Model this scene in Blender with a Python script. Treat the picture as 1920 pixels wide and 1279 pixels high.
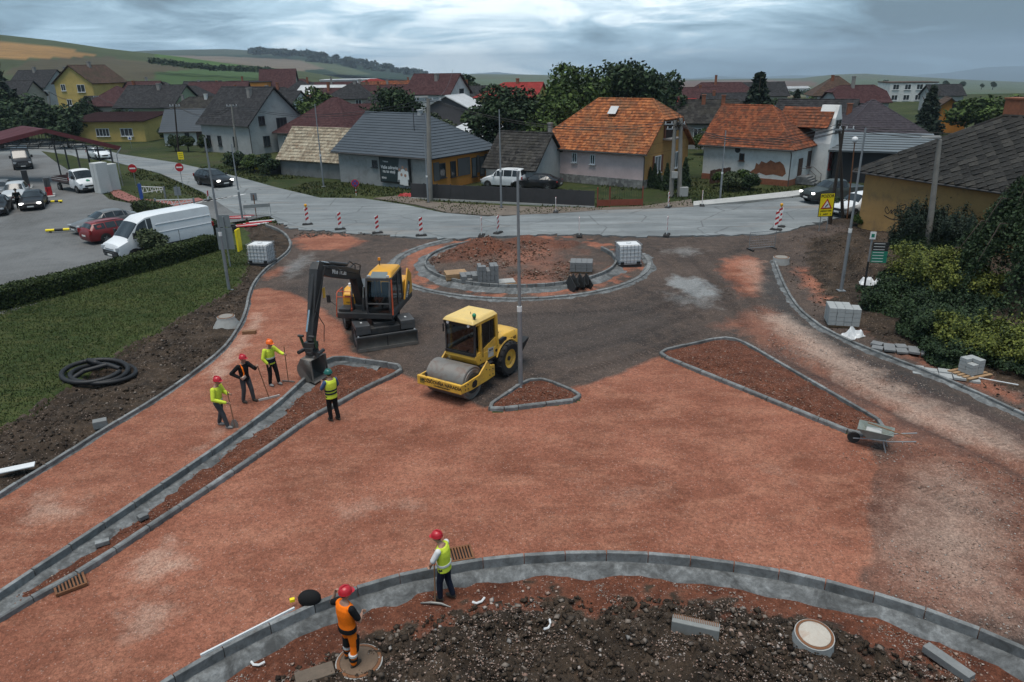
import bpy, bmesh, math, random
import numpy as np
from mathutils import Vector, Matrix, noise as mnoise
# ------------------------------------------------------------------ scene, camera, sky, sun, exposure
for o in list(bpy.data.objects):
 bpy.data.objects.remove(o, do_unlink=True)
scene = bpy.context.scene
COL = scene.collection
rnd = random.Random(11)
PI = math.pi
R = math.radians
FPX, CX, CY, CAMH = 1360.0, 960.0, 639.5, 11.2
PITCH, ROLL = R(20.9), R(1.02)
cam = bpy.data.cameras.new('camera')
cam.sensor_width = 36.0
cam.lens = FPX / 1920 * 36.0
cam.clip_start = 0.1
cam.clip_end = 30000
cam_o = bpy.data.objects.new('camera', cam)
COL.objects.link(cam_o)
_fw = Vector((0, math.cos(PITCH), -math.sin(PITCH)))
_up = Vector((0, math.sin(PITCH), math.cos(PITCH)))
_rt = Vector((1, 0, 0))
_cx = math.cos(ROLL) * _rt - math.sin(ROLL) * _up
_cy = math.sin(ROLL) * _rt + math.cos(ROLL) * _up
cam_o.matrix_world = Matrix(((_cx.x, _cy.x, -_fw.x, 0), (_cx.y, _cy.y, -_fw.y, 0), (_cx.z, _cy.z, -_fw.z, CAMH), (0, 0, 0, 1)))
scene.camera = cam_o
SUN_EL, SUN_AZ = R(78), R(205)      # high behind cloud, at the viewer's back
SKY_SEED = (20.2, 3.0, 2.2)
world = bpy.data.worlds.new('World')
scene.world = world
world.use_nodes = True
wn, wl = world.node_tree.nodes, world.node_tree.links
wn.clear()
def wnode(t, **kw):
 n = wn.new(t)
 for k, v in kw.items():
  setattr(n, k, v)
 return n
def build_sky():
 out = wnode('ShaderNodeOutputWorld')
 bg = wnode('ShaderNodeBackground')
 wl.new(bg.outputs[0], out.inputs[0])
 tc = wnode('ShaderNodeTexCoord')
 sep = wnode('ShaderNodeSeparateXYZ')
 wl.new(tc.outputs['Generated'], sep.inputs[0])
 zc = wnode('ShaderNodeMath', operation='MAXIMUM')
 wl.new(sep.outputs['Z'], zc.inputs[0])
 zc.inputs[1].default_value = 0.004
 comb = wnode('ShaderNodeCombineXYZ')
 wl.new(sep.outputs['X'], comb.inputs[0])
 wl.new(sep.outputs['Y'], comb.inputs[1])
 wl.new(zc.outputs[0], comb.inputs[2])
 nrm = wnode('ShaderNodeVectorMath', operation='NORMALIZE')
 wl.new(comb.outputs[0], nrm.inputs[0])
 sky = wnode('ShaderNodeTexSky', sky_type='NISHITA', sun_disc=False)
 sky.sun_elevation = SUN_EL
 sky.sun_rotation = SUN_AZ
 sky.air_density = 1.6
 sky.dust_density = 3.0
 sky.ozone_density = 2.0
 wl.new(nrm.outputs[0], sky.inputs[0])
 skys = wnode('ShaderNodeVectorMath', operation='SCALE')
 wl.new(sky.outputs[0], skys.inputs[0])
 skys.inputs['Scale'].default_value = 0.6
 # cloud deck: layered noise on the view direction, stretched along the horizon
 mp = wnode('ShaderNodeMapping')
 mp.inputs['Scale'].default_value = (1.0, 1.0, 5.5)
 mp.inputs['Location'].default_value = SKY_SEED
 wl.new(tc.outputs['Generated'], mp.inputs['Vector'])
 def cloud(scale, detail, rough, dist):
  n = wnode('ShaderNodeTexNoise')
  n.inputs['Scale'].default_value = scale
  n.inputs['Detail'].default_value = detail
  n.inputs['Roughness'].default_value = rough
  n.inputs['Distortion'].default_value = dist
  wl.new(mp.outputs[0], n.inputs['Vector'])
  return n.outputs['Fac']
 def mth(op, a, b_):
  n = wnode('ShaderNodeMath', operation=op)
  for i, q in enumerate((a, b_)):
   if hasattr(q, 'is_output'): wl.new(q, n.inputs[i])
   else: n.inputs[i].default_value = q
  return n.outputs[0]
 f = mth('ADD', mth('MULTIPLY', cloud(1.9, 7, .52, .25), .62), mth('MULTIPLY', cloud(6.0, 9, .62, 1.0), .38))
 # the deck is brightened low ahead of the camera, away from the sun lamp
 dt = wnode('ShaderNodeVectorMath', operation='DOT_PRODUCT')
 wl.new(tc.outputs['Generated'], dt.inputs[0])
 dt.inputs[1].default_value = Vector((-.06, .97, .07)).normalized()
 f = mth('ADD', f, mth('MAXIMUM', mth('MULTIPLY', mth('SUBTRACT', dt.outputs['Value'], .94), 1.0), -.07))
 ramp = wnode('ShaderNodeValToRGB')
 cr = ramp.color_ramp
 cr.elements[0].position = 0.385; cr.elements[0].color = (.85, 1.35, 1.8, 1)
 cr.elements[1].position = 0.61; cr.elements[1].color = (6.6, 7.5, 8.0, 1)
 e = cr.elements.new(0.455); e.color = (1.55, 2.45, 3.2, 1)
 e = cr.elements.new(0.535); e.color = (3.1, 4.4, 5.4, 1)
 wl.new(f, ramp.inputs[0])
 mx = wnode('ShaderNodeMix', data_type='RGBA')
 mx.inputs['Factor'].default_value = 0.88
 wl.new(skys.outputs[0], mx.inputs[6]); wl.new(ramp.outputs[0], mx.inputs[7])
 wl.new(mx.outputs[2], bg.inputs[0])
 bg.inputs[1].default_value = 0.085
build_sky()
sun = bpy.data.lights.new('sun', 'SUN')
sun.energy = 1.5
sun.angle = R(36)
sun.color = (1.0, 0.945, 0.87)
sun_o = bpy.data.objects.new('sun', sun)
COL.objects.link(sun_o)
_sd = Vector((math.sin(SUN_AZ) * math.cos(SUN_EL), math.cos(SUN_AZ) * math.cos(SUN_EL), math.sin(SUN_EL)))
sun_o.rotation_euler = (-_sd).to_track_quat('-Z', 'Y').to_euler()
vs = scene.view_settings
vs.view_transform = 'Standard'
vs.look = 'None'
vs.exposure = 1.18
vs.gamma = 1.0
vs.use_curve_mapping = False
# ------------------------------------------------------------------ survey helpers: photo pixel -> point on the ground
def ray(x, y):
 u = (x - CX) / FPX; v = -(y - CY) / FPX
 c, s = math.cos(ROLL), math.sin(ROLL)
 a = u * c + v * s; b = -u * s + v * c
 return Vector((a, math.cos(PITCH) + b * math.sin(PITCH), -math.sin(PITCH) + b * math.cos(PITCH)))
def G(x, y, z=0.0):
 d = ray(x, y); t = (z - CAMH) / d.z
 return Vector((d.x * t, d.y * t, z))
def GY(x, y, Y):
 """point on the sight line at ground distance Y"""
 d = ray(x, y); t = Y / d.y
 return Vector((d.x * t, Y, CAMH + d.z * t))
# ------------------------------------------------------------------ mesh builder
class MB:
 def __init__(s, M=None):
  s.v = []; s.f = []; s.M = M or Matrix.Identity(4)
 def add(s, vs_, fs_):
  n = len(s.v)
  s.v += [tuple(s.M @ Vector(p)) for p in vs_]
  s.f += [tuple(i + n for i in f) for f in fs_]
  return s
 def box(s, c, d, rz=0.0, rx=0.0, ry=0.0, taper=1.0):
  x, y, z = d[0] / 2, d[1] / 2, d[2] / 2
  m = Matrix.Translation(c) @ Matrix.Rotation(rz, 4, 'Z') @ Matrix.Rotation(ry, 4, 'Y') @ Matrix.Rotation(rx, 4, 'X')
  p = [(-x, -y, -z), (x, -y, -z), (x, y, -z), (-x, y, -z), (-x * taper, -y * taper, z), (x * taper, -y * taper, z), (x * taper, y * taper, z), (-x * taper, y * taper, z)]
  return s.add([m @ Vector(q) for q in p], [(0, 3, 2, 1), (4, 5, 6, 7), (0, 1, 5, 4), (1, 2, 6, 5), (2, 3, 7, 6), (3, 0, 4, 7)])
 def cyl(s, a, b, r0, r1=None, n=12, caps=True):
  a = Vector(a); b = Vector(b); r1 = r0 if r1 is None else r1
  ax = (b - a).normalized()
  t = Vector((0, 0, 1)) if abs(ax.z) < .9 else Vector((1, 0, 0))
  u = ax.cross(t).normalized(); w = ax.cross(u)
  vs_ = []
  for c, r in ((a, r0), (b, r1)):
   for i in range(n):
    an = 2 * PI * i / n
    vs_.append(c + u * math.cos(an) * r + w * math.sin(an) * r)
  fs_ = [(i, n + i, n + (i + 1) % n, (i + 1) % n) for i in range(n)]
  if caps:
   fs_ += [tuple(range(n)), tuple(range(2 * n - 1, n - 1, -1))]
  return s.add(vs_, fs_)
 def bar(s, a, b, w, h=None):
  """rectangular bar between two points"""
  a = Vector(a); b = Vector(b); h = h or w
  ax = (b - a).normalized()
  t = Vector((0, 0, 1)) if abs(ax.z) < .95 else Vector((0, 1, 0))
  u = ax.cross(t).normalized(); q = u.cross(ax)
  vs_ = []
  for c in (a, b):
   for i, j in ((-1, -1), (1, -1), (1, 1), (-1, 1)):
    vs_.append(c + u * i * w / 2 + q * j * h / 2)
  return s.add(vs_, [(0, 3, 2, 1), (4, 5, 6, 7), (0, 1, 5, 4), (1, 2, 6, 5), (2, 3, 7, 6), (3, 0, 4, 7)])
 def tube(s, pts, r, n=8):
  pts = [Vector(p) for p in pts]
  rs = r if isinstance(r, (list, tuple)) else [r] * len(pts)
  ref = None; vs_ = []
  for i, p in enumerate(pts):
   t = (pts[min(i + 1, len(pts) - 1)] - pts[max(i - 1, 0)]).normalized()
   if ref is None:
    ref = t.cross(Vector((0, 0, 1)) if abs(t.z) < .9 else Vector((1, 0, 0))).normalized()
   u = (ref - t * ref.dot(t)).normalized(); ref = u; w = t.cross(u)
   for k in range(n):
    a = 2 * PI * k / n
    vs_.append(p + (u * math.cos(a) + w * math.sin(a)) * rs[i])
  fs_ = []
  for i in range(len(pts) - 1):
   for k in range(n):
    fs_.append((i * n + k, i * n + (k + 1) % n, (i + 1) * n + (k + 1) % n, (i + 1) * n + k))
  fs_ += [tuple(range(n - 1, -1, -1)), tuple(range((len(pts) - 1) * n, len(pts) * n))]
  return s.add(vs_, fs_)
 def prism(s, poly, y0, y1, plane='xz'):
  """extrude a 2-D outline; plane xz extrudes along y, xy along z, yz along x"""
  n = len(poly)
  def P(a, b, c):
   return {'xz': (a, c, b), 'xy': (a, b, c), 'yz': (c, a, b)}[plane]
  vs_ = [P(a, b, y0) for a, b in poly] + [P(a, b, y1) for a, b in poly]
  fs_ = [tuple(range(n)), tuple(range(2 * n - 1, n - 1, -1))] + [(i, n + i, n + (i + 1) % n, (i + 1) % n) for i in range(n)]
  return s.add(vs_, fs_)
 def lathe(s, prof, n=16, c=(0, 0, 0), axis='z', caps=True):
  vs_ = []
  for r, h in prof:
   for k in range(n):
    a = 2 * PI * k / n
    p = (r * math.cos(a), r * math.sin(a), h)
    if axis == 'y': p = (p[0], p[2], p[1])
    if axis == 'x': p = (p[2], p[0], p[1])
    vs_.append((p[0] + c[0], p[1] + c[1], p[2] + c[2]))
  fs_ = []
  for i in range(len(prof) - 1):
   for k in range(n):
    fs_.append((i * n + k, i * n + (k + 1) % n, (i + 1) * n + (k + 1) % n, (i + 1) * n + k))
  if caps: fs_ += [tuple(range(n - 1, -1, -1)), tuple(range((len(prof) - 1) * n, len(prof) * n))]
  return s.add(vs_, fs_)
 def ball(s, c, r, n=10, m=7):
  r = (r, r, r) if isinstance(r, (int, float)) else r
  vs_ = [(c[0], c[1], c[2] - r[2])]
  for i in range(1, m):
   a = PI * i / m - PI / 2
   for k in range(n):
    b = 2 * PI * k / n
    vs_.append((c[0] + r[0] * math.cos(a) * math.cos(b), c[1] + r[1] * math.cos(a) * math.sin(b), c[2] + r[2] * math.sin(a)))
  vs_.append((c[0], c[1], c[2] + r[2]))
  fs_ = [(0, 1 + (k + 1) % n, 1 + k) for k in range(n)]
  for i in range(m - 2):
   for k in range(n):
    fs_.append((1 + i * n + k, 1 + i * n + (k + 1) % n, 1 + (i + 1) * n + (k + 1) % n, 1 + (i + 1) * n + k))
  b = 1 + (m - 2) * n; t = len(vs_) - 1
  fs_ += [(t, b + k, b + (k + 1) % n) for k in range(n)]
  return s.add(vs_, fs_)
 def mesh(s, name, smooth=False, fix=True):
  me = bpy.data.meshes.new(name)
  me.from_pydata(s.v, [], s.f)
  if fix:
   bm = bmesh.new(); bm.from_mesh(me)
   bmesh.ops.recalc_face_normals(bm, faces=bm.faces)
   bm.to_mesh(me); bm.free()
  if smooth:
   me.polygons.foreach_set('use_smooth', [True] * len(me.polygons))
  me.update()
  return me
 def build(s, name, m, parent=None, smooth=False, bevel=0.0, seg=2, fix=True, loc=None):
  me = s.mesh(name, smooth, fix)
  o = link(name, me, m, parent)
  if loc is not None:
   o.location = loc
  if bevel:
   b = o.modifiers.new('bevel', 'BEVEL'); b.width = bevel; b.segments = seg; b.limit_method = 'ANGLE'; b.angle_limit = R(35)
   if smooth:
    me.polygons.foreach_set('use_smooth', [True] * len(me.polygons))
  if smooth:
   smooth_angle(me)
  return o
def smooth_angle(me, ang=40):
 """sharp edges above an angle so that smooth shading keeps creases"""
 bm = bmesh.new(); bm.from_mesh(me)
 for e in bm.edges:
  if len(e.link_faces) == 2 and e.calc_face_angle(0) > R(ang):
   e.smooth = False
 bm.to_mesh(me); bm.free()
def link(name, me, m=None, parent=None):
 o = bpy.data.objects.new(name, me)
 COL.objects.link(o)
 if m is not None and len(me.materials) == 0:
  me.materials.append(m)
 if parent is not None:
  o.parent = parent
 return o
def tag(o, label=None, cat=None, group=None, kind=None):
 if label: o['label'] = label
 if cat: o['category'] = cat
 if group: o['group'] = group
 if kind: o['kind'] = kind
 return o
def thing(name, label, cat, loc=(0, 0, 0), rz=0.0, group=None):
 o = bpy.data.objects.new(name, None)
 COL.objects.link(o)
 o.empty_display_size = 0.3
 o.location = loc
 o.rotation_euler = (0, 0, rz)
 return tag(o, label, cat, group)
def copy_tree(o, parent=None):
 c = o.copy(); COL.objects.link(c)
 if parent is not None:
  c.parent = parent
 for ch in list(o.children):
  copy_tree(ch, c)
 return c
# ------------------------------------------------------------------ procedural materials
_mats = {}
class NT:
 def __init__(s, name):
  s.m = bpy.data.materials.new(name)
  s.m.use_nodes = True
  s.n = s.m.node_tree.nodes; s.l = s.m.node_tree.links
  s.b = s.n['Principled BSDF']
 def node(s, t, ins=None, **kw):
  n = s.n.new(t)
  for k, v in kw.items():
   setattr(n, k, v)
  for k, v in (ins or {}).items():
   if hasattr(v, 'is_output'):
    s.l.new(v, n.inputs[k])
   else:
    n.inputs[k].default_value = v
  return n
 def coord(s, kind='Object'):
  return s.node('ShaderNodeTexCoord').outputs[kind]
 def pos(s):
  return s.node('ShaderNodeNewGeometry').outputs['Position']
 def noise(s, vec, scale, detail=4, rough=.55, dist=0.0):
  return s.node('ShaderNodeTexNoise', {'Vector': vec, 'Scale': scale, 'Detail': detail, 'Roughness': rough, 'Distortion': dist}).outputs['Fac']
 def math(s, op, a, b=0.0, clamp=False):
  return s.node('ShaderNodeMath', {0: a, 1: b}, operation=op, use_clamp=clamp).outputs[0]
 def mix(s, f, a, b, blend='MIX'):
  n = s.node('ShaderNodeMix', {'Factor': f, 6: a, 7: b}, data_type='RGBA', blend_type=blend)
  return n.outputs[2]
 def ramp(s, f, stops):
  n = s.node('ShaderNodeValToRGB', {0: f})
  cr = n.color_ramp
  for i, (p, c) in enumerate(stops):
   c = (c, c, c, 1) if isinstance(c, (int, float)) else (*c, 1)
   e = cr.elements[i] if i < 2 else cr.elements.new(p)
   e.position = p; e.color = c
  return n.outputs['Color']
 def attr(s, name):
  return s.node('ShaderNodeAttribute', attribute_name=name).outputs['Fac']
 def bump(s, h, strength=.3, dist=.02, prev=None):
  ins = {'Height': h, 'Strength': strength, 'Distance': dist}
  if prev is not None: ins['Normal'] = prev
  return s.node('ShaderNodeBump', ins).outputs[0]
 def out(s, col=None, rough=None, normal=None, **kw):
  def put(k, v):
   if v is None: return
   if hasattr(v, 'is_output'): s.l.new(v, s.b.inputs[k])
   else: s.b.inputs[k].default_value = v
  if isinstance(col, tuple): col = (*col[:3], 1)
  put('Base Color', col); put('Roughness', rough); put('Normal', normal)
  for k, v in kw.items():
   put(k.replace('_', ' '), v)
  return s.m
def c4(c, k=1.0):
 return (min(c[0] * k, 1), min(c[1] * k, 1), min(c[2] * k, 1), 1)
def M(name, col=(.5, .5, .5), rough=.6, var=.18, scale=1.5, bump=.15, bscale=25, metal=0.0, spec=.4, coat=0.0, dirt=None, dirt_amt=.35):
 """painted / plastered / metal surface with uneven tone, fine relief and optional grime"""
 if name in _mats: return _mats[name]
 t = NT(name)
 v = t.coord()
 n1 = t.noise(v, scale, 5, .6)
 n2 = t.noise(v, scale * 9, 3, .6)
 f = t.math('ADD', t.math('MULTIPLY', n1, .7), t.math('MULTIPLY', n2, .3))
 f = t.ramp(f, [(.3, 0.0), (.7, 1.0)])
 c = t.mix(f, c4(col, 1 - var), c4(col, 1 + var))
 if dirt:
  d = t.ramp(t.noise(v, scale * 1.7, 6, .65, .6), [(.5, 0.0), (.72, 1.0)])
  c = t.mix(t.math('MULTIPLY', d, dirt_amt), c, c4(dirt))
 rr = t.math('ADD', t.math('MULTIPLY', f, .14), rough - .07)
 kw = dict(Metallic=metal, Specular_IOR_Level=spec)
 if coat: kw.update(Coat_Weight=coat, Coat_Roughness=.08)
 nm = t.bump(t.noise(v, bscale, 4, .6), bump, .01) if bump else None
 _mats[name] = t.out(c, rr, nm, **kw)
 return _mats[name]
def glass(name='window_glass', col=(.02, .025, .03), rough=.08):
 if name in _mats: return _mats[name]
 t = NT(name)
 v = t.coord()
 c = t.mix(t.noise(v, .9, 3), c4(col, .5), c4(col, 1.8))
 _mats[name] = t.out(c, rough, t.bump(t.noise(v, 1.2, 2), .04, .02), Specular_IOR_Level=.6)
 return _mats[name]
# ------------------------------------------------------------------ ground: outlines traced on the ground plane
def catmull(pts, closed=False, step=.25):
 pts = [Vector((p[0], p[1])) for p in pts]
 n = len(pts); out = []
 rng = range(n if closed else n - 1)
 for i in rng:
  if closed:
   p0, p1, p2, p3 = pts[(i - 1) % n], pts[i], pts[(i + 1) % n], pts[(i + 2) % n]
  else:
   p0, p1, p2, p3 = pts[max(i - 1, 0)], pts[i], pts[i + 1], pts[min(i + 2, n - 1)]
  k = max(2, int((p2 - p1).length / step))
  for j in range(k):
   t = j / k
   out.append(.5 * ((2 * p1) + (p2 - p0) * t + (2 * p0 - 5 * p1 + 4 * p2 - p3) * t * t + (3 * p1 - p0 - 3 * p2 + p3) * t ** 3))
 if not closed: out.append(pts[-1])
 return out
def rounded(pts, r):
 """closed polygon with filleted corners"""
 out = []
 n = len(pts)
 for i in range(n):
  p0, p1, p2 = [Vector((q[0], q[1])) for q in (pts[i - 1], pts[i], pts[(i + 1) % n])]
  a = (p0 - p1); b = (p2 - p1)
  rr = r[i] if isinstance(r, (list, tuple)) else r
  d = min(rr, a.length * .45, b.length * .45)
  A = p1 + a.normalized() * d; B = p1 + b.normalized() * d
  for k in range(7):
   t = k / 6
   out.append(A * (1 - t) ** 2 + p1 * 2 * t * (1 - t) + B * t * t)
 return out
def gp(lst, z=0.0):
 return [G(x, y, z).to_2d() for x, y in lst]
KT = .15   # kerb top above the finished gravel
K_LEFT = catmull(gp([(-230, 1070), (-90, 985), (0, 922), (100, 862), (185, 808), (290, 745), (370, 690), (420, 648), (448, 608), (461, 578), (466, 553), (476, 528), (497, 503), (520, 485), (538, 470), (544, 456), (537, 440), (520, 428), (498, 420)], KT))
K_BOT = catmull(gp([(120, 1400), (250, 1312), (330, 1262), (440, 1200), (560, 1143), (640, 1110), (730, 1081), (820, 1061), (910, 1046), (1000, 1038), (1080, 1034), (1160, 1034), (1240, 1038), (1320, 1046), (1420, 1061), (1500, 1076), (1600, 1100), (1700, 1129), (1800, 1163), (1920, 1212), (2050, 1275)], KT))
K_RIGHT = catmull(gp([(1452, 484), (1458, 500), (1468, 525), (1482, 552), (1500, 577), (1527, 600), (1557, 619), (1632, 653), (1725, 688), (1838, 736), (1920, 774), (2060, 838)], KT))
I_LEFT = catmull(gp([(-260, 1265), (-120, 1190), (0, 1107), (200, 974), (388, 848), (443, 810), (515, 757), (570, 708), (592, 687)], KT))[:-1] \
 + catmull(gp([(592, 687), (604, 677), (618, 670), (634, 667), (652, 668)], KT))[:-1] + catmull(gp([(652, 668), (690, 674), (735, 680)], KT))[:-1] \
 + catmull(gp([(735, 680), (749, 683), (753, 689), (746, 696)], KT))[:-1] + catmull(gp([(746, 696), (680, 727), (635, 752), (584, 779), (484, 848), (229, 1017), (156, 1064), (70, 1111), (0, 1152), (-120, 1225)], KT))
I_TRI = rounded(gp([(1002, 700), (1108, 744), (898, 769)], KT), [1.0, .9, .9])
I_RIGHT = rounded(gp([(1226, 658), (1372, 626), (1668, 796), (1622, 818)], KT), [.7, 1.1, 1.0, 1.0])
RC = Vector((.6, 42.9)); RI, RO = 5.75, 7.7
def arc(c, r, a0, a1, n=90):
 return [Vector((c.x + r * math.cos(R(a0 + (a1 - a0) * i / n)), c.y + r * math.sin(R(a0 + (a1 - a0) * i / n)))) for i in range(n + 1)]
RING_IN = arc(RC, RI, 118, 385)
RING_OUT = arc(RC, RO, 127, 368)
class Poly:
 def __init__(s, pts):
  s.p = np.array([(p[0], p[1]) for p in pts])
 def sdf(s, X, Y):
  """signed distance, negative inside"""
  d = np.full(X.shape, 1e9); ins = np.zeros(X.shape, bool)
  P = s.p; n = len(P)
  for i in range(n):
   ax, ay = P[i - 1]; bx, by = P[i]
   ex, ey = bx - ax, by - ay
   L = ex * ex + ey * ey + 1e-12
   t = np.clip(((X - ax) * ex + (Y - ay) * ey) / L, 0, 1)
   d = np.minimum(d, (X - ax - t * ex) ** 2 + (Y - ay - t * ey) ** 2)
   c = ((ay > Y) != (by > Y)) & (X < (bx - ax) * (Y - ay) / (by - ay + 1e-12) + ax)
   ins ^= c
  d = np.sqrt(d)
  return np.where(ins, -d, d)
def vnoise(X, Y, s, seed=0):
 """smooth value noise in numpy"""
 x = X * s + seed * 17.13; y = Y * s + seed * 7.77
 xi = np.floor(x).astype(np.int64); yi = np.floor(y).astype(np.int64)
 fx = x - xi; fy = y - yi
 fx = fx * fx * (3 - 2 * fx); fy = fy * fy * (3 - 2 * fy)
 def h(a, b):
  k = (a * 374761393 + b * 668265263 + seed * 1442695) & 0xffffffff
  k = ((k ^ (k >> 13)) * 1274126177) & 0xffffffff
  return ((k ^ (k >> 16)) & 0xffff) / 65535.0
 return (h(xi, yi) * (1 - fx) + h(xi + 1, yi) * fx) * (1 - fy) + (h(xi, yi + 1) * (1 - fx) + h(xi + 1, yi + 1) * fx) * fy
def fbm(X, Y, s, o=4, seed=0):
 t = 0; a = .5; k = 0
 for i in range(o):
  t = t + a * vnoise(X, Y, s, seed + i); k += a
  a *= .5; s *= 2.03
 return t / k
def sm(d, w):
 """1 inside, fading over w"""
 t = np.clip(.5 - d / w, 0, 1)
 return t * t * (3 - 2 * t)
# outlines of the areas behind the kerbs
P_bot = Poly(K_BOT + [Vector((40, 5)), Vector((-30, 5))])
_left_far = gp([(498, 420), (455, 413), (425, 420)])
P_left = Poly([p for p in K_LEFT] + _left_far + [Vector((-40, 44)), Vector((-60, 20)), Vector((-40, 8))])
_hedge_in = gp([(426, 470), (400, 462), (330, 490), (200, 522), (100, 552), (0, 582), (-300, 660)])
P_right = Poly([p for p in K_RIGHT] + [Vector((40, 20)), Vector((48, 60)), Vector((20, 55))] + gp([(1540, 425), (1465, 440)]))
P_il = Poly(I_LEFT); P_it = Poly(I_TRI); P_ir = Poly(I_RIGHT)
P_lawn = Poly(gp([(-300, 1000), (-60, 840), (0, 806), (60, 775), (110, 735), (180, 690), (230, 662), (300, 622), (350, 590), (400, 565), (430, 550), (455, 520), (468, 495), (470, 455), (462, 430), (430, 420), (410, 440), (420, 470), (400, 470), (330, 498), (200, 532), (100, 560), (0, 590), (-300, 670)]))
P_red = Poly(gp([(-400, 1270), (-400, 1100), (0, 900), (185, 790), (290, 725), (370, 670), (420, 630), (448, 590), (468, 545), (500, 540), (545, 548), (600, 575), (645, 610), (660, 660), (720, 690), (800, 722), (870, 745), (905, 765), (1000, 740), (1100, 722), (1180, 693), (1236, 668), (1420, 730), (1630, 812), (1652, 880), (1628, 960), (1645, 1010), (1618, 1090), (1640, 1130), (1200, 1180), (600, 1260), (200, 1500), (-400, 1500)]))
P_lane = Poly(gp([(1400, 640), (1372, 620), (1310, 615), (1420, 570), (1480, 585), (1560, 640), (1700, 705), (1920, 800), (2100, 900), (2100, 1200), (1920, 1200), (1560, 1120), (1560, 1000), (1580, 850), (1640, 830)]))
P_road = Poly(gp([(-200, 268), (60, 262), (150, 268), (225, 289), (330, 305), (440, 330), (520, 352), (600, 371), (680, 372), (760, 384), (830, 399), (920, 406), (1040, 400), (1130, 394), (1200, 391), (1290, 388), (1400, 381), (1530, 366), (1700, 345), (1900, 325), (2100, 330), (2100, 370), (1800, 385), (1620, 400), (1545, 415), (1470, 433), (1440, 439), (1350, 441), (1260, 443), (1180, 444), (1080, 439), (1000, 440), (930, 442), (860, 449), (780, 445), (700, 440), (620, 434), (545, 429), (520, 415), (505, 405), (440, 400), (380, 360), (300, 325), (200, 300), (60, 290), (-200, 290)]))
red_blobs = [([(560, 440), (640, 440), (690, 452), (640, 470), (575, 468), (548, 455)], .9, 1.0), ([(1360, 485), (1400, 478), (1428, 492), (1432, 520), (1420, 555), (1395, 560), (1370, 530), (1350, 505)], .9, .9),
    ([(1482, 497), (1530, 505), (1580, 545), (1600, 570), (1560, 575), (1530, 560), (1500, 530)], 1.0, .8), ([(1600, 575), (1680, 610), (1790, 660), (1920, 740), (1920, 765), (1800, 715), (1690, 660), (1600, 610)], 1.0, .75),
    ([(760, 470), (800, 455), (840, 452), (810, 475), (780, 500), (770, 530), (755, 525)], .8, .7), ([(1010, 555), (1100, 540), (1190, 500), (1205, 480), (1190, 470), (1160, 495), (1080, 535), (1000, 548)], .7, .9),
    ([(480, 520), (520, 500), (545, 500), (530, 515), (500, 530)], .7, .7)]
wet_blobs = [([(1262, 515), (1310, 522), (1352, 550), (1340, 562), (1290, 555), (1258, 535)], 1.1, 1.0), ([(1240, 545), (1330, 560), (1345, 580), (1270, 575)], 1.6, .6), ([(1235, 470), (1290, 460), (1330, 470), (1280, 485)], 1.2, .5),
    ([(520, 505), (560, 478), (600, 470), (580, 500), (540, 530)], 1.4, .55), ([(860, 715), (890, 712), (900, 722), (870, 727)], .5, .5)]
pale_blobs = [([(1430, 590), (1480, 590), (1560, 650), (1700, 730), (1840, 790), (1930, 850), (1930, 880), (1800, 820), (1660, 760), (1530, 680)], 1.4, .9), ([(1690, 900), (1780, 870), (1900, 940), (1920, 1190), (1800, 1130), (1690, 1080), (1640, 1000)], 2.6, .7),
    ([(240, 1060), (330, 1010), (345, 1060), (270, 1090)], 1.2, .8), ([(170, 1180), (300, 1110), (380, 1140), (260, 1210)], 1.0, .6), ([(20, 950), (110, 920), (140, 960), (50, 985)], 1.4, .7), ([(440, 830), (700, 700), (740, 720), (520, 850)], 1.5, .35),
    ([(1080, 900), (1250, 890), (1280, 940), (1120, 950)], 2.5, .45), ([(380, 700), (480, 590), (500, 600), (410, 720)], .7, .7), ([(600, 950), (760, 930), (780, 950), (640, 980)], 1.6, .6), ([(340, 850), (440, 780), (460, 790), (370, 870)], .9, .5),
    ([(1380, 860), (1480, 850), (1540, 920), (1460, 930)], 1.6, .4), ([(1370, 480), (1440, 490), (1440, 560), (1400, 540)], 1.2, .5)]
dark_blobs = [([(1650, 870), (1720, 860), (1770, 900), (1770, 1010), (1690, 1040), (1660, 990)], 3.2, .12), ([(1440, 500), (1452, 500), (1500, 590), (1620, 665), (1780, 735), (1930, 810), (1930, 840), (1760, 770), (1590, 690), (1470, 600), (1425, 540)], .9, 1.0),
    ([(810, 730), (900, 740), (960, 700), (1010, 690), (960, 650), (880, 690)], 1.2, .7), ([(520, 500), (660, 480), (740, 520), (720, 600), (620, 570), (540, 545)], 2.0, .5), ([(1420, 640), (1500, 670), (1760, 800), (1930, 880), (1930, 910), (1700, 810), (1480, 700)], .7, .6), ([(740, 660), (860, 590), (1000, 575), (1240, 560), (1300, 620), (1100, 700), (960, 700), (800, 720)], 2.5, .5)]
CARPARK = gp([(-500, 700), (-420, 330), (-100, 268), (60, 262), (120, 300), (170, 345), (205, 374), (260, 384), (330, 380), (385, 373), (400, 372), (460, 398), (505, 404), (470, 412), (428, 418), (405, 440), (425, 470), (400, 476), (330, 505), (200, 540), (0, 596)])
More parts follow.
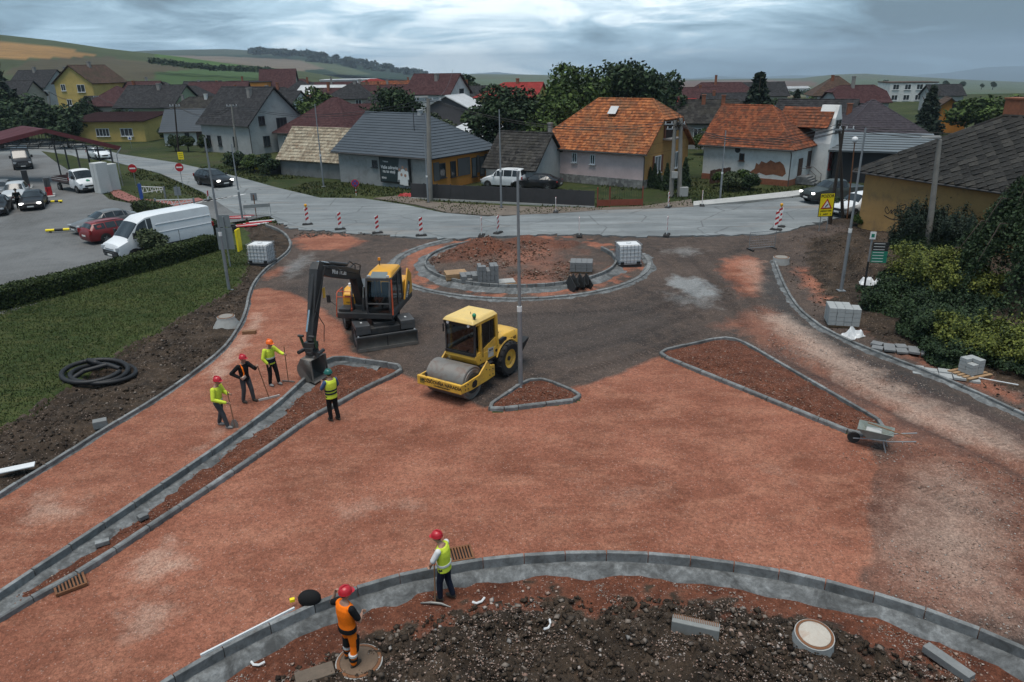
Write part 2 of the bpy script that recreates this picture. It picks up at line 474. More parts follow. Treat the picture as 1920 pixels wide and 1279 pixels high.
def heightfield():
 xs = np.concatenate([np.arange(-42, -24, .4), np.arange(-24, 24, .13), np.arange(24, 44, .4)])
 ys = np.concatenate([np.arange(7.5, 30, .11), np.arange(30, 40, .15), np.arange(40, 56, .2)])
 X, Y = np.meshgrid(xs, ys)
 d_bot, d_left, d_right = P_bot.sdf(X, Y), P_left.sdf(X, Y), P_right.sdf(X, Y)
 d_il, d_it, d_ir, d_lawn = P_il.sdf(X, Y), P_it.sdf(X, Y), P_ir.sdf(X, Y), P_lawn.sdf(X, Y)
 rr = np.hypot(X - RC.x, Y - RC.y)
 d_red = P_red.sdf(X, Y); d_lane = P_lane.sdf(X, Y); d_road = P_road.sdf(X, Y)
 n_big = fbm(X, Y, .35, 4, 3); n_mid = fbm(X, Y, 1.3, 4, 5); n_fine = fbm(X, Y, 5, 3, 8)
 Z = (n_mid - .5) * .035 + (n_big - .5) * .05
 flat = np.maximum(sm(d_red, 1.5), .15)
 mud = (1 - flat)
 Z = Z * (1 - .55 * flat) + mud * (n_fine - .5) * .05
 track = X * 0; tracku = X * 0
 for pts in ([(1000, 640), (1120, 610), (1240, 575), (1330, 530)], [(1030, 672), (1160, 640), (1270, 600), (1370, 545)], [(1420, 655), (1560, 720), (1760, 815), (1930, 900)], [(1450, 640), (1600, 705), (1790, 790), (1930, 862)], [(760, 640), (860, 600), (1000, 590), (1180, 580)], [(1320, 470), (1390, 540), (1430, 600)], [(1290, 480), (1355, 545), (1400, 615)], [(560, 520), (640, 480), (740, 470)], [(1080, 700), (1200, 665), (1330, 615)], [(1700, 900), (1800, 950), (1930, 1000)]):
  c = catmull(gp(pts), False, .5); u0 = 0.0
  for a, b in zip(c[:-1], c[1:]):
   ex, ey = b.x - a.x, b.y - a.y; L = math.hypot(ex, ey)
   t = np.clip(((X - a.x) * ex + (Y - a.y) * ey) / (L * L), 0, 1)
   d = np.hypot(X - a.x - t * ex, Y - a.y - t * ey)
   k = np.clip(1.5 - d / .24, 0, 1); w_ = k > track
   track = np.where(w_, k, track); tracku = np.where((d < .7) & (w_ | (tracku == 0)), u0 + t * L + .25 * d, tracku)
   u0 += L
 # wheel ruts across the muddy ground
 for k, (pts, w, dep) in enumerate([([(1240, 470), (1300, 540), (1330, 600)], .28, .07), ([(1290, 470), (1350, 540), (1380, 600)], .28, .07), ([(1420, 640), (1600, 730), (1930, 890)], .3, .09), ([(1480, 630), (1680, 730), (1930, 840)], .3, .06), ([(1060, 640), (1200, 600), (1290, 560)], .3, .05), ([(1080, 680), (1230, 640), (1340, 590)], .3, .05)]):
  c = catmull(gp(pts), False, .6)
  d = np.full(X.shape, 9.0)
  for a, b in zip(c[:-1], c[1:]):
   ex, ey = b.x - a.x, b.y - a.y; L = ex * ex + ey * ey
   t = np.clip(((X - a.x) * ex + (Y - a.y) * ey) / L, 0, 1)
   d = np.minimum(d, np.hypot(X - a.x - t * ex, Y - a.y - t * ey))
  Z -= dep * np.exp(-(d / w) ** 2)
  Z += dep * .6 * np.exp(-((d - w * 1.7) / (w * .6)) ** 2)
 # verge below the lower kerb
 b = sm(d_bot, .1)
 dd = np.clip(-d_bot, 0, 9)
 zb = -.16 - .10 * np.clip(dd / .6, 0, 1) + np.clip(dd - .8, 0, 9) * .06 + (fbm(X, Y, .9, 4, 21) - .45) * .75 * np.clip((dd - .7) / 1.2, 0, 1) + (n_fine - .5) * .34 * np.clip((dd - .6) / .8, 0, 1)
 Z = Z * (1 - b) + zb * b
 # strip behind the left kerb, with the lawn above it
 b = sm(d_left, .1)
 zl = -.05 + (fbm(X, Y, 1.0, 4, 31) - .42) * .42 * np.clip(-d_left / .8, 0, 1) + (n_fine - .5) * .2 * np.clip(-d_left / .6, 0, 1)
 lw = sm(d_lawn + (n_mid - .5) * .9, .35)
 zl = zl * (1 - lw) + (.10 + (n_big - .5) * .12) * lw
 Z = Z * (1 - b) + zl * b
 # bank behind the right kerb
 b = sm(d_right, .1)
 dd = np.clip(-d_right, 0, 12)
 zr = -.08 + np.clip(dd - 1.6, 0, 3.5) * .07 + (fbm(X, Y, .8, 4, 41) - .45) * .5 * np.clip((dd - 1.0) / 1.5, 0, 1) + (n_fine - .5) * .12 * np.clip(dd, 0, 1)
 Z = Z * (1 - b) + zr * b
 # islands
 for d, lo in ((d_il, -.12), (d_it, .06), (d_ir, .05)):
  b = sm(d, .1)
  zi = lo + (n_mid - .5) * .12 + (n_fine - .5) * .05 + .10 * np.clip(-d / 1.2, 0, 1)
  Z = Z * (1 - b) + zi * b
 # the roundabout: lower apron between the two kerbs, heaped soil in the middle
 b = sm(rr - RO, .12)
 Z = Z * (1 - b) + (-.06 + (n_mid - .5) * .12) * b
 b = sm(rr - RI, .12)
 zi = -.04 + (n_mid - .5) * .16
 for px, py, h, w in ((880, 478, .45, 1.5), (905, 465, .5, 1.4), (840, 490, .3, 1.1), (985, 455, .45, 1.2), (1060, 462, .3, 1.6), (930, 470, .4, 1.0)):
  c = G(px, py)
  zi = zi + h * np.exp(-((X - c.x) ** 2 + (Y - c.y) ** 2) / w ** 2) * (.7 + .6 * n_fine)
 Z = Z * (1 - b) + zi * b
 # the road surface is 12 cm above the dug ground
 Z -= .12 * sm(np.abs(d_road) - .2, .6) * sm(-(d_left), .5)
 Z -= .3 * sm(d_road + .5, .4)
 # soil mounds at the right of the road edge
 for px, py, h, w in ((1490, 456, .35, 1.4), (1530, 468, .3, 1.6), (1590, 465, .3, 1.4), (1560, 490, .3, 1.6), (1622, 505, .6, 1.0), (1660, 520, .4, 1.4)):
  c = G(px, py)
  Z += h * np.exp(-((X - c.x) ** 2 + (Y - c.y) ** 2) / w ** 2) * (.6 + .8 * n_fine)
 wob = (n_mid - .5) * 1.0 + (n_fine - .5) * .5
 A = {}
 def blobs(lst):
  t = np.zeros(X.shape)
  for pts, w, k in lst:
   t = np.maximum(t, k * sm(Poly(gp(pts)).sdf(X, Y) + wob * 1.1, w * 1.9))
  return t
 red = np.maximum(sm(d_red + wob * .35, .7), blobs(red_blobs))
 red = np.maximum(red, .55 * sm(d_lane + wob, 2.5))
 inring = sm(rr - RI, .3)
 red = np.maximum(red, inring * np.clip((n_big - .3) * 2.0, 0.1, 1) * .6)
 apron = sm(np.abs(rr - (RI + RO) / 2) - .95, .3)
 red = np.maximum(red, apron * np.clip((n_mid - .42) * 4, 0, .8))
 A['red'] = red
 A['wet'] = blobs(wet_blobs)
 A['pale'] = blobs(pale_blobs)
 A['dark'] = blobs(dark_blobs) * (1 - .85 * inring)
 fill = np.maximum(np.maximum(sm(d_il, .2), sm(d_it, .2)), sm(d_ir, .2))
 edge_bot = sm(-d_bot - 1.25 + wob * 2.2, 1.3) * sm(d_bot, .1)
 A['fill'] = np.maximum(fill, edge_bot)
 A['fill'] = np.maximum(A['fill'], inring * sm(-(Z - .12), .2) * .6)
 A['soil'] = np.maximum(np.maximum(sm(d_bot, .1) * (1 - edge_bot), sm(d_left, .1) * (1 - lw)), sm(d_right + 1.8 - wob * 1.2, 1.2))
 A['dist'] = X * 0
 A['track'] = track; A['tracku'] = tracku
 lab = np.zeros(X.shape, int)
 lab[d_bot < 0] = 1
 lab[d_left < 0] = 2
 lab[(lw > .5) & (d_left < 0)] = 3
 lab[d_right < 0] = 4
 lab[d_il < 0] = 5; lab[d_it < 0] = 6; lab[d_ir < 0] = 7
 lab[rr < RI] = 8
 return xs, ys, X, Y, Z, A, lab, d_road
HF = heightfield()
def hz(x, y):
 """height of the finished ground at a point"""
 xs, ys, X, Y, Z = HF[:5]
 i = int(np.clip(np.searchsorted(ys, y), 1, len(ys) - 1)); j = int(np.clip(np.searchsorted(xs, x), 1, len(xs) - 1))
 return float(Z[i, j])
def ground_mat():
 t = NT('gravel_ground')
 v = t.pos()
 big = t.noise(v, .22, 5, .6, .4)
 mid = t.noise(v, 1.7, 5, .65, .3)
 fin = t.noise(v, 14, 4, .7)
 red, wet, pale, dark, fill, soil = [t.attr(k) for k in ('red', 'wet', 'pale', 'dark', 'fill', 'soil')]
 # breaks the region borders up
 def brk(a, k=.55):
  s = t.math('ADD', a, t.math('MULTIPLY', t.math('SUBTRACT', t.math('ADD', t.math('MULTIPLY', mid, .6), t.math('MULTIPLY', fin, .4)), .5), k))
  return t.ramp(s, [(.25, 0.0), (.75, 1.0)])
 stone = t.node('ShaderNodeTexVoronoi', {'Vector': v, 'Scale': 22.0, 'Randomness': 1.0})
 stone_d = stone.outputs['Distance']; stone_c = stone.outputs['Color']
 sp = t.node('ShaderNodeSeparateColor', {0: stone_c}).outputs[0]
 mudc = t.mix(t.ramp(big, [(.35, 0.0), (.65, 1.0)]), (.046, .036, .032, 1), (.100, .074, .062, 1))
 mudc = t.mix(t.ramp(mid, [(.4, 0.0), (.75, .7)]), mudc, (.14, .098, .076, 1))
 redc = t.mix(t.ramp(big, [(.36, 0.0), (.60, 1.0)]), (.205, .072, .042, 1), (.33, .128, .080, 1))
 # rolled streaks
 mp = t.node('ShaderNodeMapping', {'Vector': v, 'Scale': (.5, 1.1, 1), 'Rotation': (0, 0, R(-28))}).outputs[0]
 stk = t.noise(mp, 1.1, 6, .7, .3)
 redc = t.mix(t.math('MULTIPLY', t.ramp(stk, [(.46, 0.0), (.68, 1.0)]), .55), redc, (.46, .215, .138, 1))
 redc = t.mix(t.math('MULTIPLY', t.ramp(mid, [(.5, 0.0), (.72, 1.0)]), .4), redc, (.145, .052, .031, 1))
 fillc = t.mix(t.ramp(mid, [(.35, 0.0), (.7, 1.0)]), (.085, .028, .015, 1), (.185, .066, .037, 1))
 soilc = t.mix(t.ramp(t.noise(v, .9, 6, .65), [(.36, 0.0), (.66, 1.0)]), (.020, .0135, .009, 1), (.078, .054, .037, 1))
 c = t.mix(brk(red), mudc, redc)
 c = t.mix(t.math('MULTIPLY', brk(dark), .72), c, (.036, .033, .031, 1))
 c = t.mix(brk(soil), c, soilc)
 c = t.mix(brk(fill), c, fillc)
 palem = brk(pale, .9)
 c = t.mix(t.math('MULTIPLY', palem, .75), c, t.mix(brk(red, .2), (.33, .285, .245, 1), (.52, .35, .27, 1)))
 c = t.mix(t.math('MULTIPLY', brk(wet, .9), .75), c, (.30, .31, .31, 1))
 tk = t.math('MULTIPLY', t.attr('track'), t.ramp(mid, [(.36, .2), (.58, 1.0)]))
 lug = t.math('GREATER_THAN', t.math('SINE', t.math('MULTIPLY', t.attr('tracku'), 31.0)), .1)
 c = t.mix(t.math('MULTIPLY', tk, t.math('ADD', t.math('MULTIPLY', lug, .5), .18)), c, t.mix(1.0, c, (.38, .36, .36, 1), 'MULTIPLY'))
 # single chippings
 chip = t.ramp(t.math('ADD', sp, t.math('MULTIPLY', t.math('ADD', palem, brk(fill)), .06)), [(.86, 0.0), (.93, 1.0)])
 chipm = t.math('MULTIPLY', chip, t.ramp(stone_d, [(.28, 1.0), (.42, 0.0)]))
 c = t.mix(t.math('MULTIPLY', chipm, .5), c, (.50, .38, .33, 1))
 c = t.mix(t.ramp(fin, [(.3, .35), (.62, 0.0)]), c, t.mix(1.0, c, (.42, .42, .42, 1), 'MULTIPLY'))
 v2 = t.node('ShaderNodeTexVoronoi', {'Vector': v, 'Scale': 38.0}); v3 = t.node('ShaderNodeTexVoronoi', {'Vector': v, 'Scale': 13.0})
 cellv = t.math('ADD', t.math('MULTIPLY', t.node('ShaderNodeSeparateColor', {0: v2.outputs['Color']}).outputs[1], .6), t.math('MULTIPLY', t.node('ShaderNodeSeparateColor', {0: v3.outputs['Color']}).outputs[2], .4))
 c = t.mix(1.0, c, t.ramp(cellv, [(.15, .68), (.5, 1.0), (.9, 1.32)]), 'MULTIPLY')
 gr = t.noise(v, 60, 3, .7)
 c = t.mix(t.ramp(gr, [(.35, .45), (.6, 0.0)]), c, t.mix(1.0, c, (.5, .5, .5, 1), 'MULTIPLY'))
 rough = t.math('SUBTRACT', .93, t.math('MULTIPLY', t.math('ADD', brk(wet, .9), t.math('MULTIPLY', brk(dark), .6)), .45))
 h = t.math('ADD', t.math('MULTIPLY', fin, .6), t.math('ADD', t.math('MULTIPLY', gr, .35), t.math('MULTIPLY', stone_d, -.25)))
 nm = t.bump(t.math('SUBTRACT', h, t.math('MULTIPLY', tk, t.math('MULTIPLY', lug, .5))), .9, .05)
 return t.out(c, rough, nm, Specular_IOR_Level=.25)
def lawn_mat():
 t = NT('mown_lawn')
 v = t.pos()
 a = t.noise(v, .35, 5, .6, .5); b = t.noise(v, 2.4, 4, .65); f = t.noise(v, 26, 4, .75)
 mp = t.node('ShaderNodeMapping', {'Vector': v, 'Scale': (.25, 1.5, 1), 'Rotation': (0, 0, R(12))}).outputs[0]
 s = t.noise(mp, .9, 4, .6)
 c = t.mix(t.ramp(a, [(.36, 0.0), (.66, 1.0)]), (.028, .046, .014, 1), (.060, .082, .026, 1))
 c = t.mix(t.math('MULTIPLY', t.ramp(s, [(.45, 0.0), (.66, 1.0)]), .35), c, (.115, .110, .040, 1))
 c = t.mix(t.math('MULTIPLY', t.ramp(b, [(.5, 0.0), (.75, 1.0)]), .55), c, (.145, .122, .055, 1))
 c = t.mix(t.ramp(f, [(.32, .6), (.62, 0.0)]), c, (.012, .022, .006, 1))
 return t.out(c, .95, t.bump(f, .8, .05), Specular_IOR_Level=.15)
GROUND_M = ground_mat(); LAWN_M = lawn_mat()
def build_site():
 xs, ys, X, Y, Z, A, lab, d_road = HF
 ny, nx = X.shape
 idx = np.arange(ny * nx).reshape(ny, nx)
 q = np.stack([idx[:-1, :-1], idx[:-1, 1:], idx[1:, 1:], idx[1:, :-1]], -1).reshape(-1, 4)
 ql = np.median(np.stack([lab[:-1, :-1], lab[:-1, 1:], lab[1:, 1:], lab[1:, :-1]], -1).reshape(-1, 4), axis=1).astype(int)
 rd = (d_road[:-1, :-1].reshape(-1) < -2.0) | ((Poly(CARPARK).sdf(X[:-1, :-1], Y[:-1, :-1]).reshape(-1)) < -.5)
 V = np.stack([X.ravel(), Y.ravel(), Z.ravel()], -1)
 names = {0: ('gravel_ground', GROUND_M), 1: ('verge_soil', GROUND_M), 2: ('verge_soil', GROUND_M), 3: ('lawn', LAWN_M), 4: ('soil_bank', GROUND_M), 5: ('island_gravel', GROUND_M), 6: ('island_gravel', GROUND_M), 7: ('island_gravel', GROUND_M), 8: ('roundabout_soil', GROUND_M)}
 labels = {0: 'red and grey gravel base of the unfinished roundabout'}
 for k, (nm, m) in names.items():
  f = q[(ql == k) & ~rd]
  if not len(f): continue
  used, inv = np.unique(f, return_inverse=True)
  f = inv.reshape(-1, 4)
  me = bpy.data.meshes.new(nm)
  me.vertices.add(len(used)); me.vertices.foreach_set('co', V[used].ravel().astype(np.float32))
  me.loops.add(f.size); me.loops.foreach_set('vertex_index', f.ravel().astype(np.int32))
  me.polygons.add(len(f)); me.polygons.foreach_set('loop_start', np.arange(0, f.size, 4, dtype=np.int32))
  me.polygons.foreach_set('use_smooth', np.ones(len(f), bool))
  me.update(calc_edges=True)
  if m is GROUND_M:
   for an, arr in A.items():
    if an == 'dist': continue
    at = me.attributes.new(an, 'FLOAT', 'POINT')
    at.data.foreach_set('value', arr.ravel()[used].astype(np.float32))
  o = link(nm, me, m)
  o['kind'] = 'structure'
build_site()
# ------------------------------------------------------------------ kerbs, stone by stone
def kerb_mat():
 t = NT('kerb_concrete')
 v = t.pos(); rn = t.node('ShaderNodeObjectInfo').outputs['Random']
 n = t.noise(v, 3.0, 6, .7, .4)
 c = t.mix(t.ramp(n, [(.35, 0.0), (.66, 1.0)]), (.105, .108, .108, 1), (.225, .235, .238, 1))
 c = t.mix(1.0, c, t.ramp(rn, [(0, .72), (1, 1.2)]), 'MULTIPLY')
 c = t.mix(t.ramp(t.noise(v, 9, 5, .7), [(.56, 0.0), (.72, .6)]), c, (.085, .062, .05, 1))
 return t.out(c, .88, t.bump(t.noise(v, 45, 4, .7), .4, .01), Specular_IOR_Level=.25)
CONC = kerb_mat()
_unused = M('kerb_concrete_plain', (.215, .225, .228), .85, .22, 1.1, .35, 40, dirt=(.10, .085, .075), dirt_amt=.5)
CONC_D = M('kerb_concrete_damp', (.17, .175, .175), .8, .25, 1.3, .35, 40, dirt=(.09, .08, .07), dirt_amt=.5)
def haunch_mat():
 t = NT('fresh_concrete')
 v = t.pos()
 a = t.noise(v, 1.6, 6, .7, .5); b = t.noise(v, 7, 5, .7)
 c = t.mix(t.ramp(a, [(.36, 0.0), (.62, 1.0)]), (.050, .052, .053, 1), (.215, .225, .23, 1))
 c = t.mix(t.ramp(b, [(.4, .6), (.62, 0.0)]), c, (.06, .062, .063, 1))
 return t.out(c, .85, t.bump(t.math('ADD', b, t.math('MULTIPLY', a, .5)), .7, .05), Specular_IOR_Level=.3)
HAUNCH = haunch_mat()
def kerb_mesh(L, w=.15, top=KT, bot=-.30, ch=.035):
 p = [(-w / 2, bot), (w / 2, bot), (w / 2, top - ch), (w / 2 - ch * .8, top), (-w / 2 + ch * .3, top), (-w / 2, top - ch * .3)]
 b = MB()
 b.prism(p, -L / 2, L / 2, 'yz')
 me = b.mesh('kerb_stone')
 me.materials.append(CONC)
 return me
_km = {}
def kerb(name, line, L=1.0, flip=False, w=.135, top=KT):
 root = bpy.data.objects.new(name, None)
 COL.objects.link(root)
 root['kind'] = 'structure'
 pts = [Vector((p[0], p[1])) for p in line]
 cum = [0.0]
 for a, b in zip(pts[:-1], pts[1:]):
  cum.append(cum[-1] + (b - a).length)
 def at(s):
  i = max(0, min(len(pts) - 2, int(np.searchsorted(cum, s)) - 1))
  k = (s - cum[i]) / max(1e-6, cum[i + 1] - cum[i])
  return pts[i].lerp(pts[i + 1], k)
 s = 0.0
 while s < cum[-1] - .12:
  l = L if s + L < cum[-1] else cum[-1] - s
  # shorter stones where the line bends
  a, m_, b = at(s), at(min(s + l / 2, cum[-1])), at(min(s + l, cum[-1]))
  if l > .5 and ((a + b) / 2 - m_).length > .03:
   l = max(.33, l / 2)
   b = at(min(s + l, cum[-1]))
  d = b - a
  key = (round(d.length, 1), w, top)
  if key not in _km:
   _km[key] = kerb_mesh(key[0] - .026, w, top)
  o = link('kerb_stone', _km[key], CONC, root)
  c = (a + b) / 2
  o.location = (c.x, c.y, rnd.uniform(-.006, .006))
  o.rotation_euler = (0, rnd.uniform(-.006, .006), math.atan2(d.y, d.x) + (PI if flip else 0) + rnd.uniform(-.008, .008))
  o.scale.x = d.length / key[0]
  s += l
 return root
def haunch(line, side, w0=.06, w1=.55, z0=.02, z1=-.24, name='concrete_haunch', rough=.35, seed=1, s0=0.0, s1=1.0):
 """rough concrete laid against the back of a kerb; one strip following the line"""
 pts = [Vector((p[0], p[1])) for p in line]
 n = len(pts)
 pts = pts[int(n * s0):max(2, int(n * s1))]
 b = MB(); K = 7
 for i, p in enumerate(pts):
  t = (pts[min(i + 1, len(pts) - 1)] - pts[max(i - 1, 0)])
  t = t.normalized() if t.length > 1e-6 else Vector((1, 0))
  nn = Vector((-t.y, t.x)) * side
  ww = w1 * (1 + rough * (mnoise.noise(Vector((p.x * .9, p.y * .9, seed))) * 1.1 + .5 * mnoise.noise(Vector((p.x * 3.1, p.y * 3.1, seed + 5)))))
  for k in range(K):
   f = k / (K - 1)
   q = p + nn * (w0 + (ww - w0) * f)
   zz = z0 + (z1 - z0) * f ** 1.4 + .03 * mnoise.noise(Vector((q.x * 4, q.y * 4, seed + 9)))
   b.v.append((q.x, q.y, zz - (.08 if k == K - 1 else 0)))
 for i in range(len(pts) - 1):
  for k in range(K - 1):
   a = i * K + k
   b.f.append((a, a + 1, a + K + 1, a + K) if side > 0 else (a, a + K, a + K + 1, a + 1))
 o = b.build(name, HAUNCH, None, True, fix=False)
 o['kind'] = 'structure'
 return o
kerb('lower_kerb', K_BOT)
haunch(K_BOT, -1, w1=.54, z0=-.09, z1=-.28, seed=2)
kerb('lawn_kerb', K_LEFT)
haunch(K_LEFT, -1, w0=.06, w1=.16, z0=.03, z1=-.03, seed=3, rough=.5)
kerb('right_kerb', K_RIGHT)
haunch(K_RIGHT, -1, w0=.06, w1=.34, z0=.06, z1=-.04, seed=4)
kerb('long_island_kerb', I_LEFT)
haunch(I_LEFT[:int(len(I_LEFT) * .52)], -1, w1=.60, z0=-.04, z1=-.12, seed=5)
kerb('small_island_kerb', I_TRI + I_TRI[:1])
kerb('right_island_kerb', I_RIGHT + I_RIGHT[:1])
haunch(I_RIGHT + I_RIGHT[:1], -1, w0=.06, w1=.12, z0=.02, z1=-.04, seed=6, rough=.5)
kerb('roundabout_inner_kerb', RING_IN, .5, top=.24)
haunch(RING_IN, -1, w0=.06, w1=.8, z0=.06, z1=-.10, seed=7, rough=.4)
haunch(RING_IN[:int(len(RING_IN) * .35)], 1, w0=.06, w1=.6, z0=.1, z1=0.02, seed=8)
kerb('roundabout_outer_kerb', RING_OUT, .8, w=.24, top=.10)
haunch(RING_OUT, -1, w0=.08, w1=.5, z0=.04, z1=-.05, seed=9, rough=.5)
haunch(RING_OUT, 1, w0=.08, w1=.34, z0=.05, z1=-.07, seed=10, rough=.5)
# ------------------------------------------------------------------ road, car park, pavements
def sheet(name, pts, z, m, label=None, thick=0.0, sub=0):
 b = MB()
 p2 = [Vector((p[0], p[1])) for p in pts]
 b.v = [(p.x, p.y, z) for p in p2]
 b.f = [tuple(range(len(p2)))]
 if thick:
  n = len(p2)
  b.v += [(p.x, p.y, z - thick) for p in p2]
  b.f += [(i, n + i, n + (i + 1) % n, (i + 1) % n) for i in range(n)]
 me = b.mesh(name)
 bm = bmesh.new(); bm.from_mesh(me)
 bmesh.ops.triangulate(bm, faces=[f for f in bm.faces if len(f.verts) > 4])
 up = [f for f in bm.faces if abs(f.normal.z) > .5 and f.normal.z < 0]
 if up: bmesh.ops.reverse_faces(bm, faces=up)
 bm.to_mesh(me); bm.free()
 o = link(name, me, m)
 o['kind'] = 'structure'
 return o
def asphalt_mat():
 t = NT('asphalt')
 v = t.pos()
 a = t.noise(v, .16, 5, .6, .6); b = t.noise(v, 1.2, 5, .65); f = t.noise(v, 30, 3, .7)
 mp = t.node('ShaderNodeMapping', {'Vector': v, 'Scale': (.12, 1.1, 1), 'Rotation': (0, 0, R(-10))}).outputs[0]
 s = t.noise(mp, .8, 5, .65, .2)
 c = t.mix(t.ramp(a, [(.36, 0.0), (.64, 1.0)]), (.130, .141, .145, 1), (.190, .205, .210, 1))
 c = t.mix(t.math('MULTIPLY', t.ramp(s, [(.46, 0.0), (.68, 1.0)]), .6), c, (.29, .308, .315, 1))
 c = t.mix(t.math('MULTIPLY', t.ramp(b, [(.52, 0.0), (.74, 1.0)]), .35), c, (.07, .07, .07, 1))
 vo = t.node('ShaderNodeTexVoronoi', {'Vector': t.node('ShaderNodeMapping', {'Vector': v, 'Scale': (.22, .3, 1)}).outputs[0], 'Scale': 1.0}, feature='DISTANCE_TO_EDGE').outputs['Distance']
 c = t.mix(t.ramp(t.math('ADD', vo, t.math('MULTIPLY', t.math('SUBTRACT', b, .5), .05)), [(.004, .55), (.014, 0.0)]), c, (.04, .04, .04, 1))
 c = t.mix(t.ramp(f, [(.3, .3), (.6, 0.0)]), c, (.05, .05, .05, 1))
 c = t.mix(t.math('MULTIPLY', t.ramp(t.noise(mp, .5, 6, .7, .8), [(.56, 0.0), (.70, 1.0)]), .6), c, (.26, .205, .165, 1))
 r = t.ramp(a, [(.4, .62), (.65, .82)])
 return t.out(c, r, t.bump(f, .3, .01), Specular_IOR_Level=.4)
def paving_mat():
 t = NT('block_paving')
 v = t.pos()
 a = t.noise(v, .14, 5, .6, .5); b = t.noise(v, 1.0, 5, .65)
 br = t.node('ShaderNodeTexBrick', {'Vector': t.node('ShaderNodeMapping', {'Vector': v, 'Rotation': (0, 0, R(20))}).outputs[0], 'Color1': (.115, .114, .112, 1), 'Color2': (.09, .09, .089, 1), 'Mortar': (.05, .05, .049, 1), 'Scale': 1.0, 'Mortar Size': .012, 'Brick Width': .3, 'Row Height': .15})
 c = t.mix(t.ramp(a, [(.36, 0.0), (.62, .65)]), br.outputs['Color'], (.165, .168, .17, 1))
 c = t.mix(t.math('MULTIPLY', t.ramp(b, [(.5, 0.0), (.75, 1.0)]), .45), c, (.05, .05, .052, 1))
 return t.out(c, .8, t.bump(br.outputs['Fac'], .25, .01), Specular_IOR_Level=.35)
ASPH = asphalt_mat(); PAVE = paving_mat()
road_pts = [tuple(p) for p in P_road.p]
# the dug edge of the road is ragged
def rag(pts, y_rng, amp=.22):
 out = []
 n = len(pts)
 for i in range(n):
  a = Vector(pts[i]); b = Vector(pts[(i + 1) % n])
  k = max(1, int((b - a).length / .35)) if (a.y < y_rng and b.y < y_rng and abs(a.x) < 30) else 1
  for j in range(k):
   p = a.lerp(b, j / k)
   if k > 1: p = p + Vector((rnd.uniform(-amp, amp), rnd.uniform(-amp, amp) * 1.3))
   out.append(p)
 return out
sheet('road', rag(road_pts, 58), .012, ASPH, thick=.22)
sheet('car_park', CARPARK, .004, PAVE)
# ------------------------------------------------------------------ village ground and the hills behind
def far_mat():
 t = NT('grass_verge')
 v = t.pos()
 a = t.noise(v, .06, 5, .6, .5); b = t.noise(v, .6, 5, .7); f = t.noise(v, 8, 4, .75)
 c = t.mix(t.ramp(a, [(.38, 0.0), (.64, 1.0)]), (.022, .036, .010, 1), (.058, .068, .022, 1))
 c = t.mix(t.math('MULTIPLY', t.ramp(b, [(.5, 0.0), (.72, 1.0)]), .6), c, (.105, .092, .042, 1))
 c = t.mix(t.math('MULTIPLY', t.ramp(t.noise(v, .18, 5, .7), [(.54, 0.0), (.66, 1.0)]), .65), c, (.062, .050, .034, 1))
 c = t.mix(t.ramp(f, [(.3, .7), (.6, 0.0)]), c, (.010, .016, .006, 1))
 return t.out(c, .95, t.bump(f, .6, .08), Specular_IOR_Level=.15)
VERGE = far_mat()
def village_z(x, y):
 return -.42 if (y < 57 and abs(x) < 60) else -.06
def build_village_ground():
 b = MB()
 gx = [-900, -600, -300, -150, -90, -62, -56, -40, -20, 0, 20, 40, 56, 62, 90, 150, 300, 600, 900]
 gy = [-120, -40, 0, 30, 50, 54, 58, 70, 90, 120, 160, 200, 240]
 for y in gy:
  for x in gx:
   b.v.append((x, y, village_z(x, y)))
 W = len(gx)
 for j in range(len(gy) - 1):
  for i in range(W - 1):
   b.f.append((j * W + i, j * W + i + 1, (j + 1) * W + i + 1, (j + 1) * W + i))
 b.build('village_ground', VERGE, None)['kind'] = 'structure'
build_village_ground()
def field_mat():
 t = NT('field_colours')
 v = t.pos()
 col = t.node('ShaderNodeVertexColor', layer_name='field').outputs['Color']
 a = t.noise(v, .012, 6, .65, .5)
 mp = t.node('ShaderNodeMapping', {'Vector': v, 'Scale': (.02, .12, 1)}).outputs[0]
 s = t.noise(mp, 1.0, 4, .6)
 k = t.ramp(t.math('ADD', t.math('MULTIPLY', a, .6), t.math('MULTIPLY', s, .4)), [(.35, .68), (.65, 1.28)])
 c = t.mix(1.0, col, k, 'MULTIPLY')
 return t.out(c, .95, None, Specular_IOR_Level=.1)
FIELD = field_mat()
def inpoly(x, y, poly):
 r = False; n = len(poly)
 for i in range(n):
  ax, ay = poly[i - 1]; bx, by = poly[i]
  if (ay > y) != (by > y) and x < (bx - ax) * (y - ay) / (by - ay) + ax:
   r = not r
 return r
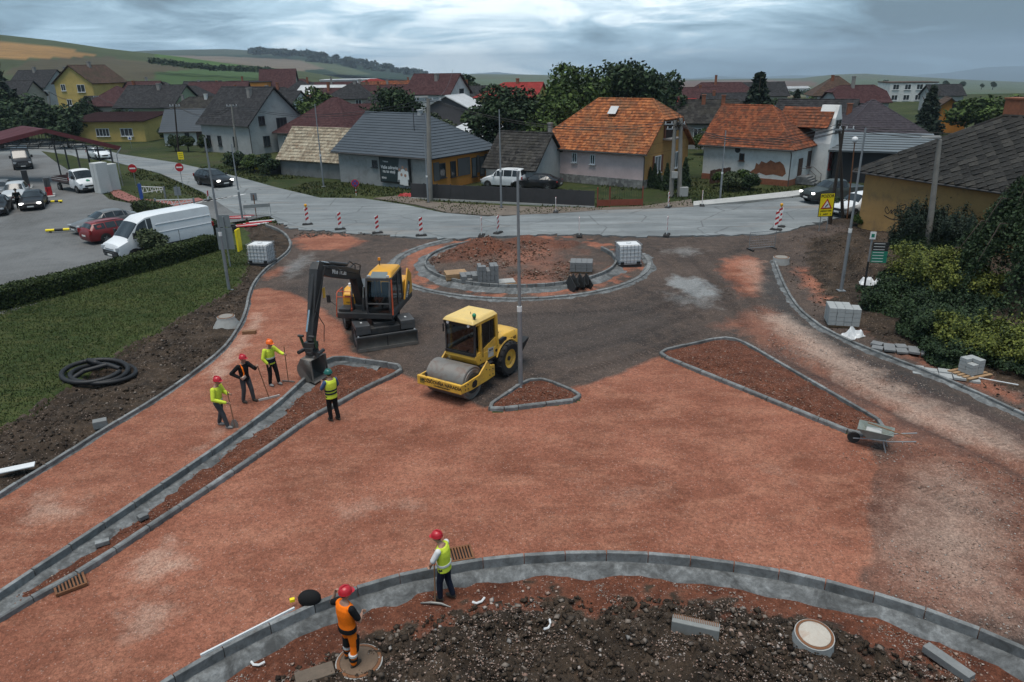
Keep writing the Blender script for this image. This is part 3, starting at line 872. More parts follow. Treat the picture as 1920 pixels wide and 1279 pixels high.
def hill(name, crest, foot, D0, D1, base, fields, x0, x1, nx=150, ny=26, back=None):
 """one slope of the country behind the village: from its foot at distance D0 up (or down) to the crest at D1"""
 cx = [c[0] for c in crest]; cyv = [c[1] for c in crest]
 fx = [c[0] for c in foot]; fy = [c[1] for c in foot]
 b = MB(); cols = []
 for i in range(nx + 1):
  px = x0 + (x1 - x0) * i / nx
  yc = float(np.interp(px, cx, cyv)); yf = float(np.interp(px, fx, fy))
  for j in range(ny + 2):
   t = min(j, ny) / ny
   py = yf + (yc - yf) * t
   D = D0 * (D1 / D0) ** t
   p = GY(px, py, D)
   if j == ny + 1:
    p = GY(px, py, D * 1.25); p.z -= D * .03
   if j == 0: p.z = min(p.z, -.4)
   b.v.append(tuple(p))
   c = base
   for poly, fc in fields:
    if inpoly(px, py, poly): c = fc
   cols.append(c)
 n = ny + 2
 for i in range(nx):
  for j in range(n - 1):
   b.f.append((i * n + j, (i + 1) * n + j, (i + 1) * n + j + 1, i * n + j + 1))
 me = b.mesh(name, True, False)
 ca = me.color_attributes.new('field', 'FLOAT_COLOR', 'POINT')
 for k, c in enumerate(cols):
  ca.data[k].color = (*c, 1)
 o = link(name, me, FIELD)
 o['kind'] = 'structure'
 return o
CR_A = [(-400, 30), (0, 65), (100, 76), (200, 91), (280, 100), (340, 107), (420, 118), (500, 126), (570, 134), (640, 146), (720, 158)]
CR_B = [(200, 100), (270, 95), (420, 92), (520, 97), (600, 103), (680, 118), (740, 128), (800, 139), (870, 146), (940, 150)]
CR_C = [(560, 146), (640, 142), (760, 141), (900, 139), (1000, 140), (1060, 142), (1250, 150), (1400, 148), (1500, 147), (1560, 140), (1620, 138), (1700, 143), (1800, 149), (1920, 154), (2300, 160)]
CR_D = [(780, 150), (880, 139), (930, 135), (970, 139), (1100, 146), (1300, 147), (1350, 143), (1400, 146), (1480, 141), (1600, 143), (1700, 142), (1780, 136), (1850, 126), (1900, 124), (1960, 125), (2300, 132)]
hill('left_hill', CR_A, [(-400, 200), (0, 200), (300, 192), (720, 178)], 232, 760, (.050, .062, .026), [
 ([(-400, 60), (-10, 76), (60, 82), (195, 104), (120, 108), (0, 111), (-400, 120)], (.235, .135, .050)),
 ([(60, 112), (200, 106), (330, 125), (420, 148), (200, 150), (0, 140)], (.062, .052, .030)),
 ([(275, 101), (340, 103), (450, 121), (440, 127), (330, 113)], (.055, .105, .022)),
 ([(290, 135), (430, 128), (540, 132), (560, 160), (300, 165)], (.045, .078, .026)),
 ([(-400, 120), (0, 112), (60, 112), (0, 135), (-400, 140)], (.045, .052, .022))], -400, 720)
hill('forest_hill', CR_B, [(200, 112), (420, 118), (600, 135), (700, 146), (940, 160)], 1300, 2300, (.018, .034, .020), [
 ([(280, 103), (420, 106), (560, 112), (640, 128), (560, 132), (450, 120), (330, 112)], (.135, .105, .075)),
 ([(560, 112), (620, 118), (700, 140), (640, 140)], (.07, .085, .045)), ([(200, 95), (420, 90), (520, 95), (520, 104), (420, 103), (200, 103)], (.045, .055, .035))], 200, 940)
hill('valley_fields', CR_C, [(560, 178), (1000, 182), (1250, 190), (1600, 204), (2300, 218)], 235, 2600, (.075, .085, .048), [
 ([(560, 155), (720, 150), (840, 150), (840, 170), (560, 175)], (.13, .105, .075)),
 ([(1250, 152), (1400, 150), (1520, 152), (1545, 160), (1440, 166), (1250, 163)], (.115, .075, .055)),
 ([(1380, 178), (1500, 180), (1620, 190), (1600, 200), (1400, 196)], (.155, .115, .078)),
 ([(1545, 172), (1700, 170), (1920, 176), (1920, 200), (1700, 196), (1560, 185)], (.065, .095, .052)),
 ([(1530, 150), (1700, 148), (1920, 158), (1920, 170), (1700, 166), (1540, 168)], (.070, .090, .052)),
 ([(840, 148), (1060, 150), (1060, 165), (840, 165)], (.075, .10, .06))], 560, 2300, 180, 30)
hill('far_mountains', CR_D, [(780, 160), (2300, 170)], 5200, 8200, (.040, .055, .055), [], 780, 2300, 120, 8)
# ------------------------------------------------------------------ foliage
def leaf_mat(name, dark, light, tip=None, rough=.7):
 if name in _mats: return _mats[name]
 t = NT(name)
 g = t.node('ShaderNodeNewGeometry')
 v = t.coord()
 r = g.outputs['Random Per Island']
 n = t.noise(v, 1.1, 3, .6)
 f = t.math('ADD', t.math('MULTIPLY', r, .55), t.math('MULTIPLY', n, .55))
 st = [(.25, dark), (.8, light)]
 if tip: st.append((.95, tip))
 c = t.ramp(f, st)
 m = t.out(c, rough, None, Specular_IOR_Level=.22)
 _mats[name] = m
 return m
LEAF_MID = leaf_mat('leaves_green', (.012, .024, .007), (.072, .112, .026))
LEAF_DARK = leaf_mat('leaves_dark_green', (.008, .018, .009), (.036, .062, .024))
LEAF_NEEDLE = leaf_mat('needles_dark', (.007, .014, .010), (.024, .040, .024))
LEAF_HEDGE = leaf_mat('leaves_hedge', (.010, .020, .006), (.050, .070, .020))
LEAF_GOLD = leaf_mat('needles_golden', (.022, .036, .010), (.150, .170, .032), (.23, .23, .05))
LEAF_GREY = leaf_mat('leaves_grey_green', (.020, .032, .016), (.085, .105, .050))
BARK = M('bark', (.055, .042, .032), .95, .3, 3, .8, 14)
def leaves(n, fn, size, seed, flat=0.0):
 """n leaf faces: fn(r) gives a position and an outward direction"""
 r = random.Random(seed)
 v = []; f = []
 for i in range(n):
  p, d = fn(r)
  s = size * r.uniform(.6, 1.35)
  a = Vector((r.gauss(0, 1), r.gauss(0, 1), r.gauss(0, 1) * (1 - flat)))
  nrm = (d * 1.0 + a * .9).normalized()
  u = nrm.cross(Vector((r.gauss(0, 1), r.gauss(0, 1), r.gauss(0, 1)))).normalized(); w = nrm.cross(u)
  k = len(v)
  v += [p - u * s * .5, p + w * s * .32, p + u * s * .6, p - w * s * .32]
  f.append((k, k + 1, k + 2, k + 3))
 me = bpy.data.meshes.new('crown')
 me.from_pydata([tuple(q) for q in v], [], f)
 me.update()
 return me
def crown_mesh(seed, n=3200, size=.17, lobes=16, sq=(1, 1, .9)):
 """unit crown (radius about 1) of leaf clumps with gaps between them"""
 r = random.Random(seed)
 L = []
 for i in range(lobes):
  a = r.uniform(0, 2 * PI); e = math.asin(r.uniform(-.75, 1)); q = r.uniform(.45, .74)
  L.append((Vector((math.cos(a) * math.cos(e) * q * sq[0], math.sin(a) * math.cos(e) * q * sq[1], math.sin(e) * q * sq[2])), r.uniform(.24, .42)))
 L.append((Vector((0, 0, 0)), .5))
 def fn(q):
  c, rad = q.choice(L)
  d = Vector((q.gauss(0, 1), q.gauss(0, 1), q.gauss(0, 1))).normalized()
  return c + d * rad * q.uniform(.72, 1.08) * (1 + .25 * mnoise.noise((c + d) * 4)), d
 return leaves(n, fn, size, seed + 1)
def trunk_mesh(seed, h=1.0, r0=.09, limbs=5):
 r = random.Random(seed)
 b = MB()
 b.tube([(0, 0, -.15), (r.uniform(-.03, .03), 0, h * .4), (r.uniform(-.05, .05), r.uniform(-.05, .05), h * .75), (0, 0, h * 1.15)], [r0 * 1.25, r0, r0 * .75, r0 * .3], 8)
 for i in range(limbs):
  a = 2 * PI * i / limbs + r.uniform(-.4, .4); z0 = h * r.uniform(.5, .85)
  e = Vector((math.cos(a), math.sin(a), r.uniform(.5, 1.1))) * r.uniform(.45, .7)
  b.tube([(0, 0, z0), tuple(Vector((0, 0, z0)) + e * .5 + Vector((0, 0, .04))), tuple(Vector((0, 0, z0)) + e)], [r0 * .5, r0 * .33, r0 * .1], 6)
 return b.mesh('trunk', True)
CROWNS = [crown_mesh(100 + i, 3400, .15, 15 + i * 2, ((1, 1, .9), (1, .95, 1.1), (1.05, 1, .75), (.9, 1, 1))[i]) for i in range(4)]
CROWNS_BIG = [crown_mesh(150 + i, 9000, .095, 26 + i * 4, (1, 1, .95)) for i in range(2)]
TRUNKS = [trunk_mesh(200 + i) for i in range(3)]
_leafcopies = {}
def with_mat(me, m):
 k = (me.name, m.name)
 if k not in _leafcopies:
  c = me.copy(); c.materials.clear(); c.materials.append(m)
  _leafcopies[k] = c
 return _leafcopies[k]
_ti = [0]
def tree(label, pos, rx, rzz, hb, leaf=LEAF_MID, big=False, name='broadleaf_tree', group=None):
 """crown of half-width rx and half-height rzz whose underside is hb above the ground"""
 _ti[0] += 1
 i = _ti[0]
 t = thing(name, label, 'tree', pos, rnd.uniform(0, 6.28), group)
 cm = with_mat((CROWNS_BIG if big else CROWNS)[i % (2 if big else 4)], leaf)
 c = link('crown', cm, None, t)
 c.location = (0, 0, hb + rzz); c.scale = (rx, rx, rzz)
 k = link('trunk', with_mat(TRUNKS[i % 3], BARK), None, t)
 s = max(hb + rzz, .5)
 k.scale = (s * .8, s * .8, s)
 return t
def conifer_mesh(seed, n=4200, size=.11):
 def fn(q):
  t = q.random() ** .75            # 0 top .. 1 bottom
  lay = math.floor(t * 13) / 13 + .07 * q.random()
  a = q.uniform(0, 2 * PI)
  arm = (.10 + .9 * t) * (.75 + .25 * math.sin(a * 7 + lay * 40)) * (.8 + .3 * mnoise.noise(Vector((math.cos(a) * 2, math.sin(a) * 2, lay * 9))))
  rr = arm * .32 * q.uniform(.45, 1.0) ** .6
  z = 1 - t * .95 - rr * .22 + q.uniform(-.012, .012)
  return Vector((rr * math.cos(a), rr * math.sin(a), z)), Vector((math.cos(a) * .6, math.sin(a) * .6, .5))
 return leaves(n, fn, size * .55, seed, .3)
CONIFERS = [conifer_mesh(300 + i) for i in range(2)]
def conifer(label, pos, h, w=1.0, leaf=LEAF_NEEDLE, name='conifer_tree', group=None):
 _ti[0] += 1
 t = thing(name, label, 'tree', pos, rnd.uniform(0, 6.28), group)
 c = link('crown', with_mat(CONIFERS[_ti[0] % 2], leaf), None, t)
 c.scale = (h * w, h * w, h)
 k = link('trunk', with_mat(TRUNKS[_ti[0] % 3], BARK), None, t)
 k.scale = (h * .3, h * .3, h * .7)
 return t
# ------------------------------------------------------------------ houses
def roof_mat(name, cols, cell=3.2, rough=.85, moss=None, patch=None, bump=.5):
 """tiles: every cell its own tone; lichen and weathering on top"""
 if name in _mats: return _mats[name]
 t = NT(name)
 v = t.coord()
 vo = t.node('ShaderNodeTexVoronoi', {'Vector': v, 'Scale': cell, 'Randomness': .7})
 r = t.node('ShaderNodeSeparateColor', {0: vo.outputs['Color']}).outputs[0]
 n = len(cols)
 c = t.ramp(r, [(i / max(1, n - 1) * .9 + .05, q) for i, q in enumerate(cols)])
 big = t.noise(v, .45, 6, .65, .6)
 if moss:
  c = t.mix(t.math('MULTIPLY', t.ramp(big, [(.46, 0.0), (.66, 1.0)]), .7), c, c4(moss))
 if patch:
  c = t.mix(t.ramp(t.noise(v, 5, 5, .7), [(.6, 0.0), (.72, .8)]), c, c4(patch))
 c = t.mix(t.ramp(vo.outputs['Distance'], [(.25, 0.0), (.6, .35)]), c, t.mix(1.0, c, (.4, .4, .4, 1), 'MULTIPLY'))
 _mats[name] = t.out(c, rough, t.bump(t.math('ADD', vo.outputs['Distance'], t.noise(v, 20, 3)), bump, .03), Specular_IOR_Level=.25)
 return _mats[name]
def plaster(name, col, dirt=(.12, .11, .10), amt=.45, var=.14):
 return M(name, col, .92, var, .7, .35, 18, dirt=dirt, dirt_amt=amt, spec=.2)
RF = dict(
 anth=M('anthracite_metal_roof', (.062, .074, .088), .6, .14, .5, .12, 12, spec=.2),
 slate=roof_mat('dark_tile_roof', [(.018, .018, .020), (.030, .030, .033), (.044, .043, .046)], 3),
 maroon=roof_mat('maroon_tile_roof', [(.048, .018, .020), (.066, .027, .029), (.080, .036, .037)], 3),
 orange=roof_mat('orange_tile_roof', [(.20, .055, .018), (.36, .115, .038), (.43, .155, .058), (.27, .085, .032), (.16, .060, .030)], 3.4, moss=(.13, .075, .042), patch=(.42, .22, .12)),
 rust=roof_mat('weathered_red_tile_roof', [(.13, .036, .016), (.22, .062, .026), (.28, .088, .038), (.10, .040, .022)], 3.6, moss=(.085, .045, .030)),
 oldgrey=roof_mat('old_grey_slab_roof', [(.016, .015, .015), (.034, .032, .030), (.060, .056, .052), (.024, .022, .021)], 2.4, moss=(.040, .036, .026), patch=(.16, .15, .135)),
 pale=roof_mat('lichened_pale_tile_roof', [(.21, .17, .125), (.33, .28, .205), (.42, .37, .28), (.26, .20, .14)], 3.2, moss=(.155, .13, .095), patch=(.28, .12, .065)),
 red=roof_mat('bright_red_roof', [(.29, .032, .030), (.34, .045, .040)], 2),
 brown=roof_mat('brown_tile_roof', [(.075, .045, .034), (.11, .065, .048), (.055, .036, .028)], 3, moss=(.05, .045, .025)),
 plum=roof_mat('plum_grey_tile_roof', [(.044, .037, .045), (.060, .051, .060)], 3),
 white=M('white_sheet_roof', (.56, .57, .58), .5, .12, .6, .1, 10, dirt=(.25, .24, .22)),
 grey=M('grey_sheet_roof', (.12, .135, .145), .5, .14, .6, .1, 10, dirt=(.12, .12, .12)))
WIN_W = M('white_window_frame', (.66, .67, .68), .5, .06, 3, .05)
WIN_B = M('brown_window_frame', (.085, .042, .026), .6, .1, 3, .05)
WIN_D = M('dark_window_frame', (.030, .030, .033), .5, .1, 3, .05)
GLASS = glass()
GLASS_C = glass('curtained_glass', (.10, .115, .125), .12)
GUT = M('gutter_metal', (.085, .078, .075), .5, .15, 2, .05, metal=.3)
BRICK = M('brick_chimney', (.24, .090, .050), .9, .3, 6, .5, 20)
CHIM = M('render_chimney', (.25, .23, .215), .9, .2, 3, .4, 20)
STONE = roof_mat('stone_plinth', [(.16, .155, .15), (.26, .25, .24), (.34, .33, .31), (.20, .19, .175)], 3, bump=.8)
def slab_courses(b, e0, e1, r0, r1, thick=.10, course=.36, lift=.06, over=0.0):
 """a roof slope from eave line e0-e1 to ridge line r0-r1, laid in lapping courses"""
 e0, e1, r0, r1 = map(Vector, (e0, e1, r0, r1))
 n = (e1 - e0).cross(r0 - e0 if (r0 - e0).length > .01 else r1 - e0).normalized()
 if n.z < 0: n = -n
 k = max(2, int(((r0 + r1) / 2 - (e0 + e1) / 2).length / course))
 for i in range(k):
  a, c = i / k, (i + 1) / k + (.02 if i < k - 1 else 0)
  p = [e0.lerp(r0, a) + n * (thick + lift), e1.lerp(r1, a) + n * (thick + lift), e1.lerp(r1, c) + n * thick, e0.lerp(r0, c) + n * thick]
  a2 = a + .35 / k; q = [e0.lerp(r0, a2) + n * (thick - .03), e1.lerp(r1, a2) + n * (thick - .03)]
  m = len(b.v)
  b.v += [tuple(b.M @ x) for x in p + q]
  b.f += [(m, m + 1, m + 2, m + 3), (m + 4, m + 5, m + 1, m)]
 # underside and edges
 p = [e0, e1, r1, r0]
 m = len(b.v)
 b.v += [tuple(b.M @ x) for x in p + [x + n * (thick - .012) for x in p]]
 b.f += [(m, m + 3, m + 2, m + 1)] + [(m + i, m + (i + 1) % 4, m + 4 + (i + 1) % 4, m + 4 + i) for i in range(4)] + [(m + 4, m + 5, m + 6, m + 7)]
_wm = {}
def window_parts(parent, x, y, z, w, h, axis, frame=WIN_W, pane=GLASS, sill=True, bars=1, name='window'):
 """window set in a wall; axis gives the outward normal: 'f' -y, 'b' +y, 'l' -x, 'r' +x"""
 key = (round(w, 2), round(h, 2), bars, frame.name)
 if key not in _wm:
  b = MB(); t = .08 if w > .5 else .06
  b.box((-w / 2 + t / 2, 0, 0), (t, .10, h)).box((w / 2 - t / 2, 0, 0), (t, .10, h)).box((0, 0, h / 2 - t / 2), (w - 2 * t, .10, t)).box((0, 0, -h / 2 + t / 2), (w - 2 * t, .10, t))
  for i in range(bars):
   b.box((-w / 2 + w * (i + 1) / (bars + 1), 0, 0), (.07, .09, h - 2 * t))
  f = b.mesh('window_frame'); f.materials.append(frame)
  b = MB(); b.box((0, 0, 0), (w - t, .03, h - t)); g = b.mesh('pane')
  b = MB(); b.box((0, -.09, -h / 2 - .03), (w + .16, .2, .05)); s = b.mesh('sill')
  _wm[key] = (f, g, s)
 f, g, s = _wm[key]
 o = link(name, f, None, parent)
 o.location = (x, y, z)
 o.rotation_euler = (0, 0, {'f': 0, 'b': PI, 'l': -PI / 2, 'r': PI / 2}[axis])
 p = link('pane', with_mat(g, pane), None, o); p.location = (0, .005, 0)
 if sill: link('sill', with_mat(s, frame), None, o)
 return o
def house(name, label, A, ang, L, W, h, rh, wall, roof, rtype='gable', ridge='x', over=.45, wins=(), chim=(), z0=0.0, cat='house', plinth=None, gables=None, gut=False, course=.36, wall2=None, doors=(), group=None):
 """local frame: x along the front wall from A, y away from it, z up.
 rtype: (left end, right end) of a roof whose ridge runs along x (or y): g gable, h hip, j half-hip"""
 root = thing(name, label, cat, (A[0], A[1], z0), R(ang), group)
 ends = {'gable': 'gg', 'hip': 'hh', 'flat': 'ff', 'mono': 'mm'}.get(rtype, rtype)
 sw = ridge == 'y'
 l, w = (W, L) if sw else (L, W)
 def T(x, y, z):            # roof frame -> house frame
  return (y, x, z) if sw else (x, y, z)
 bw = MB(); br = MB()
 if ends == 'ff':
  bw.box((L / 2, W / 2, h / 2 - .2), (L, W, h + .4))
  br.box((L / 2, W / 2, h + .1), (L + .3, W + .3, .22))
 elif ends == 'mm':
  bw.add([(0, 0, -.4), (L, 0, -.4), (L, W, -.4), (0, W, -.4), (0, 0, h), (L, 0, h), (L, W, h + rh), (0, W, h + rh)], [(0, 3, 2, 1), (4, 5, 6, 7), (0, 1, 5, 4), (1, 2, 6, 5), (2, 3, 7, 6), (3, 0, 4, 7)])
  k = rh / W * over
  slab_courses(br, (-over, -over, h - k + .01), (L + over, -over, h - k + .01), (-over, W + over, h + rh + k), (L + over, W + over, h + rh + k), course=course)
 else:
  tj = {'g': 0.0, 'h': 1.0, 'j': .38}
  a0, a1 = tj[ends[0]], tj[ends[1]]
  x0, x1 = min(w / 2, l * .48) * a0, l - min(w / 2, l * .48) * a1
  vs_ = [(0, 0, -.4), (l, 0, -.4), (l, w, -.4), (0, w, -.4), (0, 0, h), (l, 0, h), (l, w, h), (0, w, h)]
  fs_ = [(0, 1, 5, 4), (2, 3, 7, 6), (0, 3, 2, 1)]
  bw_v = list(vs_); bw_f = list(fs_)
  for side, (xe, a) in enumerate(((0, a0), (l, a1))):
   lo = (0, 4, 7, 3) if side == 0 else (1, 2, 6, 5)
   if a >= 1:
    bw_f.append(lo)
   else:
    hh = h + rh * (1 - a) - .02
    if a > 0:
     k = len(bw_v); y0 = w / 2 * (1 - a)
     bw_v += [(xe, y0, hh), (xe, w - y0, hh)]
     bw_f.append((0, 4, k, k + 1, 7, 3) if side == 0 else (1, 2, 6, k + 1, k, 5))
    else:
     k = len(bw_v)
     bw_v += [(xe, w / 2, h + rh - .02)]
     bw_f.append((0, 4, k, 7, 3) if side == 0 else (1, 2, 6, k, 5))
  bw.add([T(*q) for q in bw_v], bw_f)
  s = rh / (w / 2)
  dz = over * s
  zt = h + rh + .02
  o0, o1 = (over if a0 < 1 else over), (over if a1 < 1 else over)
  for ys, yr in ((-over, w / 2), (w + over, w / 2)):
   # main slope; ends cut by hips
   zl = h - dz
   xa, xb = -o0, l + o1
   ra = x0 if a0 > 0 else -o0
   rb = x1 if a1 > 0 else l + o1
   if 0 < a0 < 1 or 0 < a1 < 1:
    # lower part to the half-hip level, then the upper part
    am = max(a0 if a0 < 1 else 0, a1 if a1 < 1 else 0)
    f = 1 - am
    ym = ys + (yr - ys) * f; zm = zl + (zt - zl) * f
    def mid(e, a, o, sg):
     if a == 0: return e
     if a >= 1:
      return e + sg * (x0 + over if sg > 0 else (l - x1) + over) * f
     return e
    ma, mb = mid(xa, a0, o0, 1), mid(xb, a1, o1, -1)
    slab_courses(br, T(xa, ys, zl), T(xb, ys, zl), T(ma, ym, zm), T(mb, ym, zm), course=course)
    slab_courses(br, T(ma, ym, zm), T(mb, ym, zm), T(ra, yr, zt), T(rb, yr, zt), course=course)
   else:
    slab_courses(br, T(xa, ys, zl), T(xb, ys, zl), T(ra, yr, zt), T(rb, yr, zt), course=course)
  for xe, xr, a in ((-over, x0, a0), (l + over, x1, a1)):
   if a >= 1:
    slab_courses(br, T(xe, -over, h - dz), T(xe, w + over, h - dz), T(xr, w / 2, zt), T(xr, w / 2 + .001, zt), course=course)
   elif a > 0:
    f = 1 - a
    y0 = -over + (w / 2 + over) * f; z_ = (h - dz) + (zt - h + dz) * f
    slab_courses(br, T(xe, y0, z_), T(xe, w - y0, z_), T(xr, w / 2, zt), T(xr, w / 2 + .001, zt), course=course)
  # ridge capping
  br.tube([T(x0 if a0 else -o0, w / 2, zt + .12), T(x1 if a1 else l + o1, w / 2, zt + .12)], .11, 6)
  for xe, xr, a in ((-over, x0, a0), (l + over, x1, a1)):
   if a > 0:
    f = 1 - a if a < 1 else 0
    y0 = -over + (w / 2 + over) * f; z_ = (h - dz) + (zt - h + dz) * f
    for yy in (y0, w - y0):
     br.tube([T(xe, yy, z_ + .1), T(xr, w / 2, zt + .12)], .10, 6)
 wl_ = bw.build('wall', wall, root)
 rf = br.build('roof', roof, root)
 for (cx_, cy_, ct, cw, cm) in chim:
  b = MB(); b.box((cx_, cy_, (h + ct) / 2), (cw, cw, ct - h)).box((cx_, cy_, ct + .04), (cw + .12, cw + .12, .09))
  b.build('chimney', cm, rf)
 if plinth:
  b = MB()
  b.box((L / 2, -.025, plinth[0] / 2 - .2), (L + .05, .05, plinth[0] + .4)).box((L + .025, W / 2 + .03, plinth[0] / 2 - .2), (.05, W + .055, plinth[0] + .4))
  b.build('plinth', plinth[1], root)
 if gut:
  b = MB()
  b.cyl((-over, -over - .06, h - over * rh / (w / 2 if ends not in ('mm', 'ff') else W) + .02), (L + over, -over - .06, h - over * rh / (w / 2 if ends not in ('mm', 'ff') else W) + .02), .07, n=8)
  b.tube([(L + .1, -over, h - .35), (L + .08, -.12, h - .75), (L + .08, -.12, 0)], .05, 8)
  b.build('gutter', GUT, root)
 for wdef in wins:
  face, u, zz, ww, hh = wdef[:5]
  opt = wdef[5] if len(wdef) > 5 else {}
  x, y = {'f': (u, -.03), 'b': (u, W + .03), 'l': (-.03, u), 'r': (L + .03, u)}[face]
  window_parts(root, x, y, zz, ww, hh, face, **opt)
 for ddef in doors:
  face, u, ww, hh, dm = ddef
  x, y = {'f': (u, -.02), 'r': (L + .02, u), 'l': (-.02, u)}[face]
  b = MB(); b.box((0, 0, hh / 2), (ww, .10, hh)); d = b.build('door', dm, root, loc=(x, y, 0)); d.rotation_euler = (0, 0, {'f': 0, 'r': PI / 2, 'l': -PI / 2}[face])
  b = MB(); b.box((ww * .38, -.08, hh * .48), (.12, .05, .04)); b.build('handle', WIN_D, d)
 return root
WL = dict(
 grey=plaster('grey_render', (.30, .30, .295), (.16, .15, .14), .6), orange=plaster('orange_render', (.48, .20, .045), (.30, .13, .04), .3), ochre=plaster('ochre_render', (.43, .235, .085), (.25, .13, .055), .4),
 pink=plaster('pink_render', (.60, .46, .45), (.42, .34, .33), .35), white=plaster('white_render', (.60, .60, .59), (.36, .34, .31), .5), yellow=plaster('yellow_render', (.52, .38, .13), (.3, .22, .1), .3),
 beige=plaster('beige_render', (.42, .38, .32), (.25, .22, .19), .4), lgrey=plaster('light_grey_render', (.38, .38, .375), (.24, .23, .22), .4), green=plaster('pale_green_render', (.30, .34, .22), (.2, .2, .14), .4),
 wood=plaster('orange_wood', (.36, .15, .05), (.2, .08, .03), .5), dgrey=plaster('dark_grey_cladding', (.11, .10, .105), (.07, .07, .07), .4), oldy=plaster('old_ochre_render', (.40, .235, .095), (.22, .15, .085), .75))
DOORB = M('brown_door', (.075, .038, .024), .6, .15, 3, .1)
# --- the block in front: dark metal roof, billboard side
orange_house = house('corner_house', 'single storey house with dark metal hip roof, grey side wall and orange front', (-17.7, 77.4), -36, 12.85, 9.6, 3.3, 3.2, WL['grey'], RF['anth'], 'gh', course=.42, gut=True, over=.5,
 wins=[('r', 1.5, 1.75, .9, 1.4, dict(frame=WIN_D, bars=0)), ('r', 3.1, 1.7, .8, 1.5, dict(frame=WIN_D, bars=0)), ('r', 6.4, 1.5, .8, 1.9, dict(frame=WIN_D, bars=0, pane=GLASS_C)), ('r', 7.7, 1.5, .8, 1.9, dict(frame=WIN_D, bars=0, pane=GLASS_C)), ('f', 5.3, 2.1, .7, .7, dict(frame=WIN_D, bars=0))])
def orange_front():
 b = MB()
 b.box((12.857, 4.8, 1.55), (.02, 9.62, 3.5))
 b.build('orange_front', WL['orange'], orange_house)['label'] = 'orange painted front wall of the house'
 for u, w in ((.6, .8), (4.75, 1.9), (7.05, .4), (8.55, .8)):
  b = MB(); b.box((12.92, u, 1.75), (.06, w, 1.7)); b.build('grey_panel', M('grey_panel', (.10, .095, .095), .7), orange_house)
 b = MB(); b.box((7.5, 4.7, 6.5), (.4, .4, .9)); b.box((7.5, 4.7, 7.0), (.5, .5, .12)); b.build('vent_stack', M('pale_vent', (.42, .42, .42), .5), orange_house)
 b = MB(); b.tube([(8.5, 2.6, 4.6), (8.5, 2.6, 7.2)], .04, 6); b.box((8.5, 2.6, 7.2), (.35, .06, .3)); b.build('aerial_mast', WIN_D, orange_house)
 # street number plate
 b = MB(); b.box((12.5, -.03, 2.3), (.6, .04, .35)); b.build('number_plate', WIN_W, orange_house)
 for i in range(14):
  b = MB(); b.box((0, 0, 0), (1.3, .05, .10)); o = b.build('snow_guard', RF['anth'], orange_house)
  row = i % 2; o.location = (1.2 + (i // 2) * 1.65 + row * .7, .35 + row * .42 - .3, 3.42 + row * .3 + .02)
  o.rotation_euler = (R(35), 0, 0)
orange_front()
shed = house('lean_to_shed', 'old low shed roofed in pale lichened tiles beside the road', tuple(G(528, 327).to_2d()), -30, 9.2, 5.5, 1.9, 2.9, plaster('dark_grey_render', (.20, .20, .195), (.10, .1, .095), .6), RF['pale'], 'gg', course=.4, over=.3, cat='shed')
house('maroon_hip_house', 'house with large maroon hip roof behind the pale tiled shed', tuple(G(524, 285).to_2d()), -28, 12.5, 11.5, 2.9, 4.1, WL['lgrey'], RF['maroon'], 'hip', gut=True, wins=[('f', 1.6, 1.7, .7, 1.1), ('f', 4, 1.7, .9, 1.2)])
house('gabled_house', 'light grey gabled house with dark roof, red balcony and bay gable', tuple(G(384, 283).to_2d()), -34, 11, 9.5, 4.2, 4.4, WL['lgrey'], RF['slate'], 'gg', chim=[(7.6, 3.4, 8.6, .55, CHIM)], gut=True,
  wins=[('f', 1.5, 1.6, .8, 1.4, dict(frame=WIN_D)), ('f', 4, 1.6, .8, 1.4, dict(frame=WIN_D)), ('f', 7.5, 1.6, .8, 1.4, dict(frame=WIN_D)), ('r', 2.2, 4.4, 1.0, 1.2, dict(frame=WIN_D)), ('r', 2.6, 1.6, 1.1, 1.4, dict(frame=WIN_D)), ('r', 5.6, 3.6, 1.8, 2.0, dict(frame=WIN_D, bars=2))])
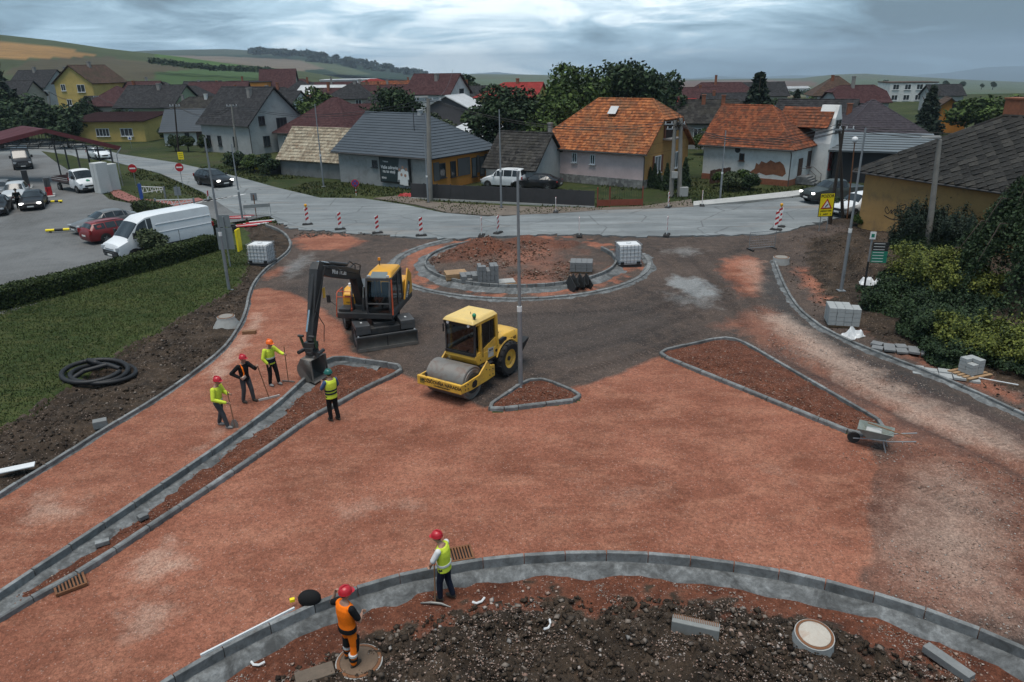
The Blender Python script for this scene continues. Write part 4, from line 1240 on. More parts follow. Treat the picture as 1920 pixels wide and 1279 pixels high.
# --- tiled houses right of the centre
pink = house('pink_house', 'house with orange tile roof, pink side wall and ochre gable front', (2.7, 76.9), -38, 12.6, 9.4, 3.55, 4.1, WL['pink'], RF['orange'], 'hj', gut=True, over=.5, plinth=(.75, STONE), course=.34,
 wins=[('f', 2.6, 2.45, .55, .95, {}), ('f', 4.9, 2.4, .55, .95, {}), ('f', 7.0, 2.35, .55, .95, {}), ('r', 2.7, 1.95, 1.3, 1.6, dict(pane=GLASS_C)), ('r', 6.6, 1.95, 1.2, 1.6, dict(pane=GLASS_C))])
def pink_front():
 b = MB()
 w, h, rh, a = 9.4, 3.55, 4.1, .38
 y0 = w / 2 * (1 - a)
 b.prism([(0, .72), (w, .72), (w, h), (w - y0, h + rh * (1 - a) - .03), (y0, h + rh * (1 - a) - .03), (0, h)], 12.60, 12.612, 'yz')
 b.build('ochre_front', WL['ochre'], pink)['label'] = 'ochre painted gable wall with the loggia'
 for zz in (3.0, 3.9, 5.1):
  b = MB(); b.box((12.612, 4.7, zz), (.02, 9.3 if zz < 3.6 else 9.0 - (zz - 3.5) * 2.2, .03)); b.build('render_groove', M('groove', (.24, .12, .04), .9), pink)
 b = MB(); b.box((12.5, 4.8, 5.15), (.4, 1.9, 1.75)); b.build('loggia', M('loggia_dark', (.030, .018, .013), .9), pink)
 for yy in (3.78, 5.8):
  b = MB(); b.box((12.7, yy, 5.15), (.12, .22, 1.8)); b.build('shutter', M('rust_brown_wood', (.16, .055, .028), .7), pink)
 b = MB(); b.box((13.0, 4.8, 4.2), (.9, 2.5, .14)); b.build('balcony_slab', CHIM, pink)
 for yy in (1.82, 3.58, 5.75, 7.45):
  b = MB(); b.box((12.68, yy, 1.95), (.05, .3, 1.7)); b.build('shutter', M('rust_brown_wood'), pink)
 b = MB(); b.box((9.55, 2.9, 6.15), (.9, 1.0, .05), rx=R(43)); o = b.build('skylight', M('pale_skylight', (.50, .50, .50), .4), pink)
 o.location = (-2.2, .15, .65)
pink_front()
house('dark_shed', 'low shed with dark tile roof beside the pink house', (-2.3, 73.9), -33, 5.7, 6.0, 1.8, 2.9, WL['lgrey'], RF['oldgrey'], 'gg', course=.34, over=.3, cat='shed', chim=[(4.8, 4.5, 5.6, .35, CHIM)])
white_h = house('peeling_white_house', 'white house with peeling plaster and weathered red tile roof', (19.7, 75.1), -42, 8.9, 8.0, 3.6, 3.2, WL['white'], RF['rust'], 'gh', gut=True, over=.45, plinth=(.5, BRICK), course=.34,
 wins=[('f', 4.1, 2.35, .5, .7, dict(frame=WIN_B, bars=0)), ('r', 4.6, 2.0, .8, 1.6, dict(frame=WIN_B)), ], doors=[('r', 2.5, .95, 2.3, DOORB)])
def white_details():
 # exposed brickwork where the plaster has fallen
 r = random.Random(5)
 poly = [(5.0, .95), (5.5, 1.35), (5.6, 1.9), (5.9, 1.75), (6.1, 2.1), (6.6, 1.95), (7.0, 2.25), (7.5, 2.05), (7.9, 2.2), (8.3, 1.9), (8.5, 1.5), (8.6, 1.1), (8.3, .8), (7.4, .95), (6.7, .8), (6.0, 1.0), (5.6, .75)]
 b = MB(); b.prism(poly, -.012, .02, 'xz'); bp = b.build('exposed_brick', M('fallen_plaster_brick', (.21, .085, .045), .95, .35, 2.5, .8, 16), white_h)
 bp['label'] = 'patch of bare brick where the plaster has fallen off'
 # round plaque
 b = MB(); b.cyl((3.6, -.05, 3.0), (3.6, .01, 3.0), .28, n=16); b.build('round_plaque', WIN_D, white_h)
 # curved front gable of the wing
 w0 = 3.0
 prof = [(0, -.3), (w0, -.3), (w0, 3.5), (w0 - .2, 4.3), (w0 - .55, 5.2), (w0 - .6, 5.8), (w0 - .95, 6.3), (w0 / 2 + .22, 7.0), (w0 / 2 - .22, 7.0), (.95, 6.3), (.6, 5.8), (.55, 5.2), (.2, 4.3), (0, 3.5)]
 b = MB(); b.prism([(5.0 + q[0], q[1]) for q in prof], 8.95, 10.6, 'yz'); b.build('wing', WL['white'], white_h)
 b = MB()
 slab_courses(b, (5.2, 4.6, 4.9), (10.3, 4.6, 4.9), (5.2, 6.5, 6.7), (10.3, 6.5, 6.7), course=.34)
 slab_courses(b, (5.2, 8.4, 4.9), (10.3, 8.4, 4.9), (5.2, 6.5, 6.7), (10.3, 6.5, 6.7), course=.34)
 b.build('wing_roof', RF['rust'], white_h)
 for yy in (6.1, 6.9):
  window_parts(white_h, 10.63, yy, 5.0, .5, 1.3, 'r', WIN_D, GLASS, False, 0)
 for yy in (5.6, 7.4):
  window_parts(white_h, 10.63, yy, 1.9, .8, 1.7, 'r', M('red_window_frame', (.20, .035, .03), .6), GLASS, True, 1)
 for i in range(4):
  b = MB(); b.box((9.5, 2.4, .6 - i * .17), (1.0 + i * .5, 1.5, .17)); b.build('step', CONC, white_h)
 for yy in (1.7, 3.1):
  b = MB(); b.tube([(9.2, yy, 1.5), (10.0, yy, 1.5), (10.8, yy, .9), (10.8, yy, 0)], .03, 6); b.build('handrail', GUT, white_h)
white_details()
# --- slab-roofed house at the right edge
def right_house():
 h = house('ochre_slab_roof_house', 'old ochre house with graffiti wall and mossy dark slab hip roof', (24.7, 50.9), -66, 20, 10.6, 4.15, 3.3, WL['oldy'], RF['oldgrey'], 'hh', over=.55, gut=True, course=3.0, chim=[(5.6, 5.9, 8.6, 1.0, BRICK)])
 # roof slabs laid diagonally, each its own piece
 L, W, hh, rh, ov = 20, 10.6, 4.15, 3.3, .55
 e0 = Vector((-ov, -ov, hh - ov * rh / (W / 2))); r0 = Vector((W / 2, W / 2, hh + rh + .02))
 up = Vector((0, W / 2 + ov, rh + ov * rh / (W / 2)))
 S = up.length; up.normalize()
 n = Vector((1, 0, 0)).cross(up).normalized()
 b = MB(); s = .37
 b.add([(-s, 0, .0), (0, -s, .06), (s, 0, .03), (0, s, .0), (-s, 0, -.03), (0, -s, .0), (s, 0, -.02), (0, s, -.03)], [(0, 1, 2, 3), (4, 7, 6, 5), (0, 4, 5, 1), (1, 5, 6, 2), (2, 6, 7, 3), (3, 7, 4, 0)])
 tiles = []
 base = b.mesh('roof_slab')
 for k in range(3):
  m = base.copy()
  m.materials.append(roof_mat('slab_%s' % ('dark', 'mid', 'pale')[k], [[(.012, .0115, .011), (.022, .021, .020)], [(.022, .021, .020), (.036, .034, .031)], [(.034, .032, .029), (.060, .056, .050)]][k], 7, moss=(.020, .019, .013), patch=(.15, .14, .125)))
  tiles.append(m)
 r = random.Random(3)
 rows = int(S / .35); roof = [c for c in h.children if c.name.startswith('roof')][0]
 cnt = 0
 for i in range(rows):
  for j in range(36):
   u = j * .70 + (.35 if i % 2 else 0); v = .25 + i * .35
   f = v / S
   if u < f * (W / 2 + ov) + .1 or u > 11.4 or v > S - .2: continue
   if cnt >= 299: break
   p = Vector((-ov + u, 0, 0)) + Vector((0, -ov, hh - ov * rh / (W / 2))) + up * v + n * (.175 + r.uniform(-.008, .02))
   o = link('roof_slab', tiles[r.choice((0, 0, 1, 1, 1, 2))], None, roof)
   o.matrix_local = Matrix.Translation(p) @ Matrix(((1, 0, 0, 0), (0, up.y, n.y, 0), (0, up.z, n.z, 0), (0, 0, 0, 1))) @ Matrix.Rotation(r.uniform(-.05, .05), 4, 'Z') @ Matrix.Rotation(r.uniform(-.03, .03), 4, 'X')
   cnt += 1
 b = MB(); b.cyl((11.2, -.06, 2.9), (11.2, .02, 2.9), .18, n=16); b.build('round_vent', WIN_W, h)
 # graffiti: free strokes of spray paint, flat on the wall
 gm = M('black_spray_paint', (.018, .016, .016), .8, .1)
 def stroke(pts, r_=.028):
  c = catmull([Vector(p) for p in pts], False, .06)
  bb = MB(); vs_ = []
  for i, p in enumerate(c):
   t = (c[min(i + 1, len(c) - 1)] - c[max(i - 1, 0)]).normalized(); q = Vector((-t.y, t.x)) * r_
   bb.v += [(p.x + q.x, -.012, p.y + q.y), (p.x - q.x, -.012, p.y - q.y)]
  bb.f = [(2 * i, 2 * i + 1, 2 * i + 3, 2 * i + 2) for i in range(len(c) - 1)]
  bb.build('graffiti_stroke', gm, h, fix=False)
 stroke([(2.3, 1.5), (2.1, 1.75), (2.0, 1.5), (2.25, 1.3), (2.5, 1.6), (2.5, 1.35), (2.75, 1.7), (2.8, 1.35), (2.95, 1.7)])
 stroke([(3.05, 2.05), (3.05, 1.2)]); stroke([(3.1, 1.95), (3.5, 2.1), (3.45, 1.75), (3.15, 1.6)])
 stroke([(2.0, 1.15), (2.6, 1.0), (3.3, 1.1)]); stroke([(3.3, 1.6), (3.7, 1.95), (3.75, 1.6)])
 for u, g in ((4.3, [(0, .3), (.1, .75), (.3, .4), (.35, .8)]), (4.8, [(0, .3), (.05, .7), (.3, .75), (.3, .35), (.45, .3)]), (5.4, [(.1, .3), (.15, .8), (.4, .6), (.2, .5)]), (6.0, [(0, .7), (.2, .3), (.4, .75)]), (6.55, [(.3, .75), (.05, .6), (.3, .45), (.05, .3)]), (7.1, [(0, .3), (.2, .8), (.35, .3), (.1, .5)]),
     (8.2, [(.0, .0), (.1, .6), (.4, .75), (.55, .4), (.2, .05), (-.1, .2)]), (8.9, [(.0, .1), (.05, .65), (.35, .7), (.3, .3), (.6, .05)]), (9.7, [(.4, .7), (.1, .5), (.15, .1), (.5, .1), (.5, .4), (.3, .4)]), (8.0, [(-.1, -.2), (.9, -.3), (2.2, -.1)])):
  stroke([(u + q[0], .75 + q[1]) for q in g])
 return h
right_house()
# --- the rest of the village
def hf(name, label, px, D, ang, L, W, h, rh, wall, roof, rtype='gg', **kw):
 """far house whose front wall is centred on a sight line at distance D"""
 p = GY(px, 300, D)
 a = R(ang)
 A = (p.x - math.cos(a) * L / 2, p.y - math.sin(a) * L / 2)
 return house(name, label, A, ang, L, W, h, rh, wall, roof, rtype, **kw)
def row(face, L, n, z, w=1.0, h=1.3, **kw):
 return [(face, L * (i + .5) / n, z, w, h, kw) for i in range(n)]
Wn = dict(frame=WIN_W)
hf('yellow_gabled_house', 'tall yellow house with brown gable roof high on the left', 168, 168, -14, 9.8, 10, 5.6, 3.4, WL['yellow'], RF['brown'], 'gg', ridge='y', z0=3.4, wins=[('f', 2.2, 4.6, 1.2, 1.4, Wn), ('f', 6.8, 4.4, 2.0, 1.6, Wn), ('f', 3, 1.5, 1.2, 1.4, Wn), ('f', 7, 1.5, 1.2, 1.4, Wn)], chim=[(5.5, 5, 9.8, .6, CHIM)])
hf('dark_roof_cottage', 'cottage with black roof left of the yellow gabled house', 82, 188, -14, 11, 9, 4, 3.6, WL['lgrey'], RF['slate'], 'gg', z0=4, chim=[(5, 4, 8.4, .6, CHIM)], wins=row('f', 11, 2, 2))
hf('patchwork_roof_house', 'house with half maroon half dark roof beside the yellow gable', 214, 150, -18, 9.5, 9, 4.4, 3.2, WL['beige'], RF['maroon'], 'hh', z0=.6, wins=row('f', 9.5, 3, 2.4, frame=WIN_D))
hf('dark_gable_green_house', 'pale green house with steep dark gable roof', 288, 143, -12, 12, 10, 4.9, 3.5, WL['green'], RF['slate'], 'gg', wins=[('f', 1.5, 3.6, .9, 1.5, Wn), ('f', 3.2, 3.6, .9, 1.5, Wn), ('f', 1.6, 1.3, 1.0, 1.4, Wn), ('l', 3, 3.8, 1.0, 1.4, Wn), ('l', 6, 3.8, 1.0, 1.4, Wn)], chim=[(7, 4, 8.8, .6, CHIM)])
hf('yellow_flat_annex', 'low yellow building with red roof edge behind the hedge', 214, 128, -6, 13, 8, 3.3, .9, WL['yellow'], RF['maroon'], 'mm', over=.7, wins=[('f', 5.5, 1.5, 2.4, 1.3, dict(frame=WIN_W, bars=3)), ('f', 9.8, 1.5, 2.2, 1.3, dict(frame=WIN_W, bars=2))])
hf('long_white_house', 'long low white house with blue grey roof by the left road', 378, 119.5, 4, 10.4, 7, 2.4, 2.7, WL['white'], RF['anth'], 'gg', over=.5, gut=True, course=.4, wins=[('f', 3.6, 1.5, .7, .8, dict(frame=WIN_D)), ('l', 2.2, 1.3, .9, 1.4, dict(frame=WIN_D)), ('l', 4.6, 1.3, .9, 1.4, dict(frame=WIN_D)), ('f', 8.6, 1.4, .9, 1.2, dict(frame=WIN_D))], doors=[('f', 5.8, 1.5, 2.2, DOORB)])
hf('mossy_roof_house', 'house with mottled dark old roof behind the long white house', 370, 138, -6, 13, 9, 3.2, 3.1, WL['beige'], RF['oldgrey'], 'hg', chim=[(8, 4, 6.9, .5, M('white_chimney', (.55, .55, .54), .8)), (3.4, 4.2, 6.8, .4, CHIM)])
hf('maroon_barn', 'wooden gabled house with wide maroon roof', 424, 168, 8, 12, 9, 5.2, 3.2, WL['wood'], RF['maroon'], 'gg', wins=[('l', 4.5, 3.4, .9, 1.2, dict(frame=WIN_B))])
hf('orange_block_house', 'orange flat block house far behind the gabled house', 492, 214, 4, 8, 8, 7.0, .6, WL['orange'], RF['slate'], 'ff', z0=.6, wins=[('f', 3, 4.8, 1.2, 1.3, Wn), ('f', 5.8, 4.8, 1.2, 1.3, Wn)])
hf('tall_maroon_house', 'house with tall steep maroon roof among the far roofs', 536, 218, 6, 9.5, 9, 4.6, 5.6, WL['beige'], RF['maroon'], 'gg', z0=.6)
hf('dark_hip_house', 'far house with dark hip roof right of the tall maroon roof', 574, 208, 2, 9, 8, 4.2, 3.0, WL['green'], RF['slate'], 'hh', z0=.5, wins=row('f', 9, 2, 2.4, .9, 1.1))
hf('rusty_tile_barn', 'long low barn with rusty tile roof', 552, 178, -4, 12.5, 7, 2.7, 2.3, WL['wood'], RF['rust'], 'gg', cat='barn')
hf('white_gable_white_roof_house', 'white gabled house with pale sheet roof', 604, 192, -16, 12, 9, 4.4, 2.4, WL['white'], RF['white'], 'gg', wins=[('l', 3, 4.2, .9, 1.3, dict(frame=WIN_D)), ('l', 6, 2, .9, 1.3, dict(frame=WIN_D)), ('f', 3, 2.2, .9, 1.3, dict(frame=WIN_D))])
hf('white_flat_hall', 'white flat roofed hall far behind the village', 662, 240, 0, 16, 10, 7.4, .5, WL['white'], RF['white'], 'ff', cat='building', wins=row('f', 16, 5, 5.2, 1.2, 1.0, frame=WIN_D))
hf('red_roof_far_hall', 'pale building with low red roof in the far centre', 708, 225, 0, 11, 9, 6.2, 1.4, WL['lgrey'], RF['red'], 'hh', cat='building', wins=row('f', 11, 3, 4.2, 1.1, 1.2, frame=WIN_D))
hf('beige_villa', 'beige villa with dark hip roof and white dormer', 664, 163, -6, 10.5, 9.5, 5.0, 2.8, WL['beige'], RF['slate'], 'hh', wins=[('f', 2.2, 3.6, 1.2, 1.3, Wn), ('f', 7.4, 3.7, 1.3, 1.9, Wn), ('f', 5.2, 1.6, 1.2, 1.2, dict(frame=WIN_D))], chim=[(5.5, 4.5, 8.3, .6, CHIM)])
hf('maroon_low_house', 'small house with maroon roof in front of the beige villa', 676, 136, -8, 6.5, 6, 2.8, 1.9, WL['white'], RF['maroon'], 'gg', wins=[('f', 3, 1.5, .9, 1.1, dict(frame=WIN_D))])
hf('brown_roof_outhouse', 'outhouse with mossy brown roof among the gardens', 668, 120, -8, 6.0, 5, 2.3, 1.6, WL['beige'], RF['brown'], 'gg', wins=row('f', 6, 3, 1.3, .6, .8, frame=WIN_W), cat='outhouse')
hf('grey_pyramid_house', 'house with grey pyramid roof left of the round tree', 713, 142, -20, 8, 8, 3.9, 3.4, WL['lgrey'], RF['slate'], 'hh')
hf('white_gable_house', 'white gabled house with maroon roof and brick chimney', 808, 150, -30, 10.5, 7.2, 6.2, 3.3, WL['white'], RF['maroon'], 'gg', wins=[('r', 4.2, 6.3, 1.5, 1.1, dict(frame=WIN_D, bars=1)), ('r', 2, 3, 1, 1.2, dict(frame=WIN_D))], chim=[(6, 2.4, 9.6, .7, CHIM)])
hf('brown_clad_house', 'house with dark clad gable and flat white roof', 842, 133, -22, 8.4, 7, 4.2, 1.9, WL['dgrey'], RF['white'], 'gg', ridge='y', wins=[('r', 2.0, 2.9, .9, 1.2, Wn)])
hf('red_roof_yellow_house', 'yellow house with bright red roof behind the trees', 950, 140, -16, 11.5, 8.5, 5.6, 2.2, WL['yellow'], RF['red'], 'hg', wins=[('f', 2, 4.1, 1, 1.2, dict(frame=WIN_B)), ('f', 5, 4.1, 1, 1.2, dict(frame=WIN_B)), ('l', 3, 4, 1, 1.2, dict(frame=WIN_B))], chim=[(7, 4, 8.6, .5, BRICK)])
hf('white_sheet_shed', 'shed with ribbed white sheet roof behind the dark metal roof', 868, 97, -34, 6.2, 5, 2.6, 1.0, WL['white'], RF['white'], 'mm', course=.8, cat='shed')
hf('grey_halfhip_house', 'grey rough house with dark half hip roof behind the orange tiles', 1322, 101, -16, 10.5, 8.4, 3.5, 2.5, WL['grey'], RF['oldgrey'], 'jj', wins=[('f', 4, 2.0, 1.1, 1.4, Wn), ('f', 7.5, 2.0, 1.1, 1.4, Wn), ('r', 3, 3.6, 1, 1.3, dict(frame=WIN_D))], chim=[(4.4, 3.4, 6.8, .5, BRICK), (7, 3.4, 6.7, .5, BRICK)])
hf('maroon_far_house', 'far house with maroon roof right of the big trees', 1290, 155, -6, 12, 8, 2.6, 3.3, WL['lgrey'], RF['maroon'], 'gg', chim=[(8, 4, 6.4, .5, BRICK)])
hf('pink_roof_outbuilding', 'small pinkish red roof right of the big trees', 1264, 128, -10, 5.5, 5, 2.9, 2.1, WL['beige'], RF['red'], 'gg', cat='outhouse')
hf('long_dark_barn', 'long barn with dark roof beside the tall spruce', 1372, 150, -4, 12, 7, 2.6, 2.3, WL['beige'], RF['slate'], 'gg', cat='barn', chim=[(2, 3, 5.5, .5, BRICK)])
hf('white_cottage', 'small white cottage with grey sheet roof behind the spruce', 1452, 116, -22, 5.6, 5, 2.3, 1.9, WL['white'], RF['grey'], 'gg', wins=[('f', 2.5, 1.3, .8, 1, dict(frame=WIN_D))])
hf('mauve_flat_house', 'low house with mauve roof in the fields behind', 1462, 142, -6, 9, 7, 2.9, .8, WL['lgrey'], RF['plum'], 'mm')
hf('dark_gable_behind', 'dark roofed gable house behind the peeling white house', 1512, 96, -30, 9, 7, 3.4, 2.7, WL['lgrey'], RF['slate'], 'gg', wins=[('r', 3.4, 3.9, .7, .9, dict(frame=WIN_D))])
hf('plum_hip_house', 'house with wide plum grey hip roof', 1648, 88, -6, 9.2, 9.5, 3.0, 3.2, WL['beige'], RF['plum'], 'hh', course=.4, wins=row('f', 9, 2, 1.6), chim=[(2.2, 5.5, 5.9, .5, BRICK)])
hf('school_block', 'white two storey block with rows of windows in the distance', 1690, 205, -8, 12, 10, 5.2, .5, WL['white'], RF['brown'], 'ff', cat='building', wins=row('f', 12, 4, 4.2, 1.6, 1.4, frame=WIN_W, bars=1) + row('f', 12, 4, 1.5, 1.6, 1.4, frame=WIN_W, bars=1), z0=-.5)
hf('carport', 'dark open building under a grey sheet roof behind the yellow warning sign', 1652, 70, -24, 8.2, 7.0, 2.9, .9, M('black_cladding', (.020, .021, .024), .8), RF['grey'], 'mm', over=.6, course=1.0, cat='building')
hf('orange_gable_house', 'small orange gabled house above the slab roof', 1762, 118, -20, 5.2, 5, 2.9, 2.1, WL['orange'], RF['brown'], 'gg', ridge='y', wins=[('f', 3.2, 4.0, .6, .8, dict(frame=WIN_D, bars=0))])
hf('grey_far_house', 'small grey house far right behind the dark conifer', 1755, 165, -6, 6.5, 6, 3.4, 1.9, WL['lgrey'], RF['slate'], 'gg')
hf('white_far_sheds', 'low white farm shed far out in the fields', 1475, 560, 0, 22, 10, 3.0, 1.2, WL['white'], RF['white'], 'gg', cat='shed', z0=-12)
hf('grey_cottage_left', 'grey cottage with dark roof behind the left hedge', 196, 158, -10, 8, 7, 3.6, 2.6, WL['beige'], RF['slate'], 'gg', wins=row('f', 8, 2, 1.9, .9, 1.2))
hf('dark_roof_far_left_house', 'house with dark roof right of the far maroon barn', 470, 190, 4, 9, 8, 3.6, 2.6, WL['lgrey'], RF['slate'], 'gg')
hf('white_roof_hut', 'small hut with white sheet roof beside the grey gabled house', 590, 128, -34, 6, 4.5, 2.8, 1.0, WL['white'], RF['white'], 'mm', cat='shed')
EX = [(126, 200, 'slate', 'beige', 'dark roofed house left behind the yellow gabled house', 3.6), (332, 186, 'maroon', 'lgrey', 'maroon roofed house behind the steep dark gable', 0), (392, 205, 'slate', 'white', 'far dark roof above the maroon barn, left part', .5), (456, 156, 'brown', 'beige', 'brown roofed house wedged behind the light grey gable', 0), (508, 148, 'slate', 'white', 'dark roofed house behind the bay gable', 0), (640, 212, 'maroon', 'white', 'far maroon roof behind the white sheet roof', .5), (702, 184, 'slate', 'lgrey', 'dark roof right of the beige villa', 0), (742, 196, 'rust', 'white', 'rusty roof peeping over the round tree', 0), (774, 225, 'brown', 'lgrey', 'far brown roof left of the white gable house', 0), (852, 190, 'slate', 'white', 'far dark roof below the lone round tree', 0),
  (1338, 172, 'maroon', 'white', 'far maroon roof above the grey half hip house', 0), (1420, 175, 'slate', 'beige', 'far dark roof beside the tall spruce top', 0), (1556, 150, 'brown', 'white', 'far brown roof between the white house and plum roof', 0), (1604, 138, 'maroon', 'lgrey', 'maroon roof left of the plum hip roof', 0), (268, 172, 'maroon', 'white', 'maroon roof above the patchwork roof', 1.0), (30, 170, 'slate', 'beige', 'dark roof at the far left below the pine', 2.0),
  (300, 200, 'slate', 'white', 'dark roof up the slope behind the green house', 1.5), (358, 162, 'slate', 'beige', 'dark roof just above the mossy one', 0), (428, 186, 'brown', 'white', 'brown roof behind the maroon barn', .5), (478, 232, 'slate', 'lgrey', 'dark roof at the field edge left of the orange block', 1), (560, 240, 'maroon', 'beige', 'maroon roof at the field edge right of the tall maroon one', .5), (594, 224, 'slate', 'white', 'dark roof behind the pale sheet roof, left', .5), (622, 168, 'maroon', 'lgrey', 'maroon roof between the bushy tree and the villa', 0), (684, 205, 'brown', 'beige', 'brown roof behind the beige villa', 0), (724, 164, 'maroon', 'white', 'maroon roof left of the white gable house', 0), (802, 205, 'slate', 'beige', 'dark roof behind the white gable ridge', 0), (530, 178, 'slate', 'beige', 'dark roof above the rusty barn', 0), (150, 215, 'slate', 'white', 'dark roof highest on the left slope', 4.5), (884, 168, 'slate', 'white', 'dark roof left of the bright red one', 0)]
for px, D, rf, wl, lb, z in EX:
 L = rnd.uniform(9, 12)
 hf('village_house', lb, px, D, rnd.uniform(-26, 8), L, rnd.uniform(7, 9), rnd.uniform(3.4, 4.8), rnd.uniform(2.4, 3.4), WL[wl], RF[rf], rnd.choice(('gg', 'gg', 'hh', 'jj')), z0=z, wins=row('f', L, 3, 2.0, .9, 1.2), chim=[(L * .4, 3.2, 8.0, .5, rnd.choice((CHIM, BRICK)))])
# ------------------------------------------------------------------ trees and hedges
def P(px, D, z=0.0):
 p = GY(px, 300, D); return (p.x, p.y, z)
tree('tall full green tree behind the pink house roof, left of the pair', P(1075, 90), 5.0, 5.1, 1.0, LEAF_MID, True)
tree('tall dark green tree behind the orange tile roof', P(1172, 98), 5.6, 4.9, 2.0, LEAF_DARK, True)
tree('broad dark tree between the red roof and the dark shed', P(955, 90), 5.6, 4.2, .6, LEAF_DARK, True)
tree('rounded lighter green tree filling the gap left of the pink house', P(1038, 84), 4.0, 3.8, .4, LEAF_MID, True)
tree('dark green tree crown right behind the orange ridge', P(1228, 108), 4.2, 4.6, 1.4, LEAF_DARK)
tree('big round dark tree behind the anthracite metal roof', P(748, 108), 4.2, 4.2, .5, LEAF_DARK, True)
tree('bushy green tree behind the maroon hip roof', P(606, 132), 4.0, 3.6, .8, LEAF_MID)
tree('lone round tree standing against the sky in the centre', P(876, 175), 3.6, 3.4, 3.0, LEAF_DARK)
tree('rounded tree beside the orange block house', P(474, 172), 3.8, 2.9, 1.0, LEAF_MID)
tree('low tree screening the roots of the white gable house', P(800, 120), 3.4, 2.2, .3, LEAF_GREY)
tree('round tree on the slope above the dark green gable', P(268, 215), 3.4, 3.2, 1.4, LEAF_DARK)
tree('small round bush tree on the left slope', P(318, 232), 1.7, 1.6, .6, LEAF_DARK)
for i, (px, D, rx, rz_, z) in enumerate([(60, 132, 6.0, 4.0, .2), (108, 126, 5.0, 3.6, 0), (150, 130, 3.6, 2.4, 0), (18, 128, 5.0, 4.6, .4), (160, 146, 3.4, 3.0, 0), (-40, 125, 6, 5, 0)]):
 tree(('dark mass of trees below the black roofed cottage, largest crown', 'dark tree left of the yellow annex', 'small dark tree in front of the yellow gabled house', 'dark tree above the blue roadside box', 'dark tree under the windows of the yellow gabled house', 'dark tree cut by the left edge of the picture')[i], P(px, D), rx, rz_, z, LEAF_DARK)
conifer('tall dark pine at the far left edge above the cottages', P(22, 150), 14.5, 1.7)
conifer('tall dark spruce between the two tiled roofs', P(1410, 100), 9.6, 1.5)
conifer('slim dark spruce behind the white cottage', P(1480, 112), 7.0, 1.1)
conifer('dark spruce right of the white school block', P(1727, 108), 7.4, 1.35)
tree('bushy tree right behind the slim spruce', P(1502, 122), 2.9, 2.4, .6, LEAF_MID)
for i, (px, D, rx, rz_) in enumerate([(1815, 112, 4.4, 2.6), (1862, 118, 4.4, 2.6), (1905, 104, 4.0, 3.0), (1782, 122, 3.0, 2.0), (1950, 110, 4, 3)]):
 tree(('green tree crown left of the brick chimney', 'green tree crown just behind the brick chimney', 'green tree at the right edge above the slab roof', 'low green tree beside the small orange gable', 'green tree beyond the right edge')[i], P(px, D), rx, rz_, .6, LEAF_MID)
conifer('slender dark tree right of the tall green pair', P(1258, 140), 5.5, 1.1)
for i, (px, D, rx, rz_, lf, lb) in enumerate([(330, 165, 3, 2.6, LEAF_MID, 'behind the mossy roof'), (540, 158, 3.2, 2.8, LEAF_MID, 'above the light grey gable ridge'), (650, 146, 2.6, 2.2, LEAF_DARK, 'before the beige villa'), (700, 124, 3.0, 2.6, LEAF_DARK, 'right of the brown outhouse'), (1345, 135, 2.6, 2.2, LEAF_MID, 'behind the grey half hip roof'), (1440, 140, 2.4, 2.0, LEAF_DARK, 'right of the tall spruce'), (1548, 118, 2.6, 2.2, LEAF_MID, 'behind the curved white gable'), (1612, 125, 2.2, 2.0, LEAF_DARK, 'left of the plum roof peak'), (240, 140, 3.2, 2.4, LEAF_DARK, 'behind the yellow annex'), (180, 150, 3.0, 3.0, LEAF_DARK, 'left of the patchwork roof'), (395, 150, 2.6, 2.2, LEAF_MID, 'right of the mossy roof'), (830, 112, 2.6, 1.8, LEAF_GREY, 'in front of the dark clad gable'), (895, 120, 2.6, 2.4, LEAF_MID, 'below the red roof, left side'), (10, 118, 4.5, 3.2, LEAF_DARK, 'above the canopy at the left edge'), (135, 118, 3.0, 2.2, LEAF_DARK, 'behind the parked silver cars'), (1320, 95, 1.8, 1.5, LEAF_MID, 'in the yard behind the ochre gable')]):
 tree('garden tree ' + lb, P(px, D), rx, rz_, .4, lf, name='garden_tree')
# single trees along the field road on the right
for i, (px, py, k) in enumerate([(1600, 166, 1), (1625, 166, .8), (1648, 166, .9), (1660, 163, 1.5), (1705, 164, 1.4), (1722, 164, 1), (1772, 163, 1.4), (1787, 163, .8), (1803, 163, 1.3), (1840, 163, .8), (1861, 163, 1.2)]):
 d = 620; p = GY(px, py + 4, d)
 tree('single dark field tree, number %s from the left along the far field road' % ('one', 'two', 'three', 'four', 'five', 'six', 'seven', 'eight', 'nine', 'ten', 'eleven')[i], tuple(p), 2.4 * k, 2.3 * k, .6, LEAF_DARK, name='field_tree', group='single trees along the far field road')
# bush belt and forest, far off, one mass each
def blobs_mass(name, label, pts, size, leaf, seed, jit):
 r = random.Random(seed)
 P_ = []
 for (px, py, D) in pts:
  P_.append(GY(px, py, D))
 def fn(q):
  c = q.choice(P_)
  d = Vector((q.gauss(0, 1), q.gauss(0, 1), abs(q.gauss(0, .7)))).normalized()
  return c + Vector((d.x * jit, d.y * jit, d.z * jit * .9)) * q.uniform(.5, 1.05), d
 me = leaves(min(22000, len(P_) * 60), fn, size, seed)
 me.materials.append(leaf)
 o = link(name, me)
 tag(o, label, 'trees', kind='stuff')
belt = []
for i in range(70):
 x = 285 + i * 3.2
 belt.append((x, float(np.interp(x, [280, 330, 400, 460, 510], [116, 122, 130, 133, 133])) + rnd.uniform(-1.5, 2), 470 + rnd.uniform(-10, 30)))
blobs_mass('hedgerow_belt', 'dark belt of bushes across the left slope', belt, 1.5, LEAF_DARK, 51, 3.0)
fw = []
